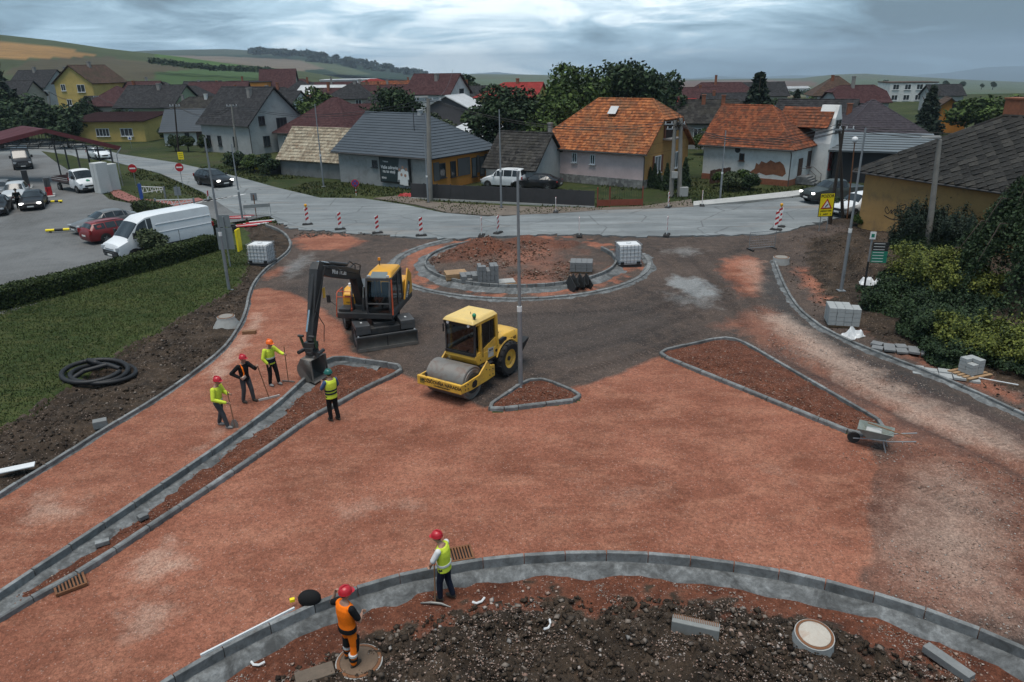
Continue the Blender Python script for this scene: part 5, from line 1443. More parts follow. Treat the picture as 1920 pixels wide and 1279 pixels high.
for i in range(330):
 x = rnd.uniform(470, 800)
 yc = float(np.interp(x, [c[0] for c in CR_B], [c[1] for c in CR_B]))
 fw.append((x, yc + rnd.uniform(-1.5, 18) * (1 if x > 560 else .35), 2250 - rnd.uniform(0, 500)))
blobs_mass('hill_forest', 'dark conifer forest on the far hill crest', fw, 7, LEAF_NEEDLE, 52, 9)
fb = []
for i in range(60):
 fb.append((rnd.uniform(1260, 1380), rnd.uniform(170, 178), 420 + rnd.uniform(-20, 40)))
for i in range(25):
 fb.append((rnd.uniform(1430, 1560), rnd.uniform(172, 178), 520))
blobs_mass('valley_bushes', 'scattered bushes at the foot of the far fields', fb, 1.2, LEAF_DARK, 53, 2.4)
# ------------------------------------------------------------------ hedges
def hedge(name, label, line, w, h, n, leaf=LEAF_HEDGE, size=.10, zb=0.0, cat='hedge', group=None):
 """clipped hedge along a line: a leafy skin over a dark core, with twigs"""
 pts = [Vector((p[0], p[1])) for p in line]
 seg = [(a, b, (b - a).length) for a, b in zip(pts[:-1], pts[1:])]
 tot = sum(s[2] for s in seg)
 root = thing(name, label, cat, (pts[0].x, pts[0].y, zb), 0, group)
 o0 = Vector((pts[0].x, pts[0].y, 0))
 def at(s):
  for a, b, l in seg:
   if s <= l:
    t = (b - a).normalized()
    return a + t * s, Vector((-t.y, t.x))
   s -= l
  return pts[-1], Vector((0, 1))
 def fn(q):
  s = q.uniform(0, tot)
  c, nn = at(s)
  u = q.uniform(0, 2 * h + w)
  hh = h * (1 + .05 * mnoise.noise(Vector((c.x * .8, c.y * .8, 3))))
  k = .05 * mnoise.noise(Vector((c.x * 2.5, c.y * 2.5, u * 2))) + q.uniform(-.07, .05)
  if u < h: off, z, d = -w / 2 - k, u, Vector((-nn.x, -nn.y, .1))
  elif u > h + w: off, z, d = w / 2 + k, u - h - w, Vector((nn.x, nn.y, .1))
  else: off, z, d = u - h - w / 2, hh + k, Vector((0, 0, 1))
  rz_ = q.uniform(-.05, .05)
  p = c + nn * off
  return Vector((p.x, p.y, z + rz_)) - o0, d
 me = leaves(n, fn, size, 77)
 me.materials.append(leaf)
 link('foliage', me, None, root)
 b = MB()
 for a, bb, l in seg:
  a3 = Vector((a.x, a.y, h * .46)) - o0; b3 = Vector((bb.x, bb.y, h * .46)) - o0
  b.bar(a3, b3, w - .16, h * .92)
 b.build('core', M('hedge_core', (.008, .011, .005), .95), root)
 return root
hedge('clipped_hedge', 'long dark clipped hedge between the car park and the lawn', gp([(-260, 655), (0, 578), (110, 552), (220, 522), (330, 492), (402, 470)]), 1.2, 1.02, 34000, size=.11)
hedge('clipped_hedge', 'short clipped hedge behind the white van near the barrier', gp([(262, 400), (330, 418), (408, 448)]), 1.2, 1.1, 9000, size=.12)
hedge('garden_hedge', 'dark clipped hedge in the garden of the gabled house', gp([(402, 283), (466, 280)]), 1.3, 1.9, 3000, size=.2)
hedge('garden_hedge', 'loose hedge in front of the yellow annex', gp([(205, 262), (245, 261), (295, 258)]), 2.0, 1.9, 3600, LEAF_DARK, .3)
for i, (px, py, r_) in enumerate([(330, 283, 1.15), (354, 284, 1.15), (386, 285, 1.1), (312, 268, 1.3)]):
 tree(('round clipped bush beside the dark roadside pole', 'round clipped bush, second from the dark roadside pole', 'round clipped bush left of the garden hedge', 'round bush against the long white house')[i], tuple(G(px, py)), r_, r_, .2, LEAF_HEDGE, name='clipped_bush', group='round bushes in the garden by the left road')
for i, (px, py, h_) in enumerate([(1218, 351, 1.9), (1226, 351, 2.2), (1235, 353, 1.7), (1249, 355, 2.4), (1272, 354, 2.4), (1283, 352, 2.8)]):
 conifer('slim thuja number %s from the left before the ochre gable' % ('one', 'two', 'three', 'four', 'five', 'six')[i], tuple(G(px, py)), h_, 1.0, LEAF_DARK, 'thuja', 'row of thujas in front of the ochre gable')
for i, (px, py, rx, lf) in enumerate([(1365, 357, 1.2, LEAF_GREY), (1385, 352, 1.3, LEAF_MID), (1405, 356, 1.1, LEAF_DARK), (1352, 348, 1.0, LEAF_MID), (500, 328, 1.6, LEAF_DARK), (478, 322, 1.5, LEAF_MID), (445, 318, 1.6, LEAF_DARK), (1575, 402, 1.0, LEAF_DARK), (1628, 418, .8, LEAF_DARK), (1610, 424, .6, LEAF_MID)]):
 tree(('pale flowering shrub on the bank before the white house', 'green shrub on the bank below the bare brick patch', 'dark low shrub near the white house steps', 'small shrub at the brown fence', 'dark garden shrub beside the black roadside tank', 'green garden shrub behind the wire fence', 'dark garden shrub below the gabled house', 'dark shrub at the foot of the leaning poles', 'dark shrub at the ochre house corner', 'small weed clump at the ochre house corner')[i], tuple(G(px, py)), rx, rx * .7, .05, lf, name='shrub')
tree('loose bush growing through the hedge before the white van', tuple(G(292, 487)), 1.1, .8, .5, LEAF_GREY, name='shrub')
# ------------------------------------------------------------------ the planted corner on the right
def spreading_juniper(label, pos, rx, ry, h, leaf, seed, n=6500, size=.105, cat='shrub', name='spreading_juniper'):
 """tiers of feathery sprays leaning outwards"""
 r = random.Random(seed)
 root = thing(name, label, cat, pos, r.uniform(0, 6))
 sprays = []
 for i in range(44):
  a = r.uniform(0, 2 * PI); q = r.uniform(.25, 1.0)
  base = Vector((math.cos(a) * q * rx * .55, math.sin(a) * q * ry * .55, h * r.uniform(.25, .75) * (1.15 - .4 * q)))
  tip = Vector((math.cos(a) * q * rx, math.sin(a) * q * ry, base.z + h * r.uniform(.0, .28)))
  sprays.append((base, tip))
 def fn(q):
  b_, t_ = q.choice(sprays)
  k = q.random() ** .8
  p = b_.lerp(t_, k)
  wd = (1 - k) * .26 * rx + .06
  p = p + Vector((q.gauss(0, wd * .55), q.gauss(0, wd * .55), q.gauss(0, .07 * h) - .05))
  return p, ((t_ - b_).normalized() * .6 + Vector((0, 0, .8)))
 me = leaves(n, fn, size, seed, .3); me.materials.append(leaf)
 link('foliage', me, None, root)
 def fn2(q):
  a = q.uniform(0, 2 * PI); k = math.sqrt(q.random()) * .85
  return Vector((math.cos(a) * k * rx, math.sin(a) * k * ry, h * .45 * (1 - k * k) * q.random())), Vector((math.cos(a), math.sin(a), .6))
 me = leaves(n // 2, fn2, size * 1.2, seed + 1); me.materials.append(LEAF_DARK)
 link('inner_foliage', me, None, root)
 b = MB()
 for b_, t_ in sprays[:14]:
  b.tube([(0, 0, -.2), tuple(b_ * .6), tuple(b_.lerp(t_, .5))], [.05, .03, .012], 5)
 b.build('stems', BARK, root)
 return root
def gz(px, py):
 g = G(px, py); return (g.x, g.y, hz(g.x, g.y))
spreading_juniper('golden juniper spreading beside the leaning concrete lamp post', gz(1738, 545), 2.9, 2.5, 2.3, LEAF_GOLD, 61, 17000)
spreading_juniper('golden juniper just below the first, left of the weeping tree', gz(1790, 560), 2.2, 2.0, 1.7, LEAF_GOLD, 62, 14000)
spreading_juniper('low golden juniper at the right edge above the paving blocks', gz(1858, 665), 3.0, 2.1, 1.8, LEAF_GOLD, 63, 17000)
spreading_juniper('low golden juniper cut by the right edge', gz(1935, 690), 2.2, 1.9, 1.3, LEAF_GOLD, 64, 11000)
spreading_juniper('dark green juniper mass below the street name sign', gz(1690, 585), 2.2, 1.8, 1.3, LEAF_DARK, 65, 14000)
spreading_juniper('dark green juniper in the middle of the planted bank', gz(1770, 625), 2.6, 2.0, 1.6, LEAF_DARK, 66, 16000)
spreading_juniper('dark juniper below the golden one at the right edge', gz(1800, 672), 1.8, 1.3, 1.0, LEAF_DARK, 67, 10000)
spreading_juniper('dark bristly mountain pine left of the concrete lamp post', gz(1712, 470), 2.0, 1.7, 3.1, LEAF_NEEDLE, 68, 14000, name='mountain_pine')
spreading_juniper('dark bristly pine right of the concrete lamp post', gz(1790, 478), 2.4, 1.8, 2.9, LEAF_NEEDLE, 69, 15000, name='mountain_pine')
def weeping_tree():
 root = thing('weeping_conifer', 'large dark weeping conifer filling the right edge', 'tree', gz(1905, 560))
 r = random.Random(71)
 br = []
 for i in range(110):
  a = r.uniform(0, 2 * PI); z = r.uniform(1.8, 6.4)
  L = (6.8 - z) * .85 + .9
  p0 = Vector((0, 0, z)); p1 = Vector((math.cos(a) * L * .6, math.sin(a) * L * .6, z + .25)); p2 = Vector((math.cos(a) * L, math.sin(a) * L, z - 1.5 - .3 * L))
  br.append((p0, p1, p2))
 def fn(q):
  p0, p1, p2 = q.choice(br); k = q.random() ** .6
  p = p0 * (1 - k) ** 2 + p1 * 2 * k * (1 - k) + p2 * k * k
  return p + Vector((q.gauss(0, .13), q.gauss(0, .13), -abs(q.gauss(0, .32)))), Vector((p.x, p.y, 1.0)).normalized() * .7
 me = leaves(42000, fn, .13, 72, .2); me.materials.append(LEAF_DARK)
 link('crown', me, None, root)
 b = MB(); b.tube([(0, 0, -.3), (.05, 0, 2), (0, 0, 4), (0, 0, 6.2)], [.24, .2, .13, .03], 8)
 for p0, p1, p2 in br[::4]:
  b.tube([tuple(p0), tuple(p1), tuple(p1.lerp(p2, .6))], [.05, .035, .01], 5)
 b.build('trunk', BARK, root)
weeping_tree()
# ------------------------------------------------------------------ cars, vans, trucks
RUB = M('tyre_rubber', (.018, .018, .019), .85, .2, 4, .3, 30, dirt=(.08, .06, .05), dirt_amt=.3)
RIM = M('alloy_rim', (.30, .31, .32), .4, .1, 3, .05, metal=.7)
BLACKP = M('black_plastic', (.016, .016, .017), .55, .15, 3, .1)
LAMP = M('lamp_lens', (.42, .44, .46), .15, .1, 5, .05, spec=.7)
REDL = M('tail_lamp', (.26, .015, .015), .25, .1, 5, .05, spec=.6)
PLATE = M('number_plate', (.60, .60, .58), .5, .05, 5, .03)
CGLASS = glass('car_glass', (.016, .019, .022), .12)
def emit(name, col, s):
 if name in _mats: return _mats[name]
 t = NT(name)
 _mats[name] = t.out(col, .3, None, Emission_Color=(*col, 1), Emission_Strength=s)
 return _mats[name]
LAMP_ON = emit('headlamp_lit', (1.0, .98, .93), 3.0)
def paint(name, col, rough=.34):
 return M('paint_' + name, col, rough, .06, .6, .02, 8, spec=.32, coat=.12, dirt=(.16, .14, .12), dirt_amt=.16)
PAINT = dict(white=paint('white', (.66, .68, .70)), red=paint('red', (.17, .016, .018)), black=paint('black', (.012, .012, .014)), grey=paint('grey', (.12, .125, .13)), silver=paint('silver', (.40, .42, .44)), green=paint('dark_green_grey', (.040, .048, .046)))
# stations front to rear: x, underside, belt line, top, half width at belt, half width at top; roles: c cowl, f roof front, m roof, r roof rear, d deck/tail
ST = dict(
 sedan=[(2.30, .30, .58, .62, .68, .58, ''), (2.14, .22, .68, .73, .82, .66, ''), (1.55, .20, .80, .88, .90, .72, ''), (.95, .20, .90, .98, .91, .74, 'c'), (.22, .20, .94, 1.38, .91, .58, 'f'), (-.45, .20, .95, 1.45, .91, .60, 'm'), (-1.15, .20, .97, 1.39, .90, .57, 'r'), (-1.80, .20, .99, 1.06, .88, .66, 'd'), (-2.2, .26, .95, 1.02, .82, .62, ''), (-2.38, .38, .70, .76, .72, .58, '')],
 wagon=[(2.30, .30, .58, .62, .68, .58, ''), (2.14, .22, .68, .73, .82, .66, ''), (1.55, .20, .80, .88, .90, .72, ''), (.95, .20, .90, .98, .91, .74, 'c'), (.22, .20, .94, 1.39, .91, .58, 'f'), (-.45, .20, .95, 1.47, .91, .60, 'm'), (-1.2, .20, .96, 1.46, .90, .59, 'm'), (-1.95, .20, .98, 1.40, .89, .57, 'r'), (-2.28, .24, .98, 1.04, .85, .66, 'd'), (-2.38, .38, .70, .74, .76, .6, '')],
 suv=[(2.20, .34, .66, .70, .70, .60, ''), (2.05, .28, .80, .86, .84, .7, ''), (1.45, .28, .95, 1.03, .92, .76, ''), (.95, .28, 1.02, 1.10, .92, .76, 'c'), (.30, .28, 1.05, 1.60, .92, .62, 'f'), (-.45, .28, 1.06, 1.67, .92, .64, 'm'), (-1.2, .28, 1.07, 1.66, .92, .63, 'm'), (-1.85, .28, 1.08, 1.60, .90, .60, 'r'), (-2.12, .30, 1.06, 1.12, .86, .7, 'd'), (-2.22, .42, .80, .84, .78, .62, '')],
 mpv=[(2.15, .32, .62, .66, .70, .60, ''), (2.0, .24, .78, .84, .84, .7, ''), (1.45, .22, .95, 1.03, .90, .76, ''), (1.05, .22, 1.02, 1.10, .91, .76, 'c'), (.45, .22, 1.05, 1.70, .91, .66, 'f'), (-.3, .22, 1.06, 1.80, .91, .68, 'm'), (-1.2, .22, 1.07, 1.80, .91, .68, 'm'), (-2.0, .22, 1.07, 1.76, .90, .67, 'r'), (-2.18, .26, 1.06, 1.12, .88, .8, 'd'), (-2.24, .4, .80, .84, .82, .7, '')],
 van=[(3.08, .36, .72, .78, .84, .72, ''), (2.95, .30, 1.00, 1.07, .97, .82, ''), (2.38, .30, 1.22, 1.32, 1.0, .86, 'c'), (1.55, .30, 1.35, 2.20, 1.02, .82, 'f'), (1.10, .30, 1.36, 2.44, 1.03, .86, 'm'), (.2, .30, 1.36, 2.50, 1.03, .88, ''), (-2.9, .30, 1.36, 2.50, 1.03, .88, ''), (-3.06, .32, 1.36, 2.46, 1.02, .86, ''), (-3.10, .4, 1.3, 2.38, .98, .82, '')],
 cab=[(2.70, .40, .74, .80, .88, .76, ''), (2.58, .36, .98, 1.04, .97, .82, ''), (2.05, .36, 1.22, 1.30, .98, .86, 'c'), (1.35, .36, 1.28, 2.10, .98, .78, 'f'), (1.0, .36, 1.28, 2.20, .98, .80, 'm'), (.55, .36, 1.28, 2.18, .97, .79, 'r'), (.45, .40, 1.25, 2.10, .95, .76, '')],
 pickup=[(2.55, .42, .74, .80, .76, .66, ''), (2.40, .34, .96, 1.02, .88, .76, ''), (1.6, .34, 1.08, 1.15, .92, .78, ''), (1.15, .34, 1.12, 1.20, .92, .78, 'c'), (.45, .34, 1.15, 1.70, .92, .62, 'f'), (-.1, .34, 1.16, 1.77, .92, .64, 'm'), (-.75, .34, 1.17, 1.74, .92, .62, 'r'), (-.95, .34, 1.17, 1.22, .92, .8, 'd'), (-2.5, .36, 1.16, 1.20, .92, .82, ''), (-2.6, .45, 1.1, 1.14, .9, .8, '')])
def ring(st):
 x, zb, zl, zt, wb, wt, _ = st
 half = [(wb * .80, zb - .02), (wb * .95, zb + .06), (wb, zb + (zl - zb) * .55), (wb * .985, zl), (wt, zt - .05), (wt * .82, zt - .012), (wt * .4, zt + .012)]
 return [(x, y, z) for y, z in half] + [(x, 0, zt + .018)] + [(x, -y, z) for y, z in reversed(half)]
def car(kind, label, pos, head, col, wheels=None, lit=False, wr=.32, name='parked_car', cat='car', group=None, scale=1.0, roofbars=False, dark_lower=False):
 st = ST[kind]
 root = thing(name, label, cat, pos, math.atan2(head[1], head[0]), group)
 root.scale = (scale, scale, scale)
 rs = [ring(s) for s in st]
 b = MB(); n = len(rs[0])
 for r_ in rs: b.v += r_
 for i in range(len(rs) - 1):
  for k in range(n - 1):
   b.f.append((i * n + k, i * n + k + 1, (i + 1) * n + k + 1, (i + 1) * n + k))
  b.f.append((i * n + n - 1, i * n, (i + 1) * n, (i + 1) * n + n - 1))
 b.f += [tuple(range(n - 1, -1, -1)), tuple((len(rs) - 1) * n + k for k in range(n))]
 body = b.build('body', col, root, True)
 ix = {s[6]: i for i, s in enumerate(st) if s[6]}
 roles = [s[6] for s in st]
 # windscreen and rear window: follow the loft, lifted clear of the body
 def patch(name_, i0, i1, k0, k1, t0=.08, t1=.94, lift=.012):
  bb = MB(); cols = range(k0, k1 + 1)
  m = len(list(cols))
  for t in (t0, (t0 + t1) / 2, t1):
   for k in cols:
    p = Vector(rs[i0][k]).lerp(Vector(rs[i1][k]), t)
    bb.v.append(p)
  c = sum((Vector(v) for v in bb.v), Vector()) / len(bb.v)
  nn = (Vector(bb.v[m]) - Vector(bb.v[0])).cross(Vector(bb.v[m - 1]) - Vector(bb.v[0])).normalized()
  if nn.dot(c - Vector((st[ix.get('m', 3)][0], 0, .8))) < 0: nn = -nn
  bb.v = [tuple(Vector(v) + nn * lift) for v in bb.v]
  for r_ in range(2):
   for k in range(m - 1):
    bb.f.append((r_ * m + k, r_ * m + k + 1, (r_ + 1) * m + k + 1, (r_ + 1) * m + k))
  return bb.build(name_, CGLASS, root, True)
 if 'c' in ix:
  patch('windscreen', ix['c'], ix['f'], 4, 10)
 if 'd' in ix:
  patch('rear_window', ix['r'], ix['d'], 4, 10, .1, .8)
 # side glass
 def side(i0, i1, u0, u1, s):
  a0, a1 = (3, 4) if s > 0 else (11, 10)
  B0, B1, T0, T1 = Vector(rs[i0][a0]), Vector(rs[i1][a0]), Vector(rs[i0][a1]), Vector(rs[i1][a1])
  q = []
  for u, v in ((u0, .10), (u1, .10), (u1, .92), (u0, .92)):
   lo = B0.lerp(B1, u); hi = T0.lerp(T1, u)
   q.append(lo.lerp(hi, v) + Vector((0, s * .014, .006)))
  bb = MB(); bb.add(q, [(0, 1, 2, 3)])
  bb.build('side_window', CGLASS, root)
 fi = ix.get('f'); spans = []
 if kind in ('van', 'cab'):
  spans = [(ix['c'], fi, .38, 1.0), (fi, ix['m'], .0, .95)] + ([(ix['m'], ix['r'], .0, .8)] if kind == 'cab' else [(ix['m'], ix['m'] + 1, .03, .35)])
 else:
  spans.append((ix['c'], fi, .42, .97))
  ms = [i for i, r_ in enumerate(roles) if r_ in 'fmr' and r_]
  for a, c in zip(ms[:-1], ms[1:]):
   spans.append((a, c, .03, .95))
  if kind == 'sedan': spans.append((ix['r'], ix['d'], .05, .4))
 for sp in spans:
  for s in (1, -1): side(*sp, s)
 # wheels
 wl_ = wheels or {'sedan': (1.42, -1.32), 'wagon': (1.42, -1.35), 'suv': (1.32, -1.35), 'mpv': (1.35, -1.42), 'van': (2.1, -2.15), 'cab': (1.85, -1.9), 'pickup': (1.6, -1.5)}[kind]
 hw = max(s[4] for s in st)
 for xw in wl_:
  for s in (1, -1):
   b = MB(); b.cyl((xw, s * (hw - .14), wr + .01), (xw, s * (hw + .012), wr + .01), wr * 1.16, n=20); b.build('wheel_arch', BLACKP, root)
   b = MB(); b.lathe([(wr * .62, -.10), (wr * .94, -.10), (wr, -.05), (wr, .05), (wr * .94, .10), (wr * .62, .10)], 20, (0, 0, 0), 'y', False)
   w = b.build('wheel', RUB, root, True, loc=(xw, s * (hw - .075), wr))
   b = MB(); b.cyl((0, s * .06, 0), (0, s * .085, 0), wr * .64, n=16)
   for k in range(5):
    a = 2 * PI * k / 5; b.box((math.cos(a) * wr * .33, s * .09, math.sin(a) * wr * .33), (wr * .5, .03, wr * .14), ry=-a)
   b.build('rim', RIM, w)
 # lamps, grille, plates, mirrors, bumpers
 f0, f1, f2 = st[0], st[1], st[2]
 xf = f0[0]
 for s in (1, -1):
  b = MB(); b.box(((xf + f1[0]) / 2 - .02, s * (f0[4] + f1[4]) / 2 * .86, f0[3] + (.02 if kind not in ('van', 'cab', 'pickup') else .08)), (.2, .30, .13 if kind not in ('van',) else .2), rz=-s * .5); b.build('headlight', LAMP_ON if lit else LAMP, root, bevel=.02)
 b = MB(); b.box((xf + .005, 0, (f0[1] + f0[2]) / 2 + .10), (.05, f0[4] * 1.1, .16)); b.build('grille', BLACKP, root, bevel=.01)
 b = MB(); b.box((xf - .02, 0, f0[1] + .06), (.12, f0[4] * 1.75, .16)); b.build('front_bumper', BLACKP if kind in ('van', 'cab', 'pickup') or dark_lower else col, root, bevel=.03)
 b = MB(); b.box((xf + .045, 0, f0[1] + .10), (.02, .5, .11)); b.build('number_plate', PLATE, root)
 rr = st[-1]; r2 = st[-2]
 for s in (1, -1):
  b = MB(); b.box((r2[0] - .03, s * (r2[4] - .03), (rr[2] + r2[2]) / 2 + (.05 if kind in ('mpv', 'wagon', 'suv') else 0)), (.14, .12, .3 if kind not in ('sedan',) else .16)); b.build('tail_light', REDL, root, bevel=.02)
 b = MB(); b.box((rr[0] - .03, 0, rr[1] + .22), (.02, .5, .11)); b.build('number_plate', PLATE, root)
 ci = ix['c']
 for s in (1, -1):
  b = MB(); b.box((st[ci][0] - .35, s * (hw + .10), st[ci][2] + (.12 if kind not in ('van', 'cab') else .3)), (.12, .22, .15 if kind not in ('van', 'cab') else .34)); b.build('door_mirror', BLACKP if kind in ('van', 'cab') else col, root, bevel=.03)
 if kind == 'van':
  # pressed side panels, sill strip, door seams
  for s in (1, -1):
   for zz in (1.42, 1.9):
    b = MB(); b.box((-1.2, s * (1.02 if zz < 1.5 else .968), zz), (3.6, .03, .05)); b.build('side_crease', col, root, bevel=.01)
   b = MB(); b.box((-.1, s * 1.02, .62), (5.0, .05, .16)); b.build('sill_strip', BLACKP, root)
   for xx in (.62, 1.62, -.75):
    b = MB(); b.box((xx, s * 1.026, .95), (.015, .03, .8)); b.build('door_seam', BLACKP, root)
   b = MB(); b.box((.8, s * 1.04, 1.12), (.2, .03, .04)); b.build('door_handle', BLACKP, root)
  b = MB(); b.box((3.0, 0, .58), (.2, 1.75, .3)); b.build('bumper_apron', BLACKP, root, bevel=.05)
  for zz in (.62, .72, .82):
   b = MB(); b.box((3.10, 0, zz), (.03, 1.0, .025)); b.build('grille_bar', RIM, root)
 if roofbars:
  for s in (1, -1):
   b = MB(); b.tube([(.3, s * .55, st[fi][3] + .06), (-1.7, s * .55, st[fi][3] + .1)], .02, 6); b.build('roof_rail', BLACKP, root)
 return root
car('van', 'white panel van parked behind the hedge', (-23.0, 47.0, .01), (-.60, -.80), PAINT['white'], name='panel_van', cat='van', wr=.35, scale=1.06)
car('wagon', 'red estate car parked beside the white van', (-28.0, 51.5, .01), (.60, .80), PAINT['red'], roofbars=True)
car('sedan', 'dark grey saloon parked beyond the red estate', (-30.6, 54.6, .01), (-.60, -.80), PAINT['grey'])
car('wagon', 'black estate car driving on the road with headlights on', tuple(G(403, 347, .02)), (.74, -.67), PAINT['black'], lit=True, name='passing_car', roofbars=True, scale=1.08)
car('mpv', 'white high-roofed family car parked at the orange house', tuple(G(945, 350)), (-.92, .38), PAINT['white'], roofbars=True)
car('sedan', 'black car parked right of the white family car', tuple(G(1007, 354)), (-.93, .35), PAINT['black'])
car('pickup', 'dark grey-green pickup truck coming round the right bend', tuple(G(1558, 377, .02)), (-.95, -.30), PAINT['green'], lit=True, wr=.38, name='pickup_truck', cat='pickup', dark_lower=True, scale=1.02)
car('suv', 'white car parked behind the yellow warning sign', tuple(G(1606, 402, .02)), (-.9, -.42), PAINT['white'], wr=.34, dark_lower=True)
car('van', 'black van standing under the fuel station canopy', tuple(G(44, 314, .01)), (.55, -.835), PAINT['black'], wr=.34, name='panel_van', cat='van', scale=1.0)
car('sedan', 'black saloon with lit headlights at the fuel pumps', tuple(G(66, 388, .01)), (.42, -.91), PAINT['black'], lit=True)
car('suv', 'silver car behind the black saloon at the pumps', tuple(G(34, 376, .01)), (.42, -.91), PAINT['silver'], dark_lower=True)
car('sedan', 'dark car at the left edge of the fuel station', tuple(G(-2, 399, .01)), (.42, -.91), PAINT['black'])
car('wagon', 'dark car behind the others at the far left pump', tuple(G(4, 368, .01)), (.42, -.91), PAINT['grey'])
car('mpv', 'silver people carrier parked by the yellow annex, rear one', tuple(G(112, 251, .01)), (.5, -.86), PAINT['silver'])
car('mpv', 'silver people carrier parked by the yellow annex, front one', tuple(G(128, 253, .01)), (.5, -.86), PAINT['silver'])
car('wagon', 'pale car parked below the two silver people carriers', tuple(G(146, 257, .01)), (.8, -.6), PAINT['silver'])
car('wagon', 'white car on the road seen behind the canopy posts', tuple(G(187, 297, .02)), (.72, -.69), PAINT['white'], name='passing_car')
def dropside_truck():
 root = car('cab', 'white dropside truck with green emblem at the fuel station', tuple(G(148, 357, .01)), (.80, -.60), PAINT['white'], wr=.35, name='dropside_truck', cat='truck')
 b = MB(); b.box((-1.2, 0, .62), (4.2, .7, .18)); b.build('chassis', BLACKP, root)
 b = MB(); b.box((-1.35, 0, .86), (3.6, 2.05, .08)); b.build('load_bed', M('truck_bed', (.06, .05, .05), .8), root)
 bm_ = M('dropside_boards', (.085, .05, .05), .7)
 for s in (1, -1):
  for k in range(2):
   b = MB(); b.box((-1.35, s * 1.02, 1.02 + k * .2), (3.6, .04, .18)); b.build('side_board', bm_, root)
   b = MB(); b.box((-1.35, s * 1.045, 1.11 + k * .2), (3.6, .012, .03)); b.build('side_stripe', PLATE, root)
 b = MB(); b.box((-3.13, 0, 1.12), (.04, 2.05, .4)); b.build('tailboard', bm_, root)
 b = MB(); b.box((.42, 0, 1.4), (.05, 2.0, 1.0)); b.build('headboard', bm_, root)
 # shield emblem on the bonnet
 b = MB(); b.prism([(-.17, .12), (.17, .12), (.17, -.03), (0, -.2), (-.17, -.03)], 0, .012, 'xy')
 o = b.build('shield_emblem', M('green_emblem', (.01, .16, .08), .5), root)
 o.matrix_local = Matrix.Translation((2.42, 0, 1.19)) @ Matrix.Rotation(R(-90), 4, 'Z') @ Matrix.Rotation(R(-24), 4, 'X')
dropside_truck()
# ------------------------------------------------------------------ lettering
def text(parent, s, size, m, mat, name='lettering', ext=.004, align='CENTER', label=None):
 cu = bpy.data.curves.new('txt', 'FONT')
 cu.body = s; cu.size = size; cu.extrude = ext; cu.align_x = align; cu.align_y = 'CENTER'; cu.offset = size * .018
 tmp = bpy.data.objects.new('txt', cu); COL.objects.link(tmp)
 dg = bpy.context.evaluated_depsgraph_get(); dg.update()
 me = bpy.data.meshes.new_from_object(tmp.evaluated_get(dg))
 bpy.data.objects.remove(tmp, do_unlink=True); bpy.data.curves.remove(cu)
 me.materials.clear()
 o = link(name, me, mat, parent)
 o.matrix_local = m
 if label: o['label'] = label
 return o
def face(origin, right, up):
 """matrix for a flat thing on a surface: x along right, y along up"""
 r_ = Vector(right).normalized(); u = Vector(up); u = (u - r_ * u.dot(r_)).normalized(); n = r_.cross(u)
 return Matrix(((r_.x, u.x, n.x, origin[0]), (r_.y, u.y, n.y, origin[1]), (r_.z, u.z, n.z, origin[2]), (0, 0, 0, 1)))
INK = M('black_lettering', (.014, .014, .014), .6, .05)
WHITE_INK = M('white_lettering', (.62, .62, .62), .6, .05)
YEL = M('machine_yellow', (.64, .37, .05), .42, .08, 1.4, .04, 14, spec=.45, dirt=(.17, .115, .06), dirt_amt=.6)
YEL_PALE = M('pale_machine_yellow', (.68, .48, .17), .5, .08, 1.4, .04, 14, dirt=(.40, .32, .17), dirt_amt=.5)  # paler yellow for the cab roof and the hose ring
YEL_ORANGE = M('machine_orange_yellow', (.60, .29, .018), .4, .08, 1.4, .04, 14, spec=.5, dirt=(.24, .13, .04), dirt_amt=.35)
STEEL = M('worn_steel', (.165, .155, .145), .55, .2, 1.8, .15, 22, metal=.35, dirt=(.105, .075, .055), dirt_amt=.55)
DRUM = M('drum_steel', (.205, .19, .175), .5, .12, 1.2, .12, 26, metal=.4, dirt=(.15, .08, .055), dirt_amt=.75)
DARK = M('machine_dark_grey', (.028, .029, .031), .5, .18, 2, .08, 18, dirt=(.10, .085, .07), dirt_amt=.35)
DGREY = M('machine_grey', (.060, .062, .066), .5, .15, 2, .08, 18, dirt=(.12, .10, .085), dirt_amt=.4)
ORED = M('rail_orange_red', (.42, .07, .025), .5, .1, 3, .05)
CHROME = M('cylinder_chrome', (.55, .56, .57), .2, .05, 3, .02, metal=.95)
HOSE = M('hydraulic_hose', (.012, .012, .013), .6, .1, 3, .05)
def cab_glass():
 t = NT('cab_glass')
 v = t.coord()
 gl = t.node('ShaderNodeBsdfGlossy', {'Color': (.8, .85, .9, 1), 'Roughness': .03})
 tr = t.node('ShaderNodeBsdfTransparent', {'Color': (.42, .46, .48, 1)})
 fr = t.node('ShaderNodeFresnel', {'IOR': 1.45})
 mx = t.node('ShaderNodeMixShader', {0: t.math('ADD', fr.outputs[0], t.math('MULTIPLY', t.noise(v, 2.0, 3), .06))})
 t.l.new(tr.outputs[0], mx.inputs[1]); t.l.new(gl.outputs[0], mx.inputs[2])
 out = t.n['Material Output']
 t.l.new(mx.outputs[0], out.inputs['Surface'])
 return t.m
CABG = cab_glass()
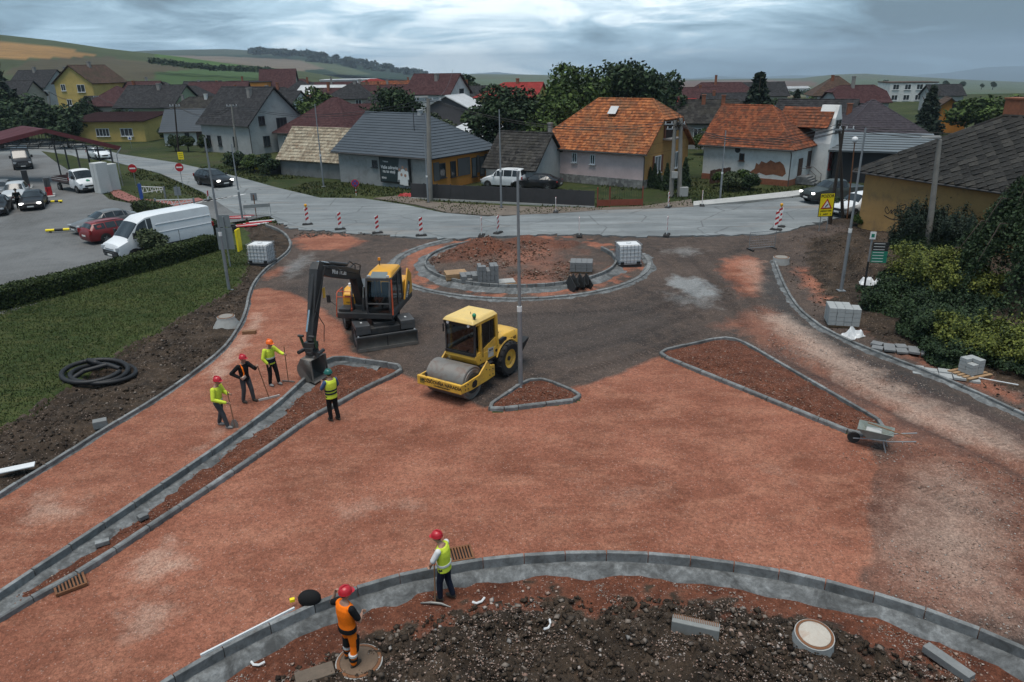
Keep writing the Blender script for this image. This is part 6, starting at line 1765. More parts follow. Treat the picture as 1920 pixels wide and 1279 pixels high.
def tyre(parent, c, r, w, rim_mat, lugs=18, name='wheel', axis=1, disc=.55):
 """tractor tyre on a hub: c centre, axis +-1 gives the outer side along y"""
 b = MB()
 b.lathe([(r * disc, -w * .42), (r * .86, -w * .5), (r * .96, -w * .42), (r * .985, -w * .2), (r * .985, w * .2), (r * .96, w * .42), (r * .86, w * .5), (r * disc, w * .42)], 28, (0, 0, 0), 'y', False)
 for k in range(lugs):
  a = 2 * PI * k / lugs
  for s in (-1, 1):
   aa = a + (PI / lugs if s > 0 else 0)
   b.box((math.cos(aa) * r * .985, s * w * .25, math.sin(aa) * r * .985), (r * .05, w * .46, r * .085), ry=-aa, rz=0)
 t = b.build(name, RUB, parent, loc=c)
 b = MB()
 o = axis * w * .34
 b.lathe([(.02, o * .55), (r * .2, o * .62), (r * .22, o * .8), (r * disc * .78, o * .72), (r * disc * .86, o * 1.0), (r * disc * 1.02, o * 1.14), (r * disc * 1.02, -o * .3), (.02, -o * .3)], 24, (0, 0, 0), 'y')
 for k in range(8):
  a = 2 * PI * k / 8; b.cyl((math.cos(a) * r * .15, o * .6, math.sin(a) * r * .15), (math.cos(a) * r * .15, o * .72, math.sin(a) * r * .15), .02, n=6)
 b.build('rim', rim_mat, t, True)
 b = MB(); b.cyl((0, o * .5, 0), (0, o * .86, 0), r * .13, n=12); b.build('hub_cap', DARK, t)
 return t
# ------------------------------------------------------------------ the roller
def roller():
 root = thing('road_roller', 'yellow single-drum roller with cab standing between the islands', 'road roller', (-1.45, 25.1, .0), math.atan2(-.836, -.548))
 W = .86
 # drum on its own axle, in the front frame
 b = MB(); b.lathe([(.02, -W), (.50, -W), (.52, -W * .96), (.585, -W * .98), (.62, -W * .95), (.622, 0), (.62, W * .95), (.585, W * .98), (.52, W * .96), (.50, W), (.02, W)], 48, (0, 0, 0), 'y')
 d = b.build('drum', DRUM, root, True, loc=(1.24, 0, .62))
 for s in (1, -1):
  b = MB(); b.cyl((0, s * W * .9, 0), (0, s * (W + .015), 0), .38, n=24); b.cyl((0, s * W * .9, 0), (0, s * (W + .06), 0), .2, n=20)
  b.build('drum_bearing', DARK, d)
 # frame: two cheeks and the cross beams
 for s in (1, -1):
  b = MB()
  y0, y1 = (W + .05, W + .11) if s > 0 else (-W - .11, -W - .05)
  out = [(2.02, .52), (2.02, .84), (1.62, .84), (.98, .86), (.62, 1.10), (.46, 1.22), (.30, .98), (.02, .92), (.02, .48), (.5, .46), (1.5, .46)]
  b.prism(out, y0, y1, 'xz')
  b.build('frame_cheek', YEL, root, bevel=.012)
  ys = y1 + .002 if s > 0 else y0 - .002
  b = MB()
  b.prism([(1.16, .54), (1.26, .50), (1.42, .52), (1.46, .62), (1.40, .74), (1.24, .78), (1.14, .70)], ys - .004, ys + .004, 'xz')
  b.build('cheek_opening', INK, root)
  for (xx, zz) in ((.16, .6), (.16, .82), (.36, .62), (.36, .84), (1.7, .6), (1.86, .62), (1.86, .76), (1.7, .76), (.56, .92)):
   b = MB(); b.cyl((xx, ys - .01, zz), (xx, ys + (.02 if s > 0 else -.02), zz), .022, n=8); b.build('bolt', DARK, root)
 b = MB(); b.box((2.06, 0, .69), (.12, 2 * W + .24, .34)); b.build('front_beam', YEL, root, bevel=.02)
 b = MB(); b.box((1.93, 0, .53), (.10, 2 * W - .06, .07)); b.build('scraper', DARK, root)
 b = MB(); b.box((.18, 0, .70), (.3, 2 * W + .1, .40)); b.build('rear_beam', YEL, root, bevel=.02)
 b = MB(); b.box((.45, 0, .95), (.26, 2 * W, .08)); b.build('rear_scraper', DARK, root)
 b = MB(); b.lathe([(.05, -.06), (.20, -.05), (.22, 0), (.20, .05), (.05, .06)], 18, (.55, -.55, 1.22), 'y'); b.build('hose_ring', YEL_PALE, root, True)
 b = MB(); b.box((2.02, -.62, .93), (.06, .06, .14)); b.build('lifting_lug', DARK, root)
 mfr = face((2.125, 0, .73), (0, 1, 0), (0, 0, 1))
 text(root, 'POŽIČOVŇA NÁRADIA', .168, mfr @ Matrix.Translation((.13, 0, 0)), INK)
 text(root, 'A STAVEBNÝCH STROJOV', .062, mfr @ Matrix.Translation((.13, -.12, 0)), INK)
 b = MB(); b.box((2.123, -.74, .70), (.008, .20, .20)); b.build('beam_logo', M('logo_olive', (.20, .15, .03), .6), root)
 text(root, 'KLUB', .06, mfr @ Matrix.Translation((-.74, .0, .004)), INK)
 # articulation
 b = MB(); b.box((-.12, 0, .62), (.5, .4, .44)).cyl((-.2, 0, .3), (-.2, 0, .98), .16, n=14); b.build('articulation_joint', DARK, root, bevel=.02)
 for s in (1, -1):
  b = MB(); b.cyl((-.5, s * .42, .62), (.1, s * .5, .62), .06, n=10); b.build('steering_cylinder', CHROME, root)
 b = MB()
 for k in range(5): b.tube([(.1, -.3 + k * .15, .86), (-.1, -.25 + k * .13, 1.08), (-.4, -.2 + k * .1, .9)], .022, 6)
 b.build('hoses', HOSE, root, True)
 # rear frame, axle and wheels
 b = MB(); b.box((-1.25, 0, .66), (1.9, .8, .34)); b.cyl((-1.24, -.7, .66), (-1.24, .7, .66), .14, n=12); b.build('rear_frame', DARK, root, bevel=.02)
 for s in (1, -1):
  tyre(root, (-1.24, s * .66, .68), .68, .44, YEL, 18, axis=s)
 # engine hood
 b = MB()
 sec = []
 for x, zl, zt, w, wt in ((-.62, .92, 1.62, .68, .60), (-1.2, 1.16, 1.68, .70, .60), (-1.9, 1.10, 1.64, .69, .57), (-2.25, .95, 1.55, .66, .54), (-2.42, .86, 1.32, .60, .48)):
  sec.append([(x, -w, zl), (x, -w, zt - .22), (x, -wt, zt - .04), (x, -wt * .5, zt), (x, wt * .5, zt), (x, wt, zt - .04), (x, w, zt - .22), (x, w, zl)])
 for s_ in sec: b.v += s_
 for i in range(len(sec) - 1):
  for k in range(8):
   b.f.append((i * 8 + k, i * 8 + (k + 1) % 8, (i + 1) * 8 + (k + 1) % 8, (i + 1) * 8 + k))
 b.f += [tuple(range(7, -1, -1)), tuple(range(32, 40))]
 hood = b.build('engine_hood', YEL, root, True, .02)
 for s in (1, -1):
  b = MB()
  b.prism([(-.72, 1.42), (-.78, 1.56), (-1.05, 1.60), (-1.22, 1.55), (-1.18, 1.40), (-.95, 1.34)], s * .655 - .05, s * .655 + .05, 'xz'); b.build('air_intake', BLACKP, hood)
  # wheel arch lip
  b = MB(); pts = [(-1.24 + .80 * math.cos(a), s * .705, .62 + .80 * math.sin(a)) for a in [R(q) for q in range(25, 156, 10)]]
  b.tube(pts, .035, 6); b.build('wheel_arch_lip', YEL, hood, True)
  text(hood, '917 699 333', .155, face((-1.47, s * .708, 1.36), (-s, 0, 0) if s > 0 else (1, 0, 0), (-.0, 0, 1)) @ Matrix.Rotation(s * R(0), 4, 'Z'), INK)
  b = MB(); b.box((-2.33, s * .56, 1.18), (.16, .10, .42)); b.build('rear_lamp_guard', YEL, hood, bevel=.02)
 b = MB(); b.box((-2.35, 0, 1.18), (.10, .82, .5)); b.build('radiator_grille', BLACKP, hood)
 b = MB(); b.add([(-2.2, -.78, .62), (-2.2, .78, .62), (-2.75, .74, .98), (-2.75, -.74, .98), (-2.1, -.78, .95), (-2.1, .78, .95), (-2.72, .76, 1.08), (-2.72, -.76, 1.08)], [(0, 1, 2, 3), (4, 7, 6, 5), (0, 4, 5, 1), (1, 5, 6, 2), (2, 6, 7, 3), (3, 7, 4, 0)])
 b.build('rear_bumper', BLACKP, root, bevel=.03)
 b = MB(); b.cyl((-1.55, -.28, 1.6), (-1.55, -.28, 2.15), .065, n=12).cyl((-1.55, -.28, 2.1), (-1.62, -.28, 2.28), .045, n=10); b.build('exhaust_pipe', DARK, root)
 b = MB(); b.box((-1.0, .15, 1.70), (.3, .5, .05)); b.build('hood_vent', BLACKP, hood, bevel=.02)
 # cab
 cx0, cx1, cw = -.66, .80, .68
 b = MB()
 b.add([(cx0, -cw, 1.02), (cx1 - .18, -cw, 1.02), (cx1, -cw, 1.28), (cx1, -cw, 1.42), (cx0, -cw, 1.42), (cx0, cw, 1.02), (cx1 - .18, cw, 1.02), (cx1, cw, 1.28), (cx1, cw, 1.42), (cx0, cw, 1.42)],
   [(0, 1, 2, 3, 4), (9, 8, 7, 6, 5), (0, 5, 6, 1), (1, 6, 7, 2), (2, 7, 8, 3), (4, 3, 8, 9), (0, 4, 9, 5)])
 cab = b.build('cab_base', YEL, root, bevel=.025)
 z0, z1 = 1.42, 2.62
 rx0, rx1 = cx0 + .04, cx1 - .02
 def post(name_, a, c, w=.09):
  q = MB(); q.bar(a, c, w, w); q.build(name_, YEL if name_ != 'front_post' else DARK, cab)
 for s in (1, -1):
  y = s * (cw - .045)
  post('front_post', (cx1 - .05, y, z0), (rx1 - .05, y, z1), .07)
  post('rear_post', (cx0 + .06, y, z0), (rx0 + .06, y, z1), .13)
  post('side_post', (.42, y, z0), (.42, y, z1), .10)
  # sloping lower panel of the side
  q = MB(); q.prism([(cx0 + .1, 1.42), (cx1 - .05, 1.42), (cx0 + .1, 1.78)], y - .035, y + .035, 'xz'); q.build('side_panel', YEL, cab)
  q = MB(); q.prism([(cx0 + .12, 1.72), (.38, 1.50), (.38, 2.56), (cx0 + .18, 2.56)], y - .012, y + .012, 'xz'); q.build('side_window', CABG, cab)
  q = MB(); q.bar((-.15, y + s * .01, 1.58), (-.15, y + s * .01, 2.56), .03, .03); q.build('window_bar', DARK, cab)
  q = MB(); q.bar((cx0 + .12, y, 2.58), (cx1 - .1, y, 2.58), .07, .09); q.build('roof_rail', YEL, cab)
  q = MB(); q.cyl((-.52, y, 1.24), (-.52, y + s * .065, 1.24), .06, n=12); q.build('fuel_cap', INK, cab)
  q = MB(); q.cyl((-.60, y, 1.44), (-.60, y + s * .06, 1.44), .025, n=8).cyl((-.60, y, 2.2), (-.60, y + s * .06, 2.2), .025, n=8).cyl((.5, y, 1.2), (.5, y + s * .06, 1.2), .025, n=8); q.build('hinge', INK, cab)
  # white logo plate
  q = MB(); q.box((-.16, s * (cw + .006), 1.38), (.34, .012, .17), ry=R(-6)); q.box((-.16, s * (cw + .006), 1.19), (.34, .012, .16), ry=R(-6)); q.build('logo_plate', M('logo_grey', (.42, .42, .40), .5, .25, 12), cab)
  text(cab, 'KLUB', .10, face((-.16, s * (cw + .016), 1.38), (-s, 0, 0), (0, 0, 1)), INK)
  q = MB(); q.box((rx1 + .02, s * (cw + .04), 2.3), (.05, .03, .3)); q.build('mirror', BLACKP, cab)
 q = MB(); q.box((cx1 - .03, 0, 1.98), (.015, 2 * cw - .14, 1.1)); q.build('front_window', CABG, cab)
 q = MB(); q.box((cx0 + .03, 0, 2.05), (.015, 2 * cw - .14, .95)); q.build('rear_window', CABG, cab)
 q = MB(); q.box((cx1 + .0, 0, 2.58), (.06, 2 * cw - .02, .16)); q.build('front_visor', BLACKP, cab)
 for s in (1, -1):
  q = MB(); q.cyl((cx1 + .02, s * .46, 2.57), (cx1 + .07, s * .46, 2.57), .055, n=12); q.build('work_lamp', LAMP, cab)
 q = MB(); q.box((cx1 + .0, 0, 1.45), (.05, 2 * cw - .04, .10)); q.build('front_sill', BLACKP, cab)
 b = MB()
 b.add([(cx0 - .04, -cw - .03, z1), (cx1 + .10, -cw - .03, z1), (cx1 + .10, cw + .03, z1), (cx0 - .04, cw + .03, z1), (cx0 + .08, -cw + .12, z1 + .16), (cx1 - .02, -cw + .08, z1 + .15), (cx1 - .02, cw - .08, z1 + .15), (cx0 + .08, cw - .12, z1 + .16)], [(0, 3, 2, 1), (4, 5, 6, 7), (0, 1, 5, 4), (1, 2, 6, 5), (2, 3, 7, 6), (3, 0, 4, 7)])
 roof = b.build('cab_roof', YEL_PALE, root, True, .05, 3)
 q = MB(); q.cyl((cx1 - .18, cw - .12, z1 + .1), (cx1 - .18, cw - .12, z1 + .24), .02, n=8).cyl((cx1 - .18, cw - .12, z1 + .2), (cx1 - .18, cw - .12, z1 + .24), .06, n=12); q.build('beacon_base', DARK, roof)
 q = MB(); q.ball((cx1 - .18, cw - .12, z1 + .30), (.075, .075, .09), 14, 9); q.build('beacon', M('green_beacon', (.01, .22, .11), .2, spec=.7), roof, True)
 q = MB(); q.cyl((.2, .1, z1 + .15), (.2, .1, z1 + .24), .012, n=6); q.build('aerial', INK, roof)
 # inside: seat, wheel, console
 q = MB(); q.box((-.15, 0, 1.42), (.48, .5, .16)).box((-.40, 0, 1.75), (.14, .48, .62)).box((-.42, 0, 2.15), (.1, .28, .2)); q.build('driver_seat', BLACKP, cab, bevel=.04)
 q = MB(); q.tube([(.42, 0, 1.2), (.30, 0, 1.75)], .035, 8); pts = [(.30 + .08 * math.sin(a), .19 * math.cos(a), 1.78 + .17 * math.sin(a)) for a in [2 * PI * k / 16 for k in range(17)]]
 q.tube(pts, .016, 6); q.build('steering_wheel', BLACKP, cab, True)
 q = MB(); q.box((.5, 0, 1.5), (.2, .5, .25)).box((0, .45, 1.55), (.5, .16, .3)); q.build('console', DARK, cab, bevel=.03)
 for k in range(3):
  q = MB(); q.box((.05 - k * .02, cw + .02 - k * 0, .95 - k * .24), (.34, .22, .03)); q.build('step', DARK, root)
 q = MB(); q.tube([(.42, cw + .06, 1.3), (.42, cw + .09, 1.9), (.42, cw + .04, 2.2)], .014, 6); q.build('grab_rail', BLACKP, root)
 q = MB(); q.box((-.5, 0, .98), (1.0, 1.3, .1)); q.build('deck', DARK, root)
 return root
roller()
# ------------------------------------------------------------------ the wheeled excavator
def excavator():
 C = Vector((-6.0, 30.55))
 root = thing('wheeled_excavator', 'black and yellow wheeled excavator lowering its bucket into the island', 'excavator', (C.x, C.y, 0))
 MU = Matrix.Rotation(math.atan2(-.93, .37), 4, 'Z')       # undercarriage
 b = MB(MU); b.box((0, 0, .88), (3.3, .9, .42)); b.box((1.55, 0, .78), (.5, 1.3, .3)); b.box((-1.4, 0, .75), (.6, 1.5, .35)); b.cyl((0, 0, .95), (0, 0, 1.25), .75, n=24); b.build('undercarriage', DARK, root, bevel=.03)
 for xw in (1.18, -1.35):
  b = MB(MU); b.cyl((xw, -1.0, .52), (xw, 1.0, .52), .13, n=10); b.build('axle', DARK, root)
  for s in (1, -1):
   for yo in (.78, 1.12):
    t = tyre(root, (0, 0, 0), .52, .28, DGREY, 16, axis=s)
    t.matrix_local = MU @ Matrix.Translation((xw, s * yo, .52))
 for s in (1, -1):
  b = MB(MU); b.box((1.42, s * .95, 1.02), (.95, .62, .20)); b.box((1.86, s * .95, .86), (.06, .62, .3)); b.build('tool_box', DGREY, root, bevel=.04)
  b = MB(MU); b.box((1.45, s * .95, 1.125), (.14, .08, .012)); b.build('box_sticker', PLATE, root)
 b = MB(MU)
 # dozer blade, curved in section
 prof = [(2.02, .04), (1.94, .12), (1.90, .30), (1.93, .48), (2.02, .62), (2.05, .60), (1.98, .46), (1.95, .30), (1.99, .14), (2.05, .05)]
 b.prism(prof, -1.29, 1.29, 'xz')
 bl = b.build('dozer_blade', M('blade_grey', (.085, .080, .074), .6, .2, 2, .15, 20, metal=.2, dirt=(.15, .12, .10), dirt_amt=.55), root, True)
 b = MB(MU); b.box((2.045, 0, .09), (.03, 2.6, .14)); b.build('cutting_edge', STEEL, bl)
 b = MB(MU); b.box((2.01, 0, .66), (.10, 2.58, .05)); b.build('blade_top_rail', DGREY, bl)
 b = MB(MU); b.box((2.03, 0, .36), (.03, .03, .6)); b.build('blade_seam', INK, bl)
 for s in (1, -1):
  b = MB(MU); b.prism([(1.90, .05), (2.06, .05), (2.05, .66), (1.90, .66)], s * 1.29 - .02, s * 1.29 + .02, 'xz'); b.build('blade_end_plate', DGREY, bl)
  b = MB(MU); b.bar((1.2, s * .4, .5), (1.93, s * .5, .32), .14, .12); b.cyl((1.2, s * .32, .85), (1.92, s * .34, .5), .06, n=10); b.build('blade_arm', DARK, bl)
  b = MB(MU); b.cyl((1.96, s * 1.2, .70), (2.02, s * 1.2, .70), .035, n=10); b.build('reflector', LAMP, bl)
 # upper structure
 hu = Vector((-.13, -.99, 0)).normalized()
 MX = Matrix.Rotation(math.atan2(hu.y, hu.x), 4, 'Z')
 b = MB(MX); b.box((-.1, 0, 1.36), (3.3, 2.42, .26)); b.build('slew_platform', DARK, root, bevel=.04)
 b = MB(MX)
 b.add([(-1.75, -1.2, 1.2), (-1.1, -1.22, 1.2), (-1.1, 1.22, 1.2), (-1.75, 1.2, 1.2), (-1.75, -1.16, 2.05), (-1.1, -1.2, 2.10), (-1.1, 1.2, 2.10), (-1.75, 1.16, 2.05), (-2.0, -.9, 1.3), (-2.0, .9, 1.3), (-2.0, -.9, 1.95), (-2.0, .9, 1.95)],
   [(0, 3, 2, 1), (4, 5, 6, 7), (1, 2, 6, 5), (0, 1, 5, 4), (2, 3, 7, 6), (8, 10, 11, 9), (0, 4, 10, 8), (4, 7, 11, 10), (7, 3, 9, 11), (3, 0, 8, 9)])
 b.build('counterweight', DGREY, root, bevel=.06)
 b = MB(MX)
 b.box((-.72, -.72, 1.82), (1.0, .96, .62)); b.build('engine_hood', DGREY, root, bevel=.07)
 # tank and hood on the machine's right, orange-yellow
 b = MB(MX); b.add([(-.2, -1.18, 1.48), (.82, -1.18, 1.48), (.82, -.62, 1.48), (-.2, -.62, 1.48), (-.2, -1.16, 2.30), (.55, -1.16, 2.28), (.55, -.64, 2.28), (-.2, -.64, 2.30), (.80, -1.16, 2.02), (.80, -.64, 2.02)],
      [(0, 3, 2, 1), (4, 5, 6, 7), (5, 8, 9, 6), (1, 2, 9, 8), (0, 1, 8, 5, 4), (2, 3, 7, 6, 9), (0, 4, 7, 3)])
 hood = b.build('tank_cover', YEL_ORANGE, root, True, .06, 3)
 b = MB(MX); b.box((.815, -.9, 1.98), (.02, .34, .08)); b.build('cover_grille', INK, hood)
 text(hood, 'VOLVO', .07, MX @ face((.825, -.9, 1.72), (0, 1, 0), (0, 0, 1)), INK)
 b = MB(MX); b.cyl((.3, -.95, 2.28), (.3, -.95, 2.42), .09, n=12); b.build('filler_cap', WIN_W, hood)
 b = MB(MX); b.box((1.1, -.92, 1.56), (.62, .52, .10)); b.build('front_step_box', DARK, root, bevel=.02)
 # orange guard rail
 b = MB(MX)
 y = -1.24
 b.tube([(1.45, y, 1.32), (1.45, y, 1.6), (1.25, y, 2.22), (1.15, y, 2.30), (.55, y, 2.30)], .022, 8)
 b.tube([(.55, y, 2.30), (.55, y, 1.5)], .02, 8); b.tube([(1.28, y, 2.1), (1.28, -.66, 2.1)], .018, 8); b.tube([(1.15, y, 2.30), (1.15, -.66, 2.30), (1.2, -.66, 1.55)], .02, 8)
 b.box((1.4, -1.18, 1.36), (.24, .14, .16)); b.box((1.25, -.7, 1.52), (.16, .18, .14)); b.build('guard_rail', ORED, root, True)
 b = MB(MX); b.tube([(1.42, -1.24, 1.75), (1.5, -1.42, 1.95), (1.5, -1.5, 2.0)], .014, 6); b.build('mirror_arm', DARK, root)
 b = MB(MX); b.box((1.5, -1.52, 2.08), (.06, .17, .34)); b.build('mirror', BLACKP, root, bevel=.02)
 # cab on the machine's left
 y0, y1, x0, x1 = .12, 1.18, -.35, 1.55
 zf, zt = 1.42, 3.02
 def side_prof():
  return [(x0, zf), (x1 - .08, zf), (x1, zf + .35), (x1 - .02, zf + .8), (x1 - .22, zt - .08), (x0 + .05, zt)]
 b = MB(MX); b.box(((x0 + x1) / 2 - .05, (y0 + y1) / 2, zf + .02), (x1 - x0 - .1, y1 - y0, .22)); cab = b.build('cab_base', DARK, root, bevel=.03)
 pr = side_prof()
 for yy in (y0 + .03, y1 - .03):
  q = MB(MX)
  for a, c in zip(pr, pr[1:] + pr[:1]):
   q.bar((a[0], yy, a[1]), (c[0], yy, c[1]), .075, .075)
  q.bar((.35, yy, zf), (.30, yy, zt - .05), .08, .08); q.build('cab_frame', DGREY, cab)
  q = MB(MX); q.prism(pr, yy - .008, yy + .008, 'xz'); q.build('side_window', CABG, cab)
 q = MB(MX)
 for (xa, za), (xb, zb) in ((pr[1], pr[2]), (pr[2], pr[3]), (pr[3], pr[4])):
  q.add([(xa, y0 + .04, za), (xa, y1 - .04, za), (xb, y1 - .04, zb), (xb, y0 + .04, zb)], [(0, 1, 2, 3)])
 q.build('windscreen', CABG, cab)
 q = MB(MX); q.bar((x1 + .01, y0, zf + .5), (x1 + .01, y1, zf + .5), .05, .05); q.bar((x1 - .2, y0, zt - .1), (x1 - .2, y1, zt - .1), .08, .10); q.build('cab_crossbar', DGREY, cab)
 b = MB(MX)
 b.add([(x0 - .04, y0 - .03, zt - .04), (x1 - .2, y0 - .03, zt - .10), (x1 - .2, y1 + .03, zt - .10), (x0 - .04, y1 + .03, zt - .04), (x0 + .06, y0 + .08, zt + .14), (x1 - .62, y0 + .08, zt + .14), (x1 - .62, y1 - .08, zt + .14), (x0 + .06, y1 - .08, zt + .14)], [(0, 3, 2, 1), (4, 5, 6, 7), (0, 1, 5, 4), (1, 2, 6, 5), (2, 3, 7, 6), (3, 0, 4, 7)])
 roof = b.build('cab_roof', YEL_ORANGE, root, True, .05, 3)
 a0 = Vector((x1 - .23, 0, zt - .075)); a1 = Vector((x1 - .60, 0, zt + .135)); nn = Vector((a0.z - a1.z, 0, a1.x - a0.x)); nn = -nn.normalized() if nn.z < 0 else nn.normalized()
 q = MB(MX); q.add([tuple(a0.lerp(a1, t) + nn * .016 + Vector((0, yy, 0))) for t, yy in ((.08, y0 + .16), (.08, y1 - .16), (.92, y1 - .2), (.92, y0 + .2))], [(0, 1, 2, 3)]); q.build('roof_window', glass('roof_glass', (.09, .115, .12), .35), roof)
 q = MB(MX); q.cyl((x0 + .3, y0 + .2, zt + .12), (x0 + .3, y0 + .2, zt + .38), .018, n=8); q.build('beacon_stem', DARK, roof)
 q = MB(MX); q.cyl((x0 + .3, y0 + .2, zt + .36), (x0 + .3, y0 + .2, zt + .48), .07, .055, n=14); q.build('beacon', M('orange_beacon', (.60, .22, .01), .25, spec=.6), roof, True)
 for yy in (y0 + .12, y1 - .12):
  q = MB(MX); q.box((x1 - .24, yy, zt + .02), (.08, .12, .09)); q.build('work_lamp', LAMP, roof, bevel=.01)
 q = MB(MX); q.bar((x1 - .20, y1 + .04, zt - .1), (x1 - .0, y1 + .07, zf + .02), .05, .05); q.build('door_rail', ORED, cab)
 q = MB(MX); q.box((.35, .62, 1.75), (.5, .5, .16)).box((.08, .62, 2.1), (.14, .48, .66)); q.build('driver_seat', BLACKP, cab, bevel=.04)
 q = MB(MX); q.tube([(.98, .62, 1.5), (.88, .62, 1.98)], .035, 8); q.tube([(.88 + .06 * math.sin(a), .62 + .19 * math.cos(a), 2.0 + .16 * math.sin(a)) for a in [2 * PI * k / 16 for k in range(17)]], .016, 6); q.build('steering_wheel', BLACKP, cab, True)
 # engine cover and tilted side panel behind the cab
 q = MB(MX); q.prism([(-.4, 1.5), (-1.72, 1.5), (-1.72, 2.35), (-1.2, 2.75), (-.62, 1.95)], 1.17, 1.24, 'xz'); q.build('side_cover', YEL_ORANGE, root, bevel=.02)
 q = MB(MX); q.prism([(-.4, 1.5), (-1.0, 1.5), (-1.35, 2.05), (-1.05, 2.2)], 1.245, 1.262, 'xz'); q.build('cover_panel', DGREY, root)
 text(root, 'VOLVO', .2, MX @ face((-.86, 1.268, 1.76), (-.58, 0, .55), (.5, 0, 1)), WHITE_INK)
 q = MB(MX); q.box((-1.1, .5, 2.0), (1.1, 1.3, .6)); q.build('rear_hood', YEL_ORANGE, root, bevel=.07)
 # boom in its own vertical plane
 Bp = Vector((-6.45, 29.75)); Q = Vector((-7.66, 25.6)); hb = (Q - Bp).normalized()
 def on(px, py):
  d = ray(px, py); n = Vector((-hb.y, hb.x))
  t = Bp.dot(n) / Vector((d.x, d.y)).dot(n)
  p = Vector((d.x, d.y)) * t
  return ((p - Bp).dot(hb), CAMH + d.z * t)
 MBm = Matrix.Translation((Bp.x - C.x, Bp.y - C.y, 0)) @ Matrix.Rotation(math.atan2(hb.y, hb.x), 4, 'Z')
 base = (-.1, 1.55); K = on(664, 516); E = on(594, 506); A1 = on(583, 640); K = (K[0], K[1] + .05)
 def beam(name_, pts, ws, hs, m=DARK, bev=.02):
  """box-section beam through points (t, z) with widths and heights"""
  q = MB(MBm); n = len(pts)
  for i, (t, z) in enumerate(pts):
   p = Vector(pts[max(i - 1, 0)]); c = Vector(pts[min(i + 1, n - 1)]); d = (c - p).normalized(); u = Vector((-d.y, d.x))
   for sy, sz in ((-1, -1), (1, -1), (1, 1), (-1, 1)):
    o = Vector((t, z)) + u * sz * hs[i] / 2
    q.v.append(tuple(MBm @ Vector((o.x, sy * ws[i] / 2, o.y))))
  for i in range(n - 1):
   for k in range(4):
    q.f.append((i * 4 + k, i * 4 + (k + 1) % 4, (i + 1) * 4 + (k + 1) % 4, (i + 1) * 4 + k))
  q.f += [(3, 2, 1, 0), tuple((n - 1) * 4 + k for k in range(4))]
  return q.build(name_, m, root, bevel=bev)
 def lerp(a, c, t): return (a[0] + (c[0] - a[0]) * t, a[1] + (c[1] - a[1]) * t)
 q = MB(MBm); q.box((-.1, 0, 1.45), (.7, .55, .5)); q.build('boom_foot', DARK, root, bevel=.04)
 beam('lower_boom', [base, lerp(base, K, .5), K], [.36, .34, .33], [.36, .44, .40])
 ub = beam('upper_boom', [lerp(K, E, -.05), lerp(K, E, .3), lerp(K, E, .7), E], [.33, .33, .31, .31], [.38, .50, .46, .32])
 arm_top = (E[0] - .1, E[1] + .28)
 ar = beam('dipper_arm', [arm_top, E, lerp(E, A1, .3), A1], [.30, .35, .33, .27], [.24, .52, .47, .28])
 bl2 = lerp(K, E, .52)
 mid = MBm @ Vector((bl2[0], .172, bl2[1]))
 d3 = (Vector((hb.x, hb.y, 0)) * (E[0] - K[0]) + Vector((0, 0, E[1] - K[1])))
 text(ub, 'Mi.e Tr..as', .27, face(tuple(mid), tuple(-d3), (0, 0, 1)), WHITE_INK)
 def cyl(name_, a, c, r0, r1, f=.55, yy=0.0):
  q = MB(MBm); m_ = lerp(a, c, f); q.cyl((a[0], yy, a[1]), (m_[0], yy, m_[1]), r0, n=12); o = q.build(name_, DARK, root, True)
  q = MB(MBm); q.cyl((m_[0], yy, m_[1]), (c[0], yy, c[1]), r1, n=10); q.build('piston_rod', CHROME, o, True)
 for s in (1, -1):
  cyl('boom_cylinder', (.35, 1.35), lerp(base, K, .62), .075, .045, .6, s * .27)
 cyl('link_cylinder', lerp(base, K, .45), (lerp(K, E, .25)[0], lerp(K, E, .25)[1] + .3), .08, .045, .6)
 cyl('arm_cylinder', (lerp(K, E, .2)[0], lerp(K, E, .2)[1] + .36), arm_top, .08, .045, .62)
 tl = lerp(E, A1, .86)
 cyl('bucket_cylinder', (E[0] + .26, E[1] - .1), (tl[0] + .34, tl[1] + .1), .075, .045, .62)
 b = MB(MBm); b.tube([(E[0] + .2, -.12, E[1] + .1), (E[0] + .3, -.2, E[1] - .5), (E[0] + .22, -.18, E[1] - 1.4)], .022, 6)
 b.tube([(K[0] - .2, .1, K[1] - .3), (K[0] - .35, .14, K[1] + .3), (K[0] + .1, .12, K[1] + .5), (K[0] + .6, .1, K[1] + .36), (E[0] - .1, .1, E[1] + .3)], .025, 6)
 b.tube([(K[0] - .2, -.1, K[1] - .3), (K[0] - .42, -.14, K[1] + .25), (K[0] + .05, -.12, K[1] + .55), (K[0] + .6, -.1, K[1] + .4), (E[0] - .1, -.1, E[1] + .26)], .025, 6)
 b.tube([(K[0] + .2, .22, K[1] + .1), (E[0] - .2, .24, E[1] + .06), (E[0] + .05, .24, E[1] - .3), (A1[0] - .1, .2, A1[1] + .9)], .022, 6)
 b.tube([(A1[0] - .2, .2, A1[1] + 1.2), (A1[0] - .5, .34, A1[1] + .5), (A1[0] - .42, .3, A1[1] - .15)], .016, 6)
 b.build('hydraulic_hoses', HOSE, root, True)
 q = MB(MBm); q.box((E[0] - .02, .18, E[1] - .9), (.16, .02, .4)); q.build('warning_sticker', YEL, ar)
 # tiltrotator, coupler and bucket
 ax, az = A1
 q = MB(MBm); q.box((ax + .02, 0, az - .12), (.34, .46, .22)); q.box((ax + .02, 0, az - .30), (.42, .36, .18)); q.cyl((ax, 0, az - .5), (ax, 0, az - .36), .26, n=18); q.build('tiltrotator', DARK, root, bevel=.02)
 gm = M('coupler_green', (.05, .10, .055), .6)
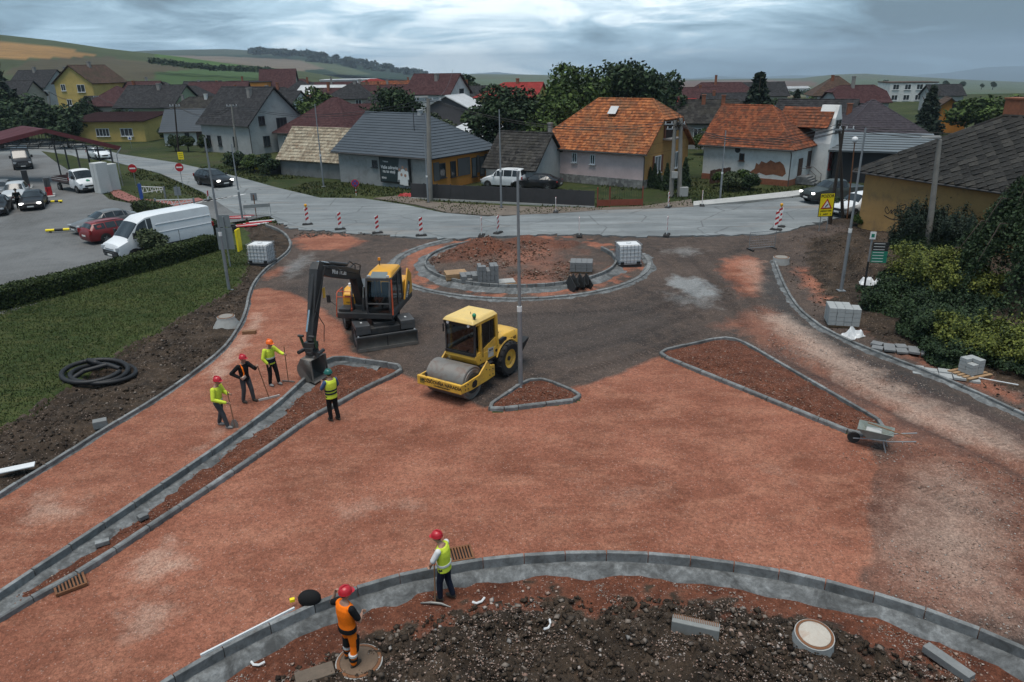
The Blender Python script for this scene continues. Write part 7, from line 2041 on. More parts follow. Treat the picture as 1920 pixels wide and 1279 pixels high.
 for s in (1, -1):
  q = MB(MBm); q.bar((ax + .22, s * .3, az + .28), (ax + .08, s * .27, az - .22), .10, .05); q.build('tilt_link', gm, root)
  q = MB(MBm); q.cyl((ax - .2, s * .36, az - .40), (ax + .3, s * .40, az - .38), .075, n=10); q.build('tilt_cylinder', DARK, root)
  q = MB(MBm); q.cyl((ax + .28, s * .12, az + .30), (ax + .28, s * .34, az + .30), .05, n=10); q.build('link_pin', DARK, root)
 q = MB(MBm); q.box((ax, 0, az - .58), (.42, .40, .14)); q.build('quick_coupler', STEEL, root, bevel=.02)
 # bucket, turned side-on by the tiltrotator: open shell, curved back, side plates, lip
 n = 12; MK = MBm @ Matrix.Translation((ax, 0, az - .62)) @ Matrix.Rotation(R(82), 4, 'Z')
 q = MB(MK); Wb = .42
 arcp = [(.22, .0), (-.26, .02)] + [(-.02 + .46 * math.cos(a), -.46 + .44 * math.sin(a)) for a in [R(140 + i * 150 / n) for i in range(n + 1)]] + [(.24, -.86)]
 m_ = len(arcp)
 for yy in (-Wb, Wb):
  for (t, z) in arcp: q.v.append(tuple(MK @ Vector((t, yy, z))))
 for i in range(m_ - 1): q.f.append((i, i + 1, m_ + i + 1, m_ + i))
 q.f += [tuple(range(m_)), tuple(range(2 * m_ - 1, m_ - 1, -1))]
 bk = q.build('bucket', STEEL, root, True)
 so = bk.modifiers.new('solid', 'SOLIDIFY'); so.thickness = .035
 q = MB(MK); q.box((.26, 0, -.88), (.16, 2 * Wb + .05, .035), ry=R(20)); q.build('cutting_lip', STEEL, bk)
 for s in (1, -1):
  q = MB(MK); q.prism([(.2, 0), (.24, -.86), (.30, -.86), (.26, 0)], s * (Wb + .02) - .015, s * (Wb + .02) + .015, 'xz'); q.build('side_cutter', STEEL, bk)
 return root
excavator()
# ------------------------------------------------------------------ people
SKIN = M('skin', (.36, .20, .14), .6, .1, 6, .05)
HAIR = M('dark_hair', (.02, .015, .012), .7, .1)
def cloth(name, col): return M('cloth_' + name, col, .85, .16, 5, .35, 40, spec=.15)
HIVIS = cloth('hi_vis_yellow', (.56, .66, .06)); HIOR = cloth('hi_vis_orange', (.85, .17, .008)); NAVY = cloth('navy', (.012, .016, .03)); BLK = cloth('black', (.012, .012, .013)); GREYC = cloth('grey', (.06, .065, .072)); WHT = cloth('white', (.60, .60, .60)); BLUE = cloth('blue', (.05, .09, .18)); REFL = M('reflective_band', (.50, .52, .52), .4, .1, 6, .05)
BOOT = M('work_boot', (.035, .028, .022), .8, .2, 6, .2); SHOE = M('grey_shoe', (.20, .20, .20), .8, .2, 6, .2)
def remesh(o, v=.014):
 m = o.modifiers.new('skin', 'REMESH'); m.mode = 'VOXEL'; m.voxel_size = v; m.use_smooth_shade = True
 s = o.modifiers.new('smooth', 'SMOOTH'); s.factor = .5; s.iterations = 3
def limb(b, pts, rs, n=10):
 for i in range(len(pts) - 1):
  b.cyl(pts[i], pts[i + 1], rs[i], rs[i + 1], n)
 for p, r_ in zip(pts, rs): b.ball(p, r_ * .99, 10, 7)
def loft_ell(b, rings_, n=16):
 """stack of ellipses (cx, cz, half-depth, half-width)"""
 vs_ = []
 for cx_, cz, a, w in rings_:
  for k in range(n):
   t = 2 * PI * k / n
   vs_.append((cx_ + a * math.cos(t), w * math.sin(t), cz))
 fs_ = [(i * n + k, i * n + (k + 1) % n, (i + 1) * n + (k + 1) % n, (i + 1) * n + k) for i in range(len(rings_) - 1) for k in range(n)]
 fs_ += [tuple(range(n - 1, -1, -1)), tuple(range((len(rings_) - 1) * n, len(rings_) * n))]
 b.add(vs_, fs_)
def hand(b, wrist, d, up, side, grip=True):
 """palm with four unequal fingers and a thumb from its side, curled"""
 d = Vector(d).normalized(); up = (Vector(up) - d * Vector(up).dot(d)).normalized(); w = d.cross(up) * side
 wrist = Vector(wrist)
 pc = wrist + d * .05
 for k in range(4):
  o = up * (.030 - .020 * k)
  b.cyl(wrist + o * .6, pc + d * .04 + o, .016, .014, 6)
  L = (.034, .040, .037, .028)[k]
  a = pc + d * .04 + o; c = a + (d * .6 + w * .8).normalized() * L; e = c + ((w * .9 - d * .45) if grip else (d * .5 + w * .8)).normalized() * L
  limb(b, [a, c, e], [.0105, .010, .009], 6)
 a = wrist + d * .025 + up * .035
 c = a + (up * .6 + d * .5 + w * .5).normalized() * .035; e = c + (d * .5 + w * .8).normalized() * .03
 limb(b, [a, c, e], [.013, .0115, .010], 6)
def worker(label, pos, head, helmet, top, legs, pose, sleeves='long', vest=None, bands=None, boots=BOOT, s=1.0, shirt=None, sleeve_end=None):
 root = thing('person', label, 'person', pos, math.atan2(head[1], head[0]))
 root.scale = (s, s, s)
 g = dict(lf=(.05, .11), rf=(-.05, -.11), lk=None, rk=None, lean=0.0, le=(-.05, .30, 1.16), lh=(.06, .28, .92), re=(-.05, -.30, 1.16), rh=(.06, -.28, .92), yaw=0.0, nod=.1)
 g.update(pose)
 ln = g['lean']
 def X(z): return ln * max(0, z - .95)
 sh = {1: Vector((X(1.42), .195, 1.42)), -1: Vector((X(1.42), -.195, 1.42))}
 hip = {1: Vector((0, .095, .92)), -1: Vector((0, -.095, .92))}
 foot = {1: Vector((g['lf'][0], g['lf'][1], .09)), -1: Vector((g['rf'][0], g['rf'][1], .09))}
 knee = {}
 for k in (1, -1):
  m_ = (hip[k] + foot[k]) / 2; m_.x += .045; m_.z = .50; knee[k] = m_
 elb = {1: Vector(g['le']), -1: Vector(g['re'])}; wr = {1: Vector(g['lh']), -1: Vector(g['rh'])}
 tors = [(0, .90, .115, .165), (X(1.05), 1.05, .115, .160), (X(1.25), 1.25, .130, .182), (X(1.38), 1.38, .118, .185), (X(1.46), 1.46, .075, .12), (X(1.52), 1.52, .055, .06)]
 hd = Vector((X(1.66) + .02 + g['nod'] * .3, 0, 1.665)); cy_, sy_ = math.cos(g['yaw']), math.sin(g['yaw'])
 fw = Vector((cy_, sy_, -g['nod'])); lt = Vector((-sy_, cy_, 0))
 b = MB()
 loft_ell(b, tors)
 b.cyl((X(1.48), 0, 1.47), hd - Vector((0, 0, .08)), .058, .055, 10)
 b.ball(hd, (.098, .078, .115), 14, 10)
 b.ball(hd + fw * .045 - Vector((0, 0, .065)), (.055, .05, .05), 10, 7)
 b.ball(hd + fw * .102 - Vector((0, 0, .012)), (.018, .015, .026), 8, 6)
 for k in (1, -1):
  b.ball(hd + lt * k * .078 - Vector((0, 0, .01)), (.02, .012, .032), 8, 6)
  limb(b, [sh[k], elb[k], wr[k]], [.055, .042, .031])
  d = wr[k] - elb[k]
  hand(b, wr[k], d, g.get('up', (0, 0, 1)) if abs(d.normalized().z) < .8 else (1, 0, 0), 1 if k < 0 else -1)
  limb(b, [hip[k], knee[k], foot[k]], [.085, .056, .040])
 bo = b.build('body', SKIN, root, True); remesh(bo, .011)
 for k in (1, -1):
  e = MB(); e.ball(hd + fw * .088 + lt * k * .032 + Vector((0, 0, .012)), .012, 8, 6); e.build('eye', INK, root)
 e = MB(); p = hd + fw * .088 - Vector((0, 0, .062)); e.box(tuple(p), (.02, .045, .010), rz=g['yaw']); e.build('mouth', M('lips', (.20, .08, .07), .6), root)
 e = MB(); e.ball(hd - fw * .02 + Vector((0, 0, .015)), (.098, .086, .098), 12, 8); e.build('hair', HAIR, root, True)
 # trousers
 b = MB(); loft_ell(b, [(0, .82, .10, .15), (0, .92, .128, .178), (X(1.02), 1.02, .122, .168)])
 for k in (1, -1): limb(b, [hip[k], knee[k], foot[k] + Vector((0, 0, .03))], [.105, .078, .066])
 tr = b.build('trousers', legs, root, True); remesh(tr)
 for k in (1, -1):
  b = MB(); f = foot[k]; b.ball((f.x + .055, f.y, .05), (.145, .052, .055), 12, 7); b.cyl((f.x, f.y, .04), (f.x, f.y, .15), .055, .052, 10)
  o = b.build('boot', boots, root, True); remesh(o)
 # jacket or shirt
 def upper(name_, m, grow, arms, z0=.86):
  b = MB(); loft_ell(b, [(X(z0), z0, .125 + grow, .175 + grow)] + [(c[0], c[1], c[2] + grow, c[3] + grow) for c in tors[1:5]])
  for k in (1, -1):
   if arms == 'long': limb(b, [sh[k], elb[k], elb[k].lerp(wr[k], .88)], [.070 + grow, .056 + grow, .044 + grow])
   elif arms == 'short': limb(b, [sh[k], sh[k].lerp(elb[k], .75)], [.068 + grow, .062 + grow])
   else: b.ball(sh[k] - Vector((0, k * .04, .0)), (.06 + grow, .05, .07), 10, 7)
  o = b.build(name_, m, root, True); remesh(o); return o
 if vest:
  if shirt: upper('shirt', shirt, .006, sleeves)
  up_ = upper('vest', vest, .026, 'none', .84)
 else:
  up_ = upper('jacket', top, .012, sleeves)
 gr = .036 if vest else .022
 for (z, m, hh) in (bands or []):
  b = MB(); loft = []
  for zz in (z - hh / 2, z + hh / 2):
   a = np.interp(zz, [c[1] for c in tors], [c[2] for c in tors]) + gr + .006; w = np.interp(zz, [c[1] for c in tors], [c[3] for c in tors]) + gr + .006
   loft.append((X(zz), zz, float(a), float(w)))
  loft_ell(b, loft, 24); b.build('band', m, up_, True)
 # helmet
 b = MB(); hc = hd + Vector((0, 0, .035)); n = 18
 b.lathe([(.136, -.012), (.130, .005), (.125, .04), (.109, .08), (.08, .110), (.04, .126), (.005, .130)], n, tuple(hc)); b.ball(tuple(hc + fw * .10 + Vector((0, 0, -.002))), (.085, .10, .012), 12, 6)
 b.tube([hc - fw * .13 + Vector((0, 0, .03)), hc - fw * .07 + Vector((0, 0, .12)), hc + Vector((0, 0, .145)), hc + fw * .08 + Vector((0, 0, .118)), hc + fw * .13 + Vector((0, 0, .03))], .012, 6)
 b.build('helmet', helmet, root, True)
 return root
def helm(n, c): return M('helmet_' + n, c, .35, .06, 4, .02, spec=.5)
HR, HO, HG = helm('red', (.42, .014, .025)), helm('orange', (.80, .13, .008)), helm('teal', (.012, .11, .09))
WOOD = M('tool_wood', (.20, .105, .055), .8, .25, 6, .2); TOOL = M('tool_steel', (.22, .22, .21), .5, .2, 5, .1, metal=.5)
def tool(name, label, a, c, kind, cat):
 """hand tool: handle from its top a down to the head at c"""
 a = Vector(a); c = Vector(c)
 root = thing(name, label, cat, tuple(c))
 b = MB(); b.tube([tuple(a - c), (0, 0, .03)], .017, 8); b.build('handle', WOOD, root, True)
 b = MB()
 if kind == 'squeegee': b.box((0, 0, .04), (.75, .05, .07), rz=R(32))
 elif kind == 'shovel': b.prism([(-.11, .0), (-.12, .16), (-.06, .30), (.06, .30), (.12, .16), (.11, 0)], -.008, .008, 'xz'); b.M = Matrix.Identity(4)
 elif kind == 'rake':
  b.box((0, 0, .05), (.5, .03, .04), rz=R(-12))
  for k in range(9): b.box((-.22 + k * .055, 0, .02), (.012, .012, .06))
 elif kind == 'pick': b.tube([(-.34, .05, .03), (-.1, 0, .08), (.14, -.03, .07), (.36, -.08, .01)], [.012, .03, .03, .012], 8)
 b.build('head', TOOL if kind != 'squeegee' else M('alu_blade', (.42, .40, .38), .5), root, kind == 'pick')
 return root
def gw(px, py):
 g = G(px, py); return Vector((g.x, g.y, hz(g.x, g.y)))
def place(root_pos, head, local):
 a = math.atan2(head[1], head[0]); p = Matrix.Rotation(a, 4, 'Z') @ Vector(local)
 return Vector(root_pos) + p
p1 = gw(417, 801); h1 = (.98, -.2)
worker('worker in red helmet and yellow jacket leaning on a shovel, leftmost', p1, h1, HR, HIVIS, GREYC, dict(lf=(-.17, .13), rf=(.24, -.06), lean=.05, le=(.10, .27, 1.16), lh=(.36, .10, 1.18), re=(.05, -.30, 1.12), rh=(.38, -.10, .95), nod=.2), bands=[(1.0, REFL, .05)], boots=SHOE, s=1.02)
t1 = place(p1, h1, (.46, .02, 0)); t1.z = hz(t1.x, t1.y)
tool('shovel', 'shovel held upright by the leftmost worker', place(p1, h1, (.38, .04, 1.32)), t1, 'shovel', 'shovel')
p2 = gw(466, 754); h2 = (.86, -.5)
worker('worker in red helmet, dark clothes and orange strap, hand on hip', p2, h2, HR, BLK, GREYC, dict(lf=(.10, .16), rf=(-.10, -.12), le=(.24, .30, 1.22), lh=(.38, .24, 1.34), re=(-.20, -.36, 1.18), rh=(.06, -.22, 1.02), nod=.15, yaw=.3), s=1.02)
p2s = gw(505, 748)
tool('floor_squeegee', 'wide squeegee on a long handle held by the dark-clothed worker', place(p2, h2, (.44, .26, 1.44)), p2s, 'squeegee', 'squeegee')
b = MB(); a = math.atan2(h2[1], h2[0])
st = thing('shoulder_bag', 'orange and white strap hanging on the dark-clothed worker', 'bag', tuple(place(p2, h2, (.0, 0, 0))), a)
b.tube([(.0, -.10, 1.50), (.13, -.13, 1.38), (.155, -.12, 1.2), (.14, -.13, 1.10)], .026, 6); b.build('strap', HIOR, st, True)
b = MB(); b.box((.15, -.14, 1.05), (.06, .16, .12), rx=.4); b.build('pouch', cloth('bag_white', (.45, .34, .28)), st, bevel=.02)
p3 = gw(514, 722); h3 = (.80, -.6)
worker('worker in orange helmet and yellow and navy jacket beside the bucket', p3, h3, HO, HIVIS, BLK, dict(lf=(.10, .15), rf=(-.02, -.14), le=(.16, .32, 1.24), lh=(.36, .34, 1.20), re=(.0, -.30, 1.14), rh=(.12, -.22, .94), nod=.25, yaw=.2), bands=[(1.0, NAVY, .14), (1.11, REFL, .05)], boots=SHOE, s=1.02)
p3t = gw(541, 717)
tool('broom', 'thin red-brown handled broom held by the orange-helmeted worker', place(p3, h3, (.40, .38, 1.52)), p3t, 'rake', 'broom')
p4 = gw(627, 789); h4 = (-.72, .69)
worker('worker in green helmet and yellow vest with his back turned, at the island kerb', p4, h4, HG, HIVIS, BLK, dict(lf=(.05, .08), rf=(-.06, -.13), lean=-.02, le=(.10, .30, 1.16), lh=(.28, .12, 1.30), re=(.06, -.30, 1.14), rh=(.22, -.16, 1.32), nod=.1), sleeves='short', vest=HIVIS, shirt=BLUE, bands=[(1.02, NAVY, .05), (1.13, NAVY, .05)], s=1.04)
p6 = gw(836, 1108); h6 = (-.86, .35)
p6.z += .04
worker('worker in red helmet, yellow vest and white shirt bending over a pick', p6, h6, HR, HIVIS, NAVY, dict(lf=(.10, .10), rf=(-.12, -.10), lean=.06, le=(.16, .30, 1.14), lh=(.28, .14, .92), re=(.10, -.30, 1.14), rh=(.24, -.16, .98), nod=.25), sleeves='short', vest=HIVIS, shirt=WHT, bands=[(1.02, REFL, .05)], s=1.0)
t6 = gw(815, 1118)
tool('pickaxe', 'pickaxe with wooden handle held by the white-shirted worker', place(p6, h6, (.26, -.02, 1.05)), t6, 'pick', 'pickaxe')
p5 = gw(658, 1232); p5.z += .13; h5 = (.62, .78)
worker('worker in orange vest and orange black trousers seen from behind, arm raised', p5, h5, HR, HIOR, HIOR, dict(lf=(.04, .16), rf=(-.04, -.12), le=(.04, .46, 1.22), lh=(.10, .40, 1.44), re=(.10, -.27, 1.12), rh=(.28, -.12, 1.08), nod=.1, yaw=-.2), sleeves='short', vest=HIOR, shirt=BLK, bands=[(.90, BLK, .10)], s=1.04)
# black panels and reflective hems on the orange trousers
for k in (1, -1):
 b = MB(); y = .13 if k > 0 else -.105; x = .03
 b.cyl((.07, y * .95, .66), (.035, y * .98, .36), .098, .084, 12); o = b.build('knee_panel', BLK, None); o['x'] = 0
 tr = [c for c in bpy.data.objects if c.name.startswith('person')][-1]
 o.parent = tr; del o['x']
 for zz in (.20, .30):
  b = MB(); b.cyl((.045 if k > 0 else -.03, y * 1.1, zz - .025), (.047 if k > 0 else -.028, y * 1.1, zz + .025), .084, .086, 12); q = b.build('hem_band', REFL if zz > .25 else BLK, o)
# ------------------------------------------------------------------ things on the site
GALV = M('galvanised_steel', (.26, .275, .29), .5, .12, 1.5, .05, 12, metal=.45)
OLDCONC = M('old_pole_concrete', (.22, .205, .185), .9, .2, 1.4, .4, 18, dirt=(.10, .09, .08))
TIMBER = M('tarred_timber', (.030, .022, .017), .9, .2, 2, .4, 14)
LCONC = M('light_concrete', (.36, .36, .35), .85, .15, 1.6, .3, 22, dirt=(.20, .18, .16))
BLOCK = M('paving_block_grey', (.16, .165, .17), .85, .2, 3, .3, 22)
PALLETW = M('pallet_wood', (.30, .19, .105), .85, .25, 4, .3, 20)
WPLAST = M('white_plastic', (.60, .61, .62), .5, .08, 3, .04)
RUSTY = M('rusty_iron', (.16, .070, .032), .85, .3, 5, .3, 24)
SIGNRED = M('sign_red', (.40, .012, .018), .5, .08, 3, .03); SIGNW = M('sign_white', (.68, .68, .67), .5, .08, 3, .03); SIGNY = M('sign_yellow', (.80, .62, .012), .5, .06, 3, .03); SIGNB = M('sign_blue', (.02, .06, .25), .5, .08, 3, .03)
def lamp_post(label, base, top, r=.085):
 p = G(*base); z0 = hz(p.x, p.y) if 8 < p.y < 55 and abs(p.x) < 40 and not (p.y > 52) else 0.0
 if p.y > 53: z0 = 0.0
 p = G(base[0], base[1], z0)
 h = GY(top[0], top[1], p.y).z - z0
 t = thing('street_light_pole', label, 'pole', tuple(p), 0, 'new bare street light poles')
 b = MB(); b.cyl((0, 0, -.2), (0, 0, h * .38), r, r, 12); b.build('lower_tube', GALV, t, True)
 b = MB(); b.cyl((0, 0, h * .38), (0, 0, h), r * .72, r * .5, 12); b.build('upper_tube', GALV, t, True)
 b = MB(); b.cyl((0, 0, h * .375), (0, 0, h * .40), r * 1.06, n=12); b.build('joint_band', SIGNW, t)
 b = MB(); b.box((0, 0, .01), (.36, .36, .04)); b.build('base_plate', GALV, t)
 b = MB(); b.box((0, -r, h * .12), (.09, .03, .35)); b.build('service_door', GALV, t)
 return t
lamp_post('bare light pole standing in the small triangular island', (976, 725), (970, 322))
lamp_post('bare light pole at the lawn edge beside the tank', (430, 545), (385, 258))
lamp_post('bare light pole on the right bank near the green street sign', (1577, 545), (1617, 240))
lamp_post('bare light pole in front of the dark panel fence', (940, 390), (938, 205))
lamp_post('bare light pole before the pale tiled shed', (607, 350), (596, 195))
lamp_post('bare light pole beside the billboard corner', (803, 380), (797, 250))
lamp_post('bare light pole before the peeling white house', (1350, 373), (1358, 245))
lamp_post('bare light pole at the car park entrance', (455, 412), (437, 270))
def pole_at(name, label, base, top, r, m, arms=(), lamp=None, cat='pole'):
 p = G(*base); z0 = hz(p.x, p.y) if (p.y < 52 and abs(p.x) < 40) else 0.0
 p = G(base[0], base[1], z0); q = GY(top[0], top[1], p.y)
 t = thing(name, label, cat, tuple(p))
 d = q - p
 b = MB(); b.tube([(0, 0, -.3), tuple(d * .5), tuple(d)], [r, r * .8, r * .62], 10); b.build('shaft', m, t, True)
 for z, L in arms:
  b = MB(); b.box((d.x, d.y, d.z - z), (L, .1, .1)); b.build('crossarm', GALV, t)
  for k in range(4):
   x = -L / 2 + .1 + k * (L - .2) / 3; b = MB(); b.cyl((d.x + x, d.y, d.z - z + .05), (d.x + x, d.y, d.z - z + .22), .04, n=8); b.build('insulator', WPLAST, t)
 if lamp:
  b = MB(); b.tube([(d.x, d.y, d.z), (d.x + lamp * .6, d.y, d.z + .12)], .03, 6); b.box((d.x + lamp * 1.1, d.y, d.z + .15), (1.1, .24, .12)); b.build('lamp_head', LCONC, t)
 return t, q
pA, qA = pole_at('utility_pole', 'thick concrete utility pole beside the orange front wall', (806, 376), (803, 185), .26, OLDCONC, [(.15, 2.2)], -.5)
pB, qB = pole_at('utility_pole', 'twin concrete utility pole with tangled wires before the ochre gable', (1258, 368), (1266, 226), .22, OLDCONC, [(.3, 1.8), (.7, 1.4)])
b = MB(); b.tube([(.75, 0, -.2), (.45, 0, 6.6)], [.22, .15], 10); b.build('second_shaft', OLDCONC, pB, True)
b = MB(); r_ = random.Random(4); d_ = qB - Vector(pB.location)
for k in range(16):
 c = d_ + Vector((.2, 0, -.4)); b.tube([c + Vector((r_.gauss(0, .3), r_.gauss(0, .3), r_.gauss(0, .3))) for _ in range(5)], .02, 5)
b.build('wire_tangle', HOSE, pB, True)
b = MB(); b.box((.15, -.25, 1.9), (.5, .25, .55)); b.build('switch_box', LCONC, pB)
pC, qC = pole_at('lamp_column', 'old concrete lamp post leaning over the junipers', (1738, 470), (1762, 262), .2, OLDCONC, (), -.5)
pD, qD = pole_at('utility_pole', 'dark timber pole leaning behind the yellow warning sign', (1556, 418), (1582, 236), .14, TIMBER, [(.25, 1.6)])
pE, qE = pole_at('utility_pole', 'second dark timber pole leaning against the first', (1581, 412), (1574, 232), .13, TIMBER)
pF, qF = pole_at('utility_pole', 'slim rusty pole with round lamp beside the leaning timber poles', (1588, 415), (1603, 262), .06, RUSTY)
b = MB(); b.ball(tuple(qF - Vector(pF.location)), .22, 12, 8); b.build('globe_lamp', WPLAST, pF, True)
pG_, qG = pole_at('utility_pole', 'dark timber pole beside the round garden bushes', (336, 300), (327, 196), .13, TIMBER, [(.2, 1.4)])
pH, qH = pole_at('utility_pole', 'concrete pole before the light grey gabled house', (446, 300), (434, 196), .17, OLDCONC, [(.2, 1.4)])
pI, qI = pole_at('utility_pole', 'concrete pole beside the yellow annex', (192, 245), (182, 180), .18, OLDCONC, [(.2, 1.6)])
pJ, qJ = pole_at('utility_pole', 'pale concrete pole among the dark trees on the left', (98, 252), (92, 172), .18, OLDCONC, (), -.4)
for i, (a, c, n) in enumerate([(qA, qB, 2), (qA, qH, 2), (qH, qG, 2), (qG, qI, 2), (qI, qJ, 2), (qB, qE, 3), (qB, qD, 2), (qE, qE + Vector((26, -8, 1.5)), 3), (qA, qA + Vector((-2, 60, 2)), 1)]):
 b = MB()
 for k in range(n):
  o = Vector((.25 * k, 0, -.22 * k))
  b.tube([a.lerp(c, t) + o - Vector((0, 0, 1.3 * 4 * t * (1 - t))) for t in [j / 12 for j in range(13)]], .022, 4)
 o = b.build('overhead_wire', HOSE, None)
 tag(o, 'overhead wires ' + ('from the orange wall pole to the twin pole', 'from the orange wall pole to the gabled house', 'between the gabled house pole and the timber pole', 'from the timber pole to the yellow annex', 'from the yellow annex into the dark trees', 'from the twin pole to the leaning poles, upper', 'from the twin pole to the leaning poles, lower', 'from the leaning poles over the slab roof', 'running back from the orange wall pole')[i], 'wire')
# --- delineator panels along the road edge
def delineator(px, py, h, ang, lamp=False, lean=0.0, i=0):
 p = G(px, py, .02)
 t = thing('delineator_panel', DELL[i], 'traffic panel', tuple(p), R(ang), 'red and white delineator panels along the road works')
 b = MB(); b.box((0, 0, .05), (.8, .42, .10), taper=.85); b.build('rubber_foot', RUB, t)
 b = MB(); b.box((0, 0, h / 2 + .08), (.26, .045, h), ry=lean); pn = b.build('panel', SIGNW, t, bevel=.01)
 for k in range(3):
  z = .3 + k * (h - .35) / 2.4
  for s in (1, -1):
   b = MB(); b.prism([(-.12, z), (.12, z + .16), (.12, z + .32), (-.12, z + .16)], s * .024 - .003, s * .024 + .003, 'xz')
   b.build('red_stripe', SIGNRED, pn)
 if lamp:
  b = MB(); b.cyl((0, 0, h + .08), (0, 0, h + .16), .05, n=8).ball((0, 0, h + .26), (.11, .09, .12), 12, 8); b.build('warning_lamp', M('amber_lamp', (.65, .30, .01), .3), pn, True)
DELL = ['panel with amber lamp at the left end of the row', 'red and white panel, second from the left', 'red and white panel, third from the left', 'red and white panel left of the roundabout', 'panel seen edge-on above the roundabout, left one', 'panel leaning slightly beside the edge-on one', 'thin panel seen edge-on behind the central pole', 'red and white panel right of the white tank', 'front panel of the pair by the warning sign', 'panel with amber lamp behind the pair by the warning sign', 'white panel on the far kerb before the dark fence', 'panel on the rubble before the twin pole', 'panel on the far kerb right of the ochre gable', 'short white panel at the car park exit']
for i, (px, py, h, an, la, le) in enumerate([(577, 421, 1.2, 20, True, -.1), (638, 430, 1.15, 20, False, 0), (708, 437, 1.15, 15, False, 0), (790, 442, 1.2, 10, False, 0), (903, 442, 1.2, 84, False, 0), (934, 437, 1.15, 60, False, -.12), (1086, 442, 1.2, 86, False, 0), (1250, 441, 1.2, 70, False, 0), (1455, 431, 1.25, -35, False, .12), (1461, 425, 1.3, -35, True, .1), (1042, 398, 1.1, 82, False, -.1), (1253, 389, 1.15, 60, False, 0), (1316, 386, 1.15, 80, False, 0), (391, 376, .7, 80, False, 0)]):
 delineator(px, py, h, an, la, le, i)
# --- road signs
def sign_post(name, label, base, h, r=.03, m=GALV, cat='road sign'):
 p = G(*base); z0 = hz(p.x, p.y) if p.y < 50 else 0.0
 t = thing(name, label, cat, tuple(G(base[0], base[1], z0)))
 b = MB(); b.cyl((0, 0, -.1), (0, 0, h), r, n=8); b.build('post', m, t)
 return t
def disc(t, z, r, m, y=-.05, name='disc'):
 b = MB(); b.cyl((0, y, z), (0, y - .02, z), r, n=28); return b.build(name, m, t)
for bx_, lb in (((256, 352), 'no entry sign nearer the fuel station'), ((343, 350), 'no entry sign nearer the black estate car')):
 t = sign_post('no_entry_sign', lb, bx_, 2.0); d = disc(t, 1.95, .42, SIGNRED)
 b = MB(); b.box((0, -.076, 1.95), (.6, .012, .14)); b.build('white_bar', SIGNW, d)
t = sign_post('no_parking_sign', 'round blue and red no parking sign on a striped post', (668, 366), 1.35, .035, SIGNW)
d = disc(t, 1.1, .36, SIGNRED); disc(d, 1.1, .28, SIGNB, -.072, 'blue_field')
for an in (.785, -.785):
 b = MB(); b.box((0, -.098, 1.1), (.54, .012, .07), ry=an); b.build('red_bar', SIGNRED, d)
for z in (.2, .55):
 b = MB(); b.cyl((0, 0, z), (0, 0, z + .16), .038, n=8); b.build('red_band', SIGNRED, t)
# yellow warning board
pw = G(1543, 432, .0); pw.z = hz(pw.x, pw.y)
pw.z += .5
t = thing('warning_sign', 'yellow POZOR roadworks board on two posts at the right bend', 'road sign', tuple(pw), R(8))
for s in (-.28, .28):
 b = MB(); b.cyl((s, .03, -.8), (s, .03, 1.2), .03, n=8); b.build('post', GALV, t)
b = MB(); b.box((0, 0, 1.35), (1.08, .03, 1.62)); bd = b.build('board', INK, t, bevel=.01)
b = MB(); b.box((0, -.02, 1.35), (1.0, .02, 1.54)); b.build('yellow_face', SIGNY, bd)
b = MB(); b.prism([(-.42, 1.10), (.42, 1.10), (0, 1.80)], -.045, -.032, 'xz'); tr = b.build('red_triangle', SIGNRED, bd)
b = MB(); b.prism([(-.27, 1.18), (.27, 1.18), (0, 1.64)], -.056, -.046, 'xz'); b.build('white_triangle', SIGNW, tr)
b = MB(); b.bar((-.1, -.062, 1.24), (.08, -.062, 1.42), .01, .07); b.build('symbol', INK, tr)
text(bd, 'POZOR', .28, face((0, -.036, 1.96), (1, 0, 0), (0, 0, 1)), INK)
text(bd, 'ZMENENÝ SMER', .115, face((0, -.036, .94), (1, 0, 0), (0, 0, 1)), INK)
text(bd, 'Z    JAZDY    Z', .13, face((0, -.036, .72), (1, 0, 0), (0, 0, 1)), INK)
# street name board
ps = gw(1617, 560)
t = thing('guide_sign', 'dark post with black and green guide boards on the right bank', 'sign', tuple(ps), R(-12))
b = MB(); b.cyl((0, 0, -.2), (0, 0, 1.75), .05, n=8); b.build('lower_post', INK, t)
b = MB(); b.cyl((0, 0, 1.75), (0, 0, 3.1), .045, n=8); b.build('upper_post', GALV, t)
b = MB(); b.box((.0, -.06, 3.05), (.26, .03, .36)); b.build('number_board', SIGNW, t)
b = MB(); b.box((0, -.08, 3.05), (.14, .012, .16)); b.build('number_symbol', M('sign_green', (.008, .16, .10), .5), t)
for k in range(7):
 b = MB(); b.box((.42, -.06, 2.66 - k * .145), (.72, .03, .135)); o = b.build('name_board', INK if k < 3 else M('sign_green'), t)
 b = MB(); b.box((.36, -.078, 2.66 - k * .145), (.5, .006, .022)); b.build('name_line', SIGNW, o)
for i, (bx_, lb) in enumerate((((341, 303), 'yellow diversion board beside the dark roadside pole'), ((480, 322), 'yellow diversion board near the pale tiled shed'))):
 t = sign_post('diversion_board', lb, bx_, 1.1)
 b = MB(); b.box((0, -.05, .75), (.72, .03, .95)); bd = b.build('board', SIGNY, t)
 for z in (1.0, .75, .5):
  b = MB(); b.box((0, -.07, z), (.5, .008, .05)); b.build('print', INK, bd)
t = sign_post('sign_frame', 'back of the tall traffic sign boards beside the lawn pole', (432, 500), 3.0, .05)
for k, (x, z, w, h, m) in enumerate(((0, 2.75, .75, .7, GALV), (-.05, 1.7, .95, 1.3, GALV))):
 b = MB(); b.box((x, .06, z), (w, .03, h)); b.build('sign_back', m, t)
b = MB(); b.box((.62, .3, 1.55), (.1, .6, 1.3)); b.box((.62, .3, 2.0), (.105, .62, .4)); b.build('striped_edge', SIGNY, t)
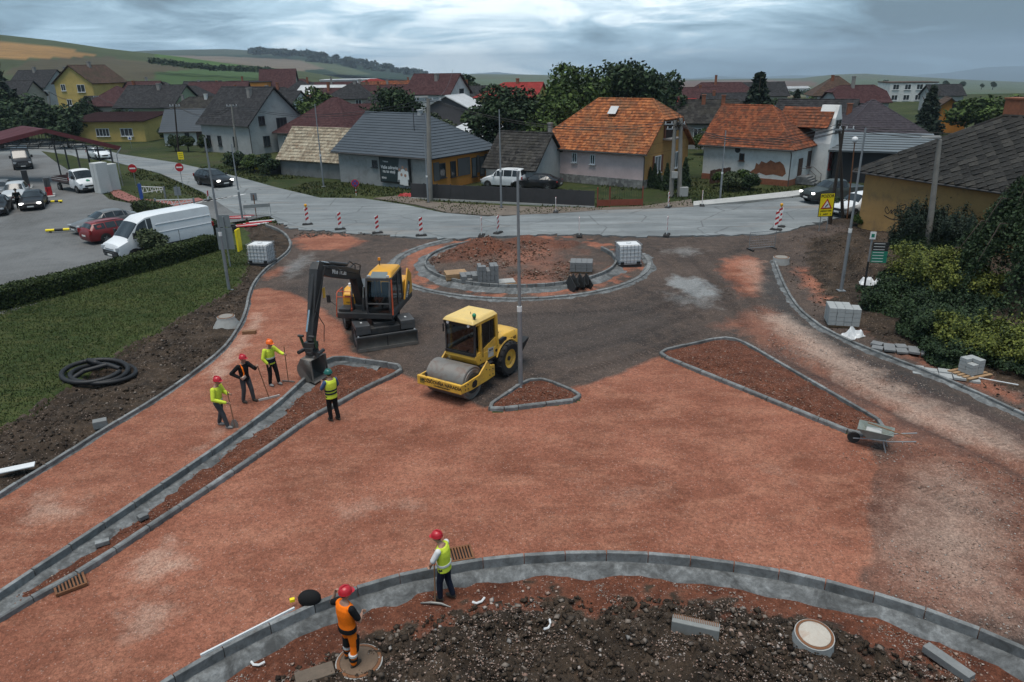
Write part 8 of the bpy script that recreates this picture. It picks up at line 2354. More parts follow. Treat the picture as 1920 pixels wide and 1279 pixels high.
t = sign_post('sign_frame', 'grey back of a square sign near the swing gates', (339, 398), 2.2, .04); b = MB(); b.box((0, .05, 1.75), (.55, .03, .7)); b.build('sign_back', GALV, t)
t = sign_post('parking_sign', 'narrow blue and white sign beside the swing gate', (269, 385), 2.0, .04); b = MB(); b.box((0, -.05, 1.2), (.3, .03, 1.4)); b.build('board', SIGNB, t)
t = sign_post('crossing_sign', 'small square blue crossing sign by the left garden', (247, 277), 1.6, .03); b = MB(); b.box((0, -.05, 1.5), (.6, .03, .6)); o = b.build('board', SIGNW, t); b = MB(); b.prism([(-.2, 1.3), (.2, 1.3), (0, 1.7)], -.075, -.066, 'xz'); b.build('symbol', SIGNB, o)
t = sign_post('mesh_sign', 'grey sign on a stick by the mesh barrier', (481, 408), 1.8, .04, RUSTY); b = MB(); b.box((0, .04, 1.65), (.5, .03, .6)); b.build('sign_back', GALV, t)
# --- barriers and gates
def mesh_barrier(label, a, c, h=1.1, plank=True):
 A = G(*a, .0); A.z = 0.0; C_ = G(*c, .0)
 d = C_ - A; L = d.length
 t = thing('mesh_barrier', label, 'barrier', tuple(A), math.atan2(d.y, d.x))
 b = MB()
 for q in (((0, 0, .1), (0, 0, h)), ((L, 0, .1), (L, 0, h)), ((0, 0, h), (L, 0, h)), ((0, 0, .15), (L, 0, .15))): b.tube(q, .02, 6)
 b.build('frame', GALV, t)
 b = MB()
 for k in range(1, int(L / .12)): b.cyl((k * .12, 0, .15), (k * .12, 0, h), .006, n=4)
 for k in range(1, 6): b.cyl((0, 0, .15 + k * (h - .2) / 6), (L, 0, .15 + k * (h - .2) / 6), .006, n=4)
 b.build('mesh', GALV, t)
 if plank: b = MB(); b.box((L / 2, -.02, h - .14), (L, .03, .26)); b.build('plank', M('grey_plank', (.24, .25, .25), .7), t)
 for x in (.1, L - .1): b = MB(); b.box((x, 0, .05), (.12, .7, .08)); b.build('foot', RUB, t)
mesh_barrier('wire mesh barrier with grey plank at the left lane end', (460, 412), (509, 408), 1.15)
mesh_barrier('tipped wire mesh barrier at the edge of the right trench', (1404, 470), (1452, 466), 1.15, False)
def swing_gate(label, a, c):
 A = G(*a); C_ = G(*c); d = C_ - A; L = d.length
 t = thing('swing_gate', label, 'gate', tuple(A), math.atan2(d.y, d.x))
 b = MB()
 for q in (((0, 0, 0), (0, 0, 1.25)), ((L, 0, 0), (L, 0, 1.2))): b.bar(q[0], q[1], .12)
 b.build('gate_post', GALV, t)
 b = MB(); b.bar((0, 0, 1.1), (L, 0, 1.1), .06); b.bar((0, 0, .5), (L, 0, .95), .05)
 n = 5
 for k in range(n): b.bar((L * (k + .3) / n, 0, .6), (L * (k + .8) / n, 0, 1.1), .04); b.bar((L * (k + .3) / n, 0, .6), (L * k / n, 0, 1.1), .04)
 b.build('gate_bars', SIGNW, t)
swing_gate('white braced swing gate by the red brick path', (268, 372), (311, 374))
swing_gate('low braced swing gate across the car park entrance', (295, 400), (367, 398))
def panel_fence():
 A = G(772, 372); C_ = G(1115, 389)
 d = C_ - A; L = d.length; n = 13
 t = thing('panel_fence', 'dark grey panel fence in front of the orange house', 'fence', tuple(A), math.atan2(d.y, d.x))
 dm = M('dark_fence_panel', (.040, .038, .040), .7, .2, 2, .1)
 for k in range(n):
  b = MB(); b.box((L * (k + .5) / n, 0, .72), (L / n - .06, .05, 1.25)); b.build('fence_panel', dm, t)
  b = MB(); b.box((L * k / n, .02, .68), (.08, .1, 1.45)); b.build('fence_post', DARK, t)
 b = MB(); b.box((L / 2, 0, .0), (L, .2, .2)); b.build('fence_plinth', LCONC, t)
 A = G(1120, 389); C_ = G(1204, 387); d = C_ - A; L = d.length
 t = thing('iron_gate', 'rusty red barred gate before the pink house', 'gate', tuple(A), math.atan2(d.y, d.x))
 gm = M('gate_rust_red', (.19, .048, .028), .7, .2, 3, .1)
 for k in range(2):
  b = MB(); b.box((L * (k * .28 + (.13 if k == 0 else .36)), 0, .36), (L * (.26 if k == 0 else .70), .04, .5)); b.build('gate_sheet', gm, t)
 for x in (0, L * .27, L): b = MB(); b.box((x, 0, .8), (.09, .09, 1.7)); b.build('gate_post', gm, t)
 for k in range(26): b = MB(); b.cyl((L * (k + .5) / 26, 0, .6), (L * (k + .5) / 26, 0, 1.5), .012, n=5); b.build('gate_bar', DARK, t)
 A = G(1330, 345); C_ = G(1394, 334); d = C_ - A; L = d.length
 t = thing('board_fence', 'brown board fence between the ochre gable and the white house', 'fence', tuple(A), math.atan2(d.y, d.x))
 for k in range(22): b = MB(); b.box((L * (k + .5) / 22, 0, .65), (L / 22 - .015, .03, 1.25 + .05 * (k % 3))); b.build('fence_board', M('brown_board', (.085, .042, .028), .85, .25, 4), t)
 b = MB(); b.box((L / 2, .04, .9), (L, .05, .08)); b.build('fence_rail', M('brown_board'), t)
panel_fence()
def billboard():
 o = Matrix.Translation((-17.7, 77.4, 0)) @ Matrix.Rotation(R(-36), 4, 'Z') @ Vector((8.2, -.22, 0))
 t = thing('billboard', 'dark advertising billboard with white lettering on the grey side wall', 'billboard', tuple(o), R(-36))
 b = MB(); b.box((0, .05, 1.75), (4.1, .14, 2.7)); f = b.build('frame', INK, t, bevel=.03)
 b = MB(); b.box((0, -.03, 1.75), (3.8, .02, 2.4)); f2 = b.build('poster', M('poster_dark', (.022, .035, .038), .5, .2, 1), t)
 text(f2, 'Vaše zdravie', .46, face((-1.82, -.046, 1.9), (1, 0, 0), (0, 0, 1)), WHITE_INK, align='LEFT')
 text(f2, 'na to stojí', .42, face((-1.6, -.046, 1.5), (1, 0, 0), (0, 0, 1)), WHITE_INK, align='LEFT')
 text(f2, 'V lekárni', .2, face((-1.5, -.046, 2.45), (1, 0, 0), (0, 0, 1)), WHITE_INK, align='LEFT')
 text(f2, 'BENU', .26, face((-1.8, -.046, .85), (1, 0, 0), (0, 0, 1)), WHITE_INK, align='LEFT')
 b = MB(); b.prism([(.3, .58), (1.86, .58), (1.86, 2.9), (.75, 2.9)], -.052, -.043, 'xz'); ph = b.build('photo_panel', M('poster_grey', (.16, .17, .18), .6, .25, 3), f2)
 for i, (x, z, s) in enumerate(((.72, 1.5, .3), (1.15, 1.75, .34), (1.62, 1.6, .3), (.95, 1.05, .3), (1.45, 1.0, .34))):
  b = MB(); b.prism([(x - s, z - .7), (x + s, z - .7), (x + s * .8, z), (x + s * .25, z + .12), (x - s * .25, z + .12), (x - s * .8, z)], -.056 - i * .002, -.053 - i * .002, 'xz'); b.build('printed_coat', SIGNW, ph)
  b = MB(); b.cyl((x, -.058 - i * .002, z + .26), (x, -.066 - i * .002, z + .26), .15, n=14); b.build('printed_head', SKIN, ph)
billboard()
# --- containers, pallets, stacks
def ibc(label, pos, rz, s=1.1):
 t = thing('ibc_tank', label, 'tank', pos, rz); t.scale = (s, s, s)
 b = MB(); b.box((0, 0, .66), (1.12, .94, .98)); o = b.build('bladder', WPLAST, t, True, .08, 3)
 b = MB(); b.cyl((0, 0, 1.14), (0, 0, 1.2), .13, n=16); b.build('lid', WPLAST, o)
 b = MB()
 for k in range(7):
  x = -.58 + k * 1.16 / 6
  for y in (-.49, .49): b.cyl((x, y, .16), (x, y, 1.16), .012, n=5)
 for k in range(6):
  y = -.49 + k * .98 / 5
  for x in (-.58, .58): b.cyl((x, y, .16), (x, y, 1.16), .012, n=5)
 for k in range(6):
  z = .18 + k * .196
  for y in (-.495, .495): b.cyl((-.58, y, z), (.58, y, z), .012, n=5)
  for x in (-.585, .585): b.cyl((x, -.49, z), (x, .49, z), .012, n=5)
 b.build('cage', GALV, t)
 b = MB()
 for y in (-.42, 0, .42): b.box((0, y, .05), (1.2, .12, .10))
 b.box((0, 0, .135), (1.2, 1.0, .03)); b.build('pallet', DARK, t)
 [MB().box((x, -.50, .24), (.18, .03, .12)).build('corner_guard', INK, t) for x in (-.42, .42)]
ibc('white caged water tank on the right side of the roundabout', gw(1177, 495), R(6), 1.15)
ibc('white caged water tank on the lawn edge by the left kerb', gw(493, 496), R(-8), 1.12)
def pallet(name, label, px, rz, fill, nx=4, ny=3, nz=3, size=(.28, .3, .2), m=BLOCK, cat='pallet', piece='block', drop=.0):
 p = gw(*px) if isinstance(px[0], int) else px
 t = thing(name, label, cat, tuple(p), R(rz))
 for k in range(5): b = MB(); b.box((0, -.4 + k * .2, .12), (1.2, .13, .03)); b.build('deck_board', PALLETW, t)
 for y in (-.38, 0, .38): b = MB(); b.box((0, y, .05), (1.2, .1, .1)); b.build('runner', PALLETW, t)
 bm_ = MB(); bm_.box((0, 0, 0), (size[0] - .015, size[1] - .015, size[2] - .012)); me = bm_.mesh(piece); me.materials.append(m)
 rr = random.Random(sum(map(ord, label)))
 for k in range(nz):
  for i in range(nx):
   for j in range(ny):
    if k == nz - 1 and rr.random() < drop: continue
    o = link(piece, me, None, t); o.location = (-(nx - 1) * size[0] / 2 + i * size[0] + rr.uniform(-.006, .006), -(ny - 1) * size[1] / 2 + j * size[1] + rr.uniform(-.006, .006), .14 + size[2] * (k + .5))
 return t
pallet('block_pallet', 'pallet with grey kerb blocks piled high in the roundabout', (915, 533), 8, True, 5, 2, 4, (.22, .42, .26), drop=.5)
pallet('block_pallet', 'low pallet of grey blocks next to the high pile', (884, 529), 12, True, 4, 3, 2, (.3, .32, .2), drop=.1)
pallet('block_pallet', 'pallet with boards on top at the left of the roundabout stacks', (855, 524), 14, True, 1, 5, 2, (1.2, .2, .16), PALLETW, piece='board')
pallet('block_pallet', 'slatted pallet with pale strips right of the high pile', (946, 531), 10, True, 1, 4, 1, (1.1, .2, .06), M('pale_strip', (.34, .34, .33), .8), piece='strip')
pallet('block_pallet', 'covered pallet of dark blocks on the right in the roundabout', (1090, 508), -8, True, 4, 3, 3, (.32, .34, .18))
pallet('block_pallet', 'tall pallet of pale paving blocks behind the right kerb', (1577, 606), -14, True, 4, 3, 4, (.33, .36, .2), M('pale_paving', (.30, .31, .31), .85, .15, 3), drop=.15)
pallet('block_pallet', 'small stack of pale slabs behind the right kerb, near the edge', (1818, 702), 20, True, 2, 2, 4, (.3, .3, .14), M('pale_paving'), drop=.3)
b = MB(); t = thing('steel_forms', 'dark steel kerb forms leaning between the roundabout kerbs', 'formwork', tuple(gw(1086, 540)), R(24))
for k in range(7):
 b = MB(); b.box((-.5 + k * .17, .1 * (k % 3), .28), (.05, 1.0, .5), rx=R(25 * (-1) ** k), ry=R(14)); b.build('form', INK, t)
for i, (px, py, n, lb) in enumerate([(1690, 655, 9, 'scattered grey slabs behind the right kerb'), (1772, 700, 10, 'laid pale slabs beside the small slab stack')]):
 t = thing('slab_pile', lb, 'slabs', tuple(gw(px, py)), R(-24))
 for k in range(n):
  b = MB(); b.box((-.9 + (k % 5) * .45, -.25 + (k // 5) * .45, .06 + .03 * (k % 2)), (.42, .42, .08), rz=rnd.uniform(-.3, .3) * (1 - i), rx=rnd.uniform(-.1, .1)); b.build('slab', M('pale_paving') if i else BLOCK, t)
def sack(label, px, py, sx, sy, h):
 t = gw(px, py); r = random.Random(px)
 b = MB(); n, m_ = 14, 7
 for i in range(n + 1):
  for j in range(m_ + 1):
   u, v = i / n * 2 - 1, j / m_ * 2 - 1
   z = h * max(0, (1 - u ** 4) * (1 - v ** 4)) * (.5 + .9 * mnoise.noise(Vector((u * 2.2, v * 2.2, px))) + .3 * mnoise.noise(Vector((u * 6, v * 6, px))))
   b.v.append((u * sx + .08 * mnoise.noise(Vector((v * 3, px, 0))), v * sy + .08 * mnoise.noise(Vector((u * 3, px, 1))), max(z, .0) + .03))
 for i in range(n):
  for j in range(m_): b.f.append((i * (m_ + 1) + j, (i + 1) * (m_ + 1) + j, (i + 1) * (m_ + 1) + j + 1, i * (m_ + 1) + j + 1))
 o = b.build('crumpled_sack', WPLAST, None); o.location = t; o.rotation_euler = (0, 0, r.uniform(-.5, .5)); tag(o, label, 'sack')
sack('crumpled white sack at the foot of the guide sign', 1632, 540, .55, .35, .5)
sack('crumpled white sack in front of the tall block pallet', 1598, 628, .5, .3, .4)
def cone(name, label, px, py, r0, r1, h, lid=None, rot=0.0):
 p = gw(px, py); t = thing(name, label, 'manhole', (p.x, p.y, p.z - .12)); t.rotation_euler = (rot, 0, 0)
 b = MB(); b.lathe([(r0, 0), (r0, h * .25), (r1, h * .8), (r1, h), (r1 * .82, h), (r1 * .82, h - .06)], 28); b.build('concrete_ring', LCONC, t, True)
 b = MB(); b.lathe([(r1 * .80, h - .05), (r1 * .80, h + .02), (r1 * .74, h + .035), (.02, h + .035)], 28); b.build('lid', lid or OLDCONC, t, True)
 b = MB(); b.lathe([(r1 * .86, h - .02), (r1 * .95, h + .015), (r1 * .82, h + .02)], 28, caps=False); b.build('lid_frame', RUSTY, t, True)
cone('manhole_cone', 'concrete manhole cone beside the left kerb', 426, 610, .62, .40, .62)
cone('manhole_cone', 'concrete manhole ring with rusty white lid in the lower verge', 1522, 1203, .43, .39, .46, M('rusty_white_lid', (.42, .38, .33), .7, .15, 2, .1, dirt=(.28, .12, .05), dirt_amt=.6), R(8))
cone('manhole_cone', 'low concrete ring at the start of the right kerb', 1464, 492, .5, .46, .5)
cone('manhole_cover', 'round earth-covered manhole under the worker in orange', 672, 1228, .50, .48, .22, M('earthy_lid', (.14, .095, .065), .9, .3, 3, .3))
def grate(label, px, py, rz):
 p = gw(px, py); t = thing('drain_grate', label, 'drain grate', (p.x, p.y, p.z + .03), R(rz))
 b = MB()
 for q in (((-.3, 0), (.05, .56)), ((.3, 0), (.05, .56)), ((0, -.26), (.56, .05)), ((0, .26), (.56, .05))): b.box((q[0][0], q[0][1], .03), (q[1][0], q[1][1], .07))
 b.build('frame', RUSTY, t)
 for k in range(7): b = MB(); b.box((-.22 + k * .073, 0, .05), (.035, .48, .04)); b.build('grate_bar', RUSTY, t)
 b = MB(); b.box((0, 0, -.01), (.55, .48, .02)); b.build('pit', INK, t)
grate('rusty drain grate at the left island kerb', 132, 1098, 38)
grate('rusty drain grate behind the white-shirted worker', 862, 1043, 14)
def coil():
 p = gw(188, 706)
 t = thing('pipe_coil', 'coil of black corrugated drain pipe on the soil strip', 'pipe', tuple(p))
 pts = []
 for k in range(110):
  a = k / 110 * 2 * PI * 2.6 + 2.6; r = 1.05 - .10 * math.sin(k * .13)
  pts.append((r * math.cos(a) * 1.05 + .15 * math.sin(k * .05), r * math.sin(a) * .95, .14 + .10 * math.sin(k * .17) + .10 * (k / 40)))
 tail = [(-1.5, -.2, .12), (-1.1, .2, .16)] ;
 def corr(path, name_):
  b = MB(); c = [Vector(q) for q in path]; out = []
  for a, d in zip(c[:-1], c[1:]):
   n = max(1, int((d - a).length / .035))
   out += [a.lerp(d, j / n) for j in range(n)]
  b.tube(out, [.085 if j % 2 else .098 for j in range(len(out))], 9); b.build(name_, M('corrugated_pipe', (.013, .013, .015), .55, .1, 4), t, True)
 corr(pts, 'coil'); corr([(-2.3, -.5, .12), (-1.6, -.05, .14), (-.9, .35, .12)], 'loose_end'); corr([(-.75, -1.7, .1), (-.95, -1.2, .14), (-.9, -.6, .2), (-.6, .0, .36), (.1, .5, .42), (.7, .3, .3)], 'front_loop'); corr([(-.85, .9, .12), (-.75, .7, .55), (-.4, .55, .5), (0, .7, .2)], 'arched_end')
coil()
def single(name, label, cat, px, py, dims, rz, m, dz=.0, bevel=.01, ry=0.0, z=None):
 p = gw(px, py)
 b = MB(); b.box((0, 0, dims[2] / 2), dims, ry=ry); o = b.build(name, m, None, bevel=bevel); o.location = (p.x, p.y, (p.z if z is None else z) + dz); o.rotation_euler = (0, 0, R(rz)); tag(o, label, cat); return o
single('concrete_block', 'dark loose block standing against the left kerb', 'block', 190, 803, (.42, .3, .26), 28, CONC_D, z=.05)
single('white_board', 'white board sticking out over the kerb at the left edge', 'board', 28, 889, (1.1, .3, .04), 26, WPLAST, z=.17)
a, c = G(376, 1229, .17), G(552, 1140, .17); b = MB(); b.bar((0, 0, 0), tuple(c - a), .04, .05); o = b.build('straight_edge', WPLAST, None); o.location = a; tag(o, 'long white levelling bar lying on the lower kerb', 'bar')
single('tape_measure', 'small yellow and black tape measure at the bar end', 'tape measure', 550, 1138, (.11, .08, .08), 20, SIGNY, z=.15)
b = MB(); b.ball((0, 0, .16), (.26, .18, .2), 14, 9); o = b.build('black_bag', BLK, None, True); o.location = G(582, 1133, .05); tag(o, 'black cloth bundle lying over the lower kerb', 'bundle')
single('concrete_beam', 'dark concrete beam lying down the slope at the lower right', 'beam', 1778, 1240, (.22, .95, .16), 28, CONC_D, dz=.05)
single('kerb_offcut', 'grey kerb offcut in the long island trench', 'block', 192, 1018, (.32, .17, .12), 30, CONC, z=-.05)
single('kerb_offcut', 'small broken grey stone in the long island', 'stone', 268, 970, (.24, .2, .12), 50, CONC, z=-.04)
single('stone_block', 'brown stone slab half sunk at the bottom beside the worker in orange', 'stone', 590, 1262, (.75, .35, .2), 24, M('brown_stone', (.12, .092, .07), .9, .3, 3, .6, 14))
single('plank', 'brown wooden plank lying against the left kerb bend', 'plank', 468, 626, (.6, .2, .16), 6, WOOD)
single('white_pole', 'thin white pole lying behind the right kerb near the edge', 'pole', 1860, 716, (1.6, .04, .04), -34, WPLAST, dz=.08)
t = thing('drainage_channel', 'grey concrete slot drain channel lying in the lower verge', 'drain channel', tuple(gw(1304, 1176)), R(-19))
b = MB(); b.box((0, 0, .14), (.98, .24, .3)); b.build('channel_body', M('channel_grey', (.20, .205, .20), .85), t, bevel=.015)
for k in range(26): b = MB(); b.box((-.46 + k * .0365, .06, .294), (.016, .13, .014)); b.build('slot', RUSTY, t)
for i, (px, py, rz) in enumerate([(478, 1232, -10), (898, 1122, 20), (1030, 1165, 60)]):
 p = gw(px, py); b = MB(); b.tube([(-.12, .05, .05), (-.05, 0, .04), (.05, 0, .05), (.13, .06, .07)], .022, 6); o = b.build('plastic_scrap', WPLAST, None, True); o.location = p; o.rotation_euler = (0, 0, R(rz)); o.scale = (1.2, 1.2, 1.2); tag(o, ('curved white plastic scrap at the bottom left of the verge', 'curved white plastic scrap right of the pickaxe', 'grey and white plastic scrap in the middle of the verge')[i], 'scrap')
def wheelbarrow():
 p = gw(1640, 838); t = thing('wheelbarrow', 'grey wheelbarrow at the tip of the right island', 'wheelbarrow', tuple(p), R(150))
 b = MB(); b.add([(-.45, -.3, .62), (.55, -.34, .66), (.55, .34, .66), (-.45, .3, .62), (-.2, -.2, .34), (.25, -.22, .34), (.25, .22, .34), (-.2, .2, .34)], [(4, 5, 6, 7), (0, 4, 7, 3), (0, 1, 5, 4), (1, 2, 6, 5), (2, 3, 7, 6)])
 o = b.build('tray', M('tray_grey_green', (.22, .25, .23), .6, .2, 4, .1, dirt=(.2, .15, .1)), t); so = o.modifiers.new('s', 'SOLIDIFY'); so.thickness = .02
 for s in (1, -1):
  b = MB(); b.tube([(.62, s * .06, .18), (.2, s * .2, .33), (-.4, s * .28, .42), (-1.05, s * .3, .6)], .02, 8); b.tube([(-.2, s * .22, .35), (-.32, s * .25, .0)], .02, 8); b.build('handle_tube', GALV, t, True)
 b = MB(); b.lathe([(.08, -.04), (.17, -.05), (.19, 0), (.17, .05), (.08, .04)], 20, (0, 0, 0), 'y'); b.build('wheel', RUB, t, True, loc=(.62, 0, .19))
 b = MB(); b.tube([(-.9, .2, .66), (.3, -.1, .72)], .018, 6); b.build('shovel_handle', WOOD, t)
 b = MB(); b.box((.1, 0, .5), (.45, .35, .18)); b.build('load', LCONC, t, bevel=.05)
wheelbarrow()
# --- fuel station
def canopy():
 Rr = Vector((-40.0, 76.4)); d = Vector((-.97, .25)); e = Vector((-.72, .69))
 t = thing('station_canopy', 'fuel station canopy with dark red gabled roof on slim posts', 'canopy', (Rr.x, Rr.y, 0))
 X = Matrix(((-d.x, e.x, 0, 0), (-d.y, e.y, 0, 0), (0, 0, 1, 0), (0, 0, 0, 1)))
 cr = M('canopy_red', (.085, .014, .018), .6, .12, 1, .05); W, L = 17.0, 7.5
 def N(): return MB(X)
 b = N()
 slab_courses(b, (.3, -.3, 3.9), (.3, L, 3.9), (-W / 2, -.3, 5.6), (-W / 2, L, 5.6), .12, .5); slab_courses(b, (-W - .3, -.3, 3.9), (-W - .3, L, 3.9), (-W / 2, -.3, 5.6), (-W / 2, L, 5.6), .12, .5)
 b.build('roof', cr, t)
 for x0 in (.3, -W - .3):
  q = N(); q.bar((x0, -.4, 3.86), (-W / 2, -.4, 5.56), .1, .42); q.build('fascia', cr, t)
 for yy in (0, L / 2, L - .3):
  q = N(); q.bar((-W, yy, 3.7), (0, yy, 3.7), .09); q.bar((-W, yy, 4.1), (0, yy, 4.1), .07)
  for k in range(13): q.bar((-W + k * W / 12, yy, 3.7), (-W + (k + .5) * W / 12, yy, 4.1), .05); q.bar((-W / 2 + (k - 6) * .9, yy, 4.1), (-W / 2 + (k - 6) * .9, yy, 5.4 - abs(k - 6) * .18), .05)
  q.build('truss', DARK, t)
  for x in (-.8, -5.0, -W + .5):
   q = N(); q.bar((x, yy, 0), (x, yy, 3.8), .16); q.build('column', DARK, t)
 q = N(); q.tube([(.35, -.45, 3.9), (-.1, -.45, 3.5), (-.35, -.45, 3.2), (-.35, -.45, 0)], .06, 8); q.build('downpipe', GALV, t, True)
canopy()
for i, (px, py) in enumerate([(52, 352), (94, 368)]):
 p = G(px, py); t = thing('fuel_pump', ('fuel pump behind the silver car', 'fuel pump with red lower panel beside the dropside truck')[i], 'fuel pump', tuple(p), R(-60))
 b = MB(); b.box((0, 0, 1.35), (.8, .5, .9)); b.build('pump_head', DGREY if i else DARK, t, bevel=.04)
 b = MB(); b.box((0, 0, .5), (.85, .52, .85)); b.build('pump_base', SIGNRED if i else DARK, t, bevel=.03)
 b = MB(); b.box((0, -.26, 1.45), (.4, .03, .3)); b.build('display', SIGNW, t)
 b = MB(); b.tube([(.42, 0, 1.6), (.6, -.1, .9), (.45, -.1, .5)], .025, 6); b.build('hose', HOSE, t)
 b = MB(); b.box((0, 0, .06), (2.2, .9, .14)); b.build('plinth', LCONC, t)
for i, (px, py, w, h) in enumerate([(195, 361, 1.0, 2.9), (213, 357, .8, 2.6)]):
 p = G(px, py); b = MB(); b.box((0, 0, h / 2), (w, 1.2, h)); b.box((0, -.62, h * .5), (w * .05, .04, h * .9)); o = b.build('white_cabinet', M('cabinet_white', (.50, .51, .50), .6, .1, 1, .05), None, bevel=.04); o.location = p; o.rotation_euler = (0, 0, R(-30)); tag(o, ('tall white cabinet under the canopy edge, left one', 'tall white cabinet under the canopy edge, right one')[i], 'cabinet')
o = single('dark_container', 'dark container behind the white cabinets', 'container', 178, 352, (1.6, 1.3, 1.9), -30, DARK, z=0)
o.location = G(178, 354)
for i, (px, py, L, rz) in enumerate([(128, 434, 3.0, 12), (100, 381, 1.6, 10)]):
 t = thing('wheel_stop', ('yellow and black beam on the ground left of the saloon', 'yellow and black beam at the pump island')[i], 'barrier beam', tuple(G(px, py, .02)), R(rz))
 for k in range(5): b = MB(); b.cyl((-L / 2 + k * L / 5, 0, .16), (-L / 2 + (k + 1) * L / 5, 0, .16), .10, n=10); b.build('segment', SIGNY if k % 2 == 0 else INK, t)
 for x in (-L * .4, L * .4): b = MB(); b.box((x, 0, .05), (.1, .2, .14)); b.build('foot', DARK, t)
o = single('blue_box_store', 'dark blue roadside box with white roof at the left edge', 'kiosk', 12, 262, (8.5, 3.5, 3.1), -14, M('kiosk_blue', (.03, .045, .085), .6), z=0); o.location = G(2, 262)
b = MB(); b.box((0, 0, 3.2), (8.9, 3.8, .2)); q = b.build('kiosk_roof', WIN_W, o)
b = MB(); b.box((-1.6, -1.78, 1.7), (5.0, .06, 2.4)); q = b.build('kiosk_window', M('kiosk_poster', (.36, .34, .34), .6, .4, .8), o)
single('roadside_tank', 'black covered bin beside the pale tiled shed', 'bin', 518, 322, (1.0, .8, 1.3), -30, INK, z=0).location = G(518, 326)
single('utility_box', 'white meter box before the thujas', 'box', 1280, 362, (.75, .4, .8), 0, LCONC, z=0).location = G(1281, 368)
sack('red tarpaulin on the verge beside the billboard', 700, 700, .8, .4, .35)
o = bpy.data.objects[[k for k in bpy.data.objects.keys() if k.startswith('crumpled_sack')][-1]]; o.name = 'red_tarpaulin'; o.location = G(764, 368, 0); o['category'] = 'tarpaulin'; o.data.materials.clear(); o.data.materials.append(M('red_tarp', (.30, .02, .02), .6))
b = MB(); b.box((0, 0, .3), (.5, .35, .35)); b.box((.05, 0, .55), (.34, .3, .14)); o = b.build('item', DARK, None, bevel=.04); o.location = G(437, 436, .1); tag(o, 'small black generator on the grass by the brick path', 'item')  # small black thing of unknown kind, built from two plain boxes
for i, (px, py) in enumerate([(432, 410), (470, 420), (448, 428)]):
 t = thing('barrier_stack', ('red and white barrier boards lying by the entrance pole', 'red and white barrier boards lying below the mesh barrier', 'red plastic boards lying on the brick path')[i], 'barrier', tuple(gw(px + 10, py)), R(8 * i))
 for k in range(3): b = MB(); b.box((.2 * k, .18 * k, .08 + .05 * k), (1.9, .2, .05), rz=R(7 * k)); b.build('board', SIGNRED if (k + i) % 2 == 0 else SIGNW, t)
p = G(37, 392)
worker('person in dark clothes leaning by the black saloon at the pumps', (p.x, p.y, .0), (.6, -.8), HAIR, BLK, BLK, dict(lean=.3, lh=(.4, .2, 1.1), rh=(.4, -.2, 1.1), le=(.2, .28, 1.15), re=(.2, -.28, 1.15)))
# --- painted crossing at the car park exit, brick path, verge kerb
for k in range(6):
 a = G(352 + k * 12, 383 - k * 2, .018)
 sheet('road_marking', [Vector((a.x, a.y)), Vector((a.x + .35, a.y + .1)), Vector((a.x + 1.6, a.y + 2.6)), Vector((a.x + 1.25, a.y + 2.5))], .020, SIGNW)
sheet('grass_island', gp([(78, 284), (135, 292), (215, 322), (300, 352), (372, 372), (330, 384), (262, 384), (212, 362), (160, 338), (108, 306)]), .05, VERGE, thick=.1)
sheet('brick_path', gp([(203, 356), (222, 356), (262, 374), (330, 379), (372, 372), (382, 376), (330, 388), (258, 384), (215, 370)]), .07, M('red_paving', (.22, .085, .07), .85, .2, 3, .3, 20), thick=.1)
sheet('pavement', gp([(1300, 388), (1380, 381), (1480, 371), (1535, 362), (1535, 355), (1470, 362), (1370, 373), (1300, 380)]), .12, LCONC, thick=.16)
b = sheet('dug_verge', gp([(700, 372), (780, 384), (840, 399), (930, 405), (1050, 400), (1130, 394), (1240, 391), (1300, 388), (1296, 374), (1204, 387), (1115, 390), (1000, 388), (900, 384), (800, 378), (760, 366)]), .03, M('dug_soil', (.13, .105, .085), .95, .35, .8, .8, 6, dirt=(.06, .05, .04)), thick=.1)
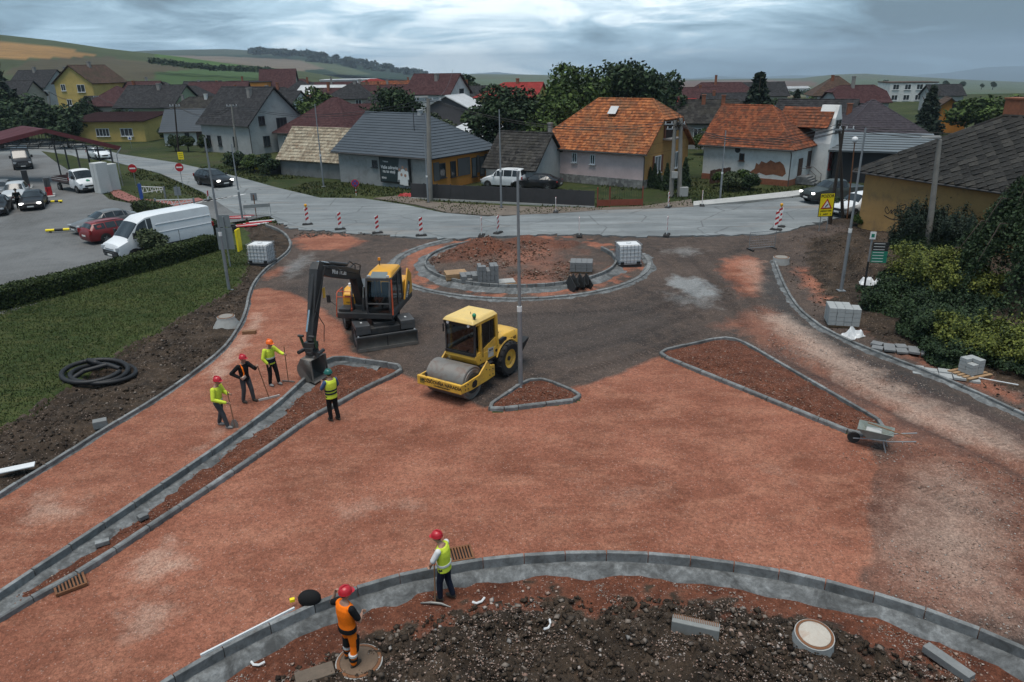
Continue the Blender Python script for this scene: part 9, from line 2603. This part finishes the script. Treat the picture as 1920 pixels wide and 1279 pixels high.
# ------------------------------------------------------------------ loose stones, real pieces, too many to count
def stones(name, label, fn, n, smin, smax, cols, seed, parent=None):
 r = np.random.default_rng(seed)
 V = np.array([(1, 0, 0), (-1, 0, 0), (0, 1, 0), (0, -1, 0), (0, 0, 1), (0, 0, -1)], float); Fc = np.array([(0, 2, 4), (2, 1, 4), (1, 3, 4), (3, 0, 4), (2, 0, 5), (1, 2, 5), (3, 1, 5), (0, 3, 5)])
 P_ = fn(r, n); n = len(P_)
 S = smin * (smax / smin) ** (r.random(n) ** 2.2)
 q = V[None] * (S[:, None, None] * r.uniform(.55, 1.2, (n, 6, 1)))
 q[:, :, 2] *= .62
 q += r.normal(0, .16, (n, 6, 3)) * S[:, None, None]
 a = r.uniform(0, 2 * PI, n); c, s = np.cos(a)[:, None], np.sin(a)[:, None]
 x = q[:, :, 0] * c - q[:, :, 1] * s; y = q[:, :, 0] * s + q[:, :, 1] * c
 z = np.array([hz(p[0], p[1]) for p in P_])
 vv = np.stack([x + P_[:, 0:1], y + P_[:, 1:2], q[:, :, 2] + (z + S * .25)[:, None]], -1).reshape(-1, 3)
 ff = (Fc[None] + (np.arange(n) * 6)[:, None, None]).reshape(-1, 3)
 me = bpy.data.meshes.new(name)
 me.vertices.add(len(vv)); me.vertices.foreach_set('co', vv.ravel().astype(np.float32))
 me.loops.add(ff.size); me.loops.foreach_set('vertex_index', ff.ravel().astype(np.int32)); me.polygons.add(len(ff)); me.polygons.foreach_set('loop_start', np.arange(0, ff.size, 3, dtype=np.int32))
 me.update(calc_edges=True)
 t = NT(name); g = t.node('ShaderNodeNewGeometry')
 col = t.ramp(g.outputs['Random Per Island'], [(i / (len(cols) - 1), k) for i, k in enumerate(cols)])
 t.out(t.mix(t.noise(t.pos(), 30, 3), t.mix(1.0, col, (.6, .6, .6, 1), 'MULTIPLY'), col), .92, None, Specular_IOR_Level=.2)
 o = link(name, me, t.m); tag(o, label, 'stones', kind='stuff')
def in_poly(poly, lo, hi, clump=.0, box=None, cs=.7, seed=3):
 def fn(r, n):
  p = poly.p; x0, y0, x1, y1 = box or (p[:, 0].min(), p[:, 1].min(), p[:, 0].max(), p[:, 1].max())
  X = r.uniform(x0, x1, n * 6); Y = r.uniform(y0, y1, n * 6)
  d = -poly.sdf(X, Y); k = (d > lo) & (d < hi)
  if clump: k &= fbm(X, Y, cs, 3, seed) > clump
  return np.stack([X[k], Y[k]], -1)[:n]
 return fn
PINKS = [(.12, .075, .055), (.30, .20, .155), (.40, .30, .25), (.20, .11, .08), (.46, .40, .36), (.22, .21, .20)]
SOILS = [(.018, .012, .009), (.045, .032, .023), (.080, .058, .042), (.028, .020, .014), (.058, .042, .031), (.24, .20, .17)]
REDS = [(.10, .032, .018), (.20, .075, .045), (.30, .16, .115), (.14, .05, .03), (.42, .33, .27)]
BX = (-12, 8.5, 13, 17)
stones('verge_gravel', 'pale pinkish gravel scattered along the lower verge', in_poly(P_bot, .55, 3.4, .46, BX, .55), 20000, .01, .035, PINKS, 1)
stones('verge_rubble', 'larger pale stones in the lower verge', in_poly(P_bot, .6, 4.5, .5, BX, .9, 8), 1000, .02, .085, PINKS, 2)
stones('verge_clods', 'brown earth clods of the lower verge', in_poly(P_bot, 1.2, 7, .35, BX, .8, 5), 14000, .012, .10, SOILS, 3)
stones('strip_clods', 'dark earth clods and stones along the lawn kerb', lambda r, n: (lambda q: q[P_lawn.sdf(q[:, 0], q[:, 1]) > .25])(in_poly(P_left, .2, 4.5, .36, (-26, 12, -8, 45), .5, 9)(r, n)), 12000, .012, .09, SOILS, 4)
stones('bank_clods', 'earth clods and stones on the right bank', in_poly(P_right, .5, 9, .40, (10, 22, 32, 52), .5, 6), 9000, .012, .075, SOILS, 5)
stones('island_chippings', 'red chippings filling the right island', in_poly(P_ir, .1, 9, 0), 3600, .012, .045, REDS, 6)
stones('island_chippings', 'red chippings filling the small triangular island', in_poly(P_it, .1, 9, 0), 1200, .012, .045, REDS, 7)
stones('island_chippings', 'red and brown chippings in the long island', in_poly(P_il, .1, 9, .45), 3000, .012, .05, REDS, 8)
stones('lane_gravel', 'pale gravel scattered over the right-hand lane', in_poly(P_lane, .0, 30, .53, (6, 9, 26, 34), .35, 12), 9000, .012, .04, PINKS, 9)
stones('roundabout_rubble', 'rubble and clods heaped inside the roundabout', in_poly(Poly(arc(RC, RI - .2, 0, 360)), .05, 9, .5, None, .5, 4), 3000, .02, .12, [(.06, .032, .02), (.13, .062, .04), (.20, .11, .08), (.09, .05, .034), (.34, .27, .22)], 10)
stones('kerbside_rubble', 'grey rubble heaped at the far kerb before the twin pole', lambda r, n: np.stack([r.normal(G(1255, 386).x, 1.6, n), r.normal(G(1255, 386).y, .5, n)], -1), 700, .05, .25, [(.08, .07, .06), (.2, .19, .18), (.12, .10, .09)], 11)
stones('road_edge_rubble', 'broken asphalt and stones along the dug road edge', lambda r, n: (lambda u: np.stack([np.interp(u, [0, 1], [G(560, 436).x, G(1440, 446).x]), 51.6 + r.normal(0, .5, n)], -1))(r.random(n)), 2200, .03, .16, [(.04, .04, .04), (.16, .13, .11), (.09, .08, .075)], 12)
# ------------------------------------------------------------------ grass: blades in tufts
def grass(name, label, fn, n, size, leaf, seed):
 r = np.random.default_rng(seed); P_ = fn(r, n); n = len(P_)
 z = np.array([hz(x, y) if y < 54 and abs(x) < 42 else -.05 for x, y in P_]); a = r.uniform(0, 2 * PI, n); s = size * r.uniform(.5, 1.5, n)
 dx, dy = np.cos(a) * s * .5, np.sin(a) * s * .5; lx, ly = r.normal(0, .35, n) * s, r.normal(0, .35, n) * s
 v = np.stack([np.stack([P_[:, 0] - dx, P_[:, 1] - dy, z - .01], -1), np.stack([P_[:, 0] + dx, P_[:, 1] + dy, z - .01], -1), np.stack([P_[:, 0] + lx, P_[:, 1] + ly, z + s], -1)], 1).reshape(-1, 3)
 me = bpy.data.meshes.new(name); me.from_pydata(v.tolist(), [], np.arange(3 * n).reshape(-1, 3).tolist()); me.update(); me.materials.append(leaf)
 tag(link(name, me), label, 'grass', kind='stuff')
LEAF_LAWN = leaf_mat('lawn_blades', (.030, .048, .014), (.075, .092, .028), (.16, .14, .055)); LEAF_WEED = leaf_mat('weed_blades', (.020, .034, .010), (.080, .088, .030))
grass('lawn_grass', 'short mown grass of the lawn', lambda r, n: (lambda q: q[P_left.sdf(q[:, 0], q[:, 1]) < -.3])(in_poly(P_lawn, -.25, 30, 0, (-34, 17, -12, 48))(r, n)), 60000, .05, LEAF_LAWN, 81)
def on_verge(r, n):
 X = r.uniform(-45, 32, n * 4); Y = r.uniform(55, 92, n * 4)
 k = (P_road.sdf(X, Y) > .15) & (fbm(X, Y, .25, 3, 7) > .47) & (Poly(CARPARK).sdf(X, Y) > .2)
 return np.stack([X[k], Y[k]], -1)[:n]
grass('verge_grass', 'rough grass and weeds on the verges before the houses', on_verge, 26000, .15, LEAF_WEED, 82)
# ------------------------------------------------------------------ the hazy air of a rainy day
def haze():
 b = MB(); b.box((0, 4400, -75), (16000, 9400, 390))
 o = b.build('haze', None, None)
 m = bpy.data.materials.new('haze'); m.use_nodes = True
 n = m.node_tree.nodes; n.clear()
 out = n.new('ShaderNodeOutputMaterial'); v = n.new('ShaderNodeVolumePrincipled')
 v.inputs['Color'].default_value = (.62, .74, .86, 1); v.inputs['Density'].default_value = HAZE; v.inputs['Anisotropy'].default_value = .2
 m.node_tree.links.new(v.outputs[0], out.inputs['Volume'])
 o.data.materials.append(m); tag(o, 'thin blue haze lying over the fields and hills', 'haze', kind='stuff')
HAZE = .00016
haze()
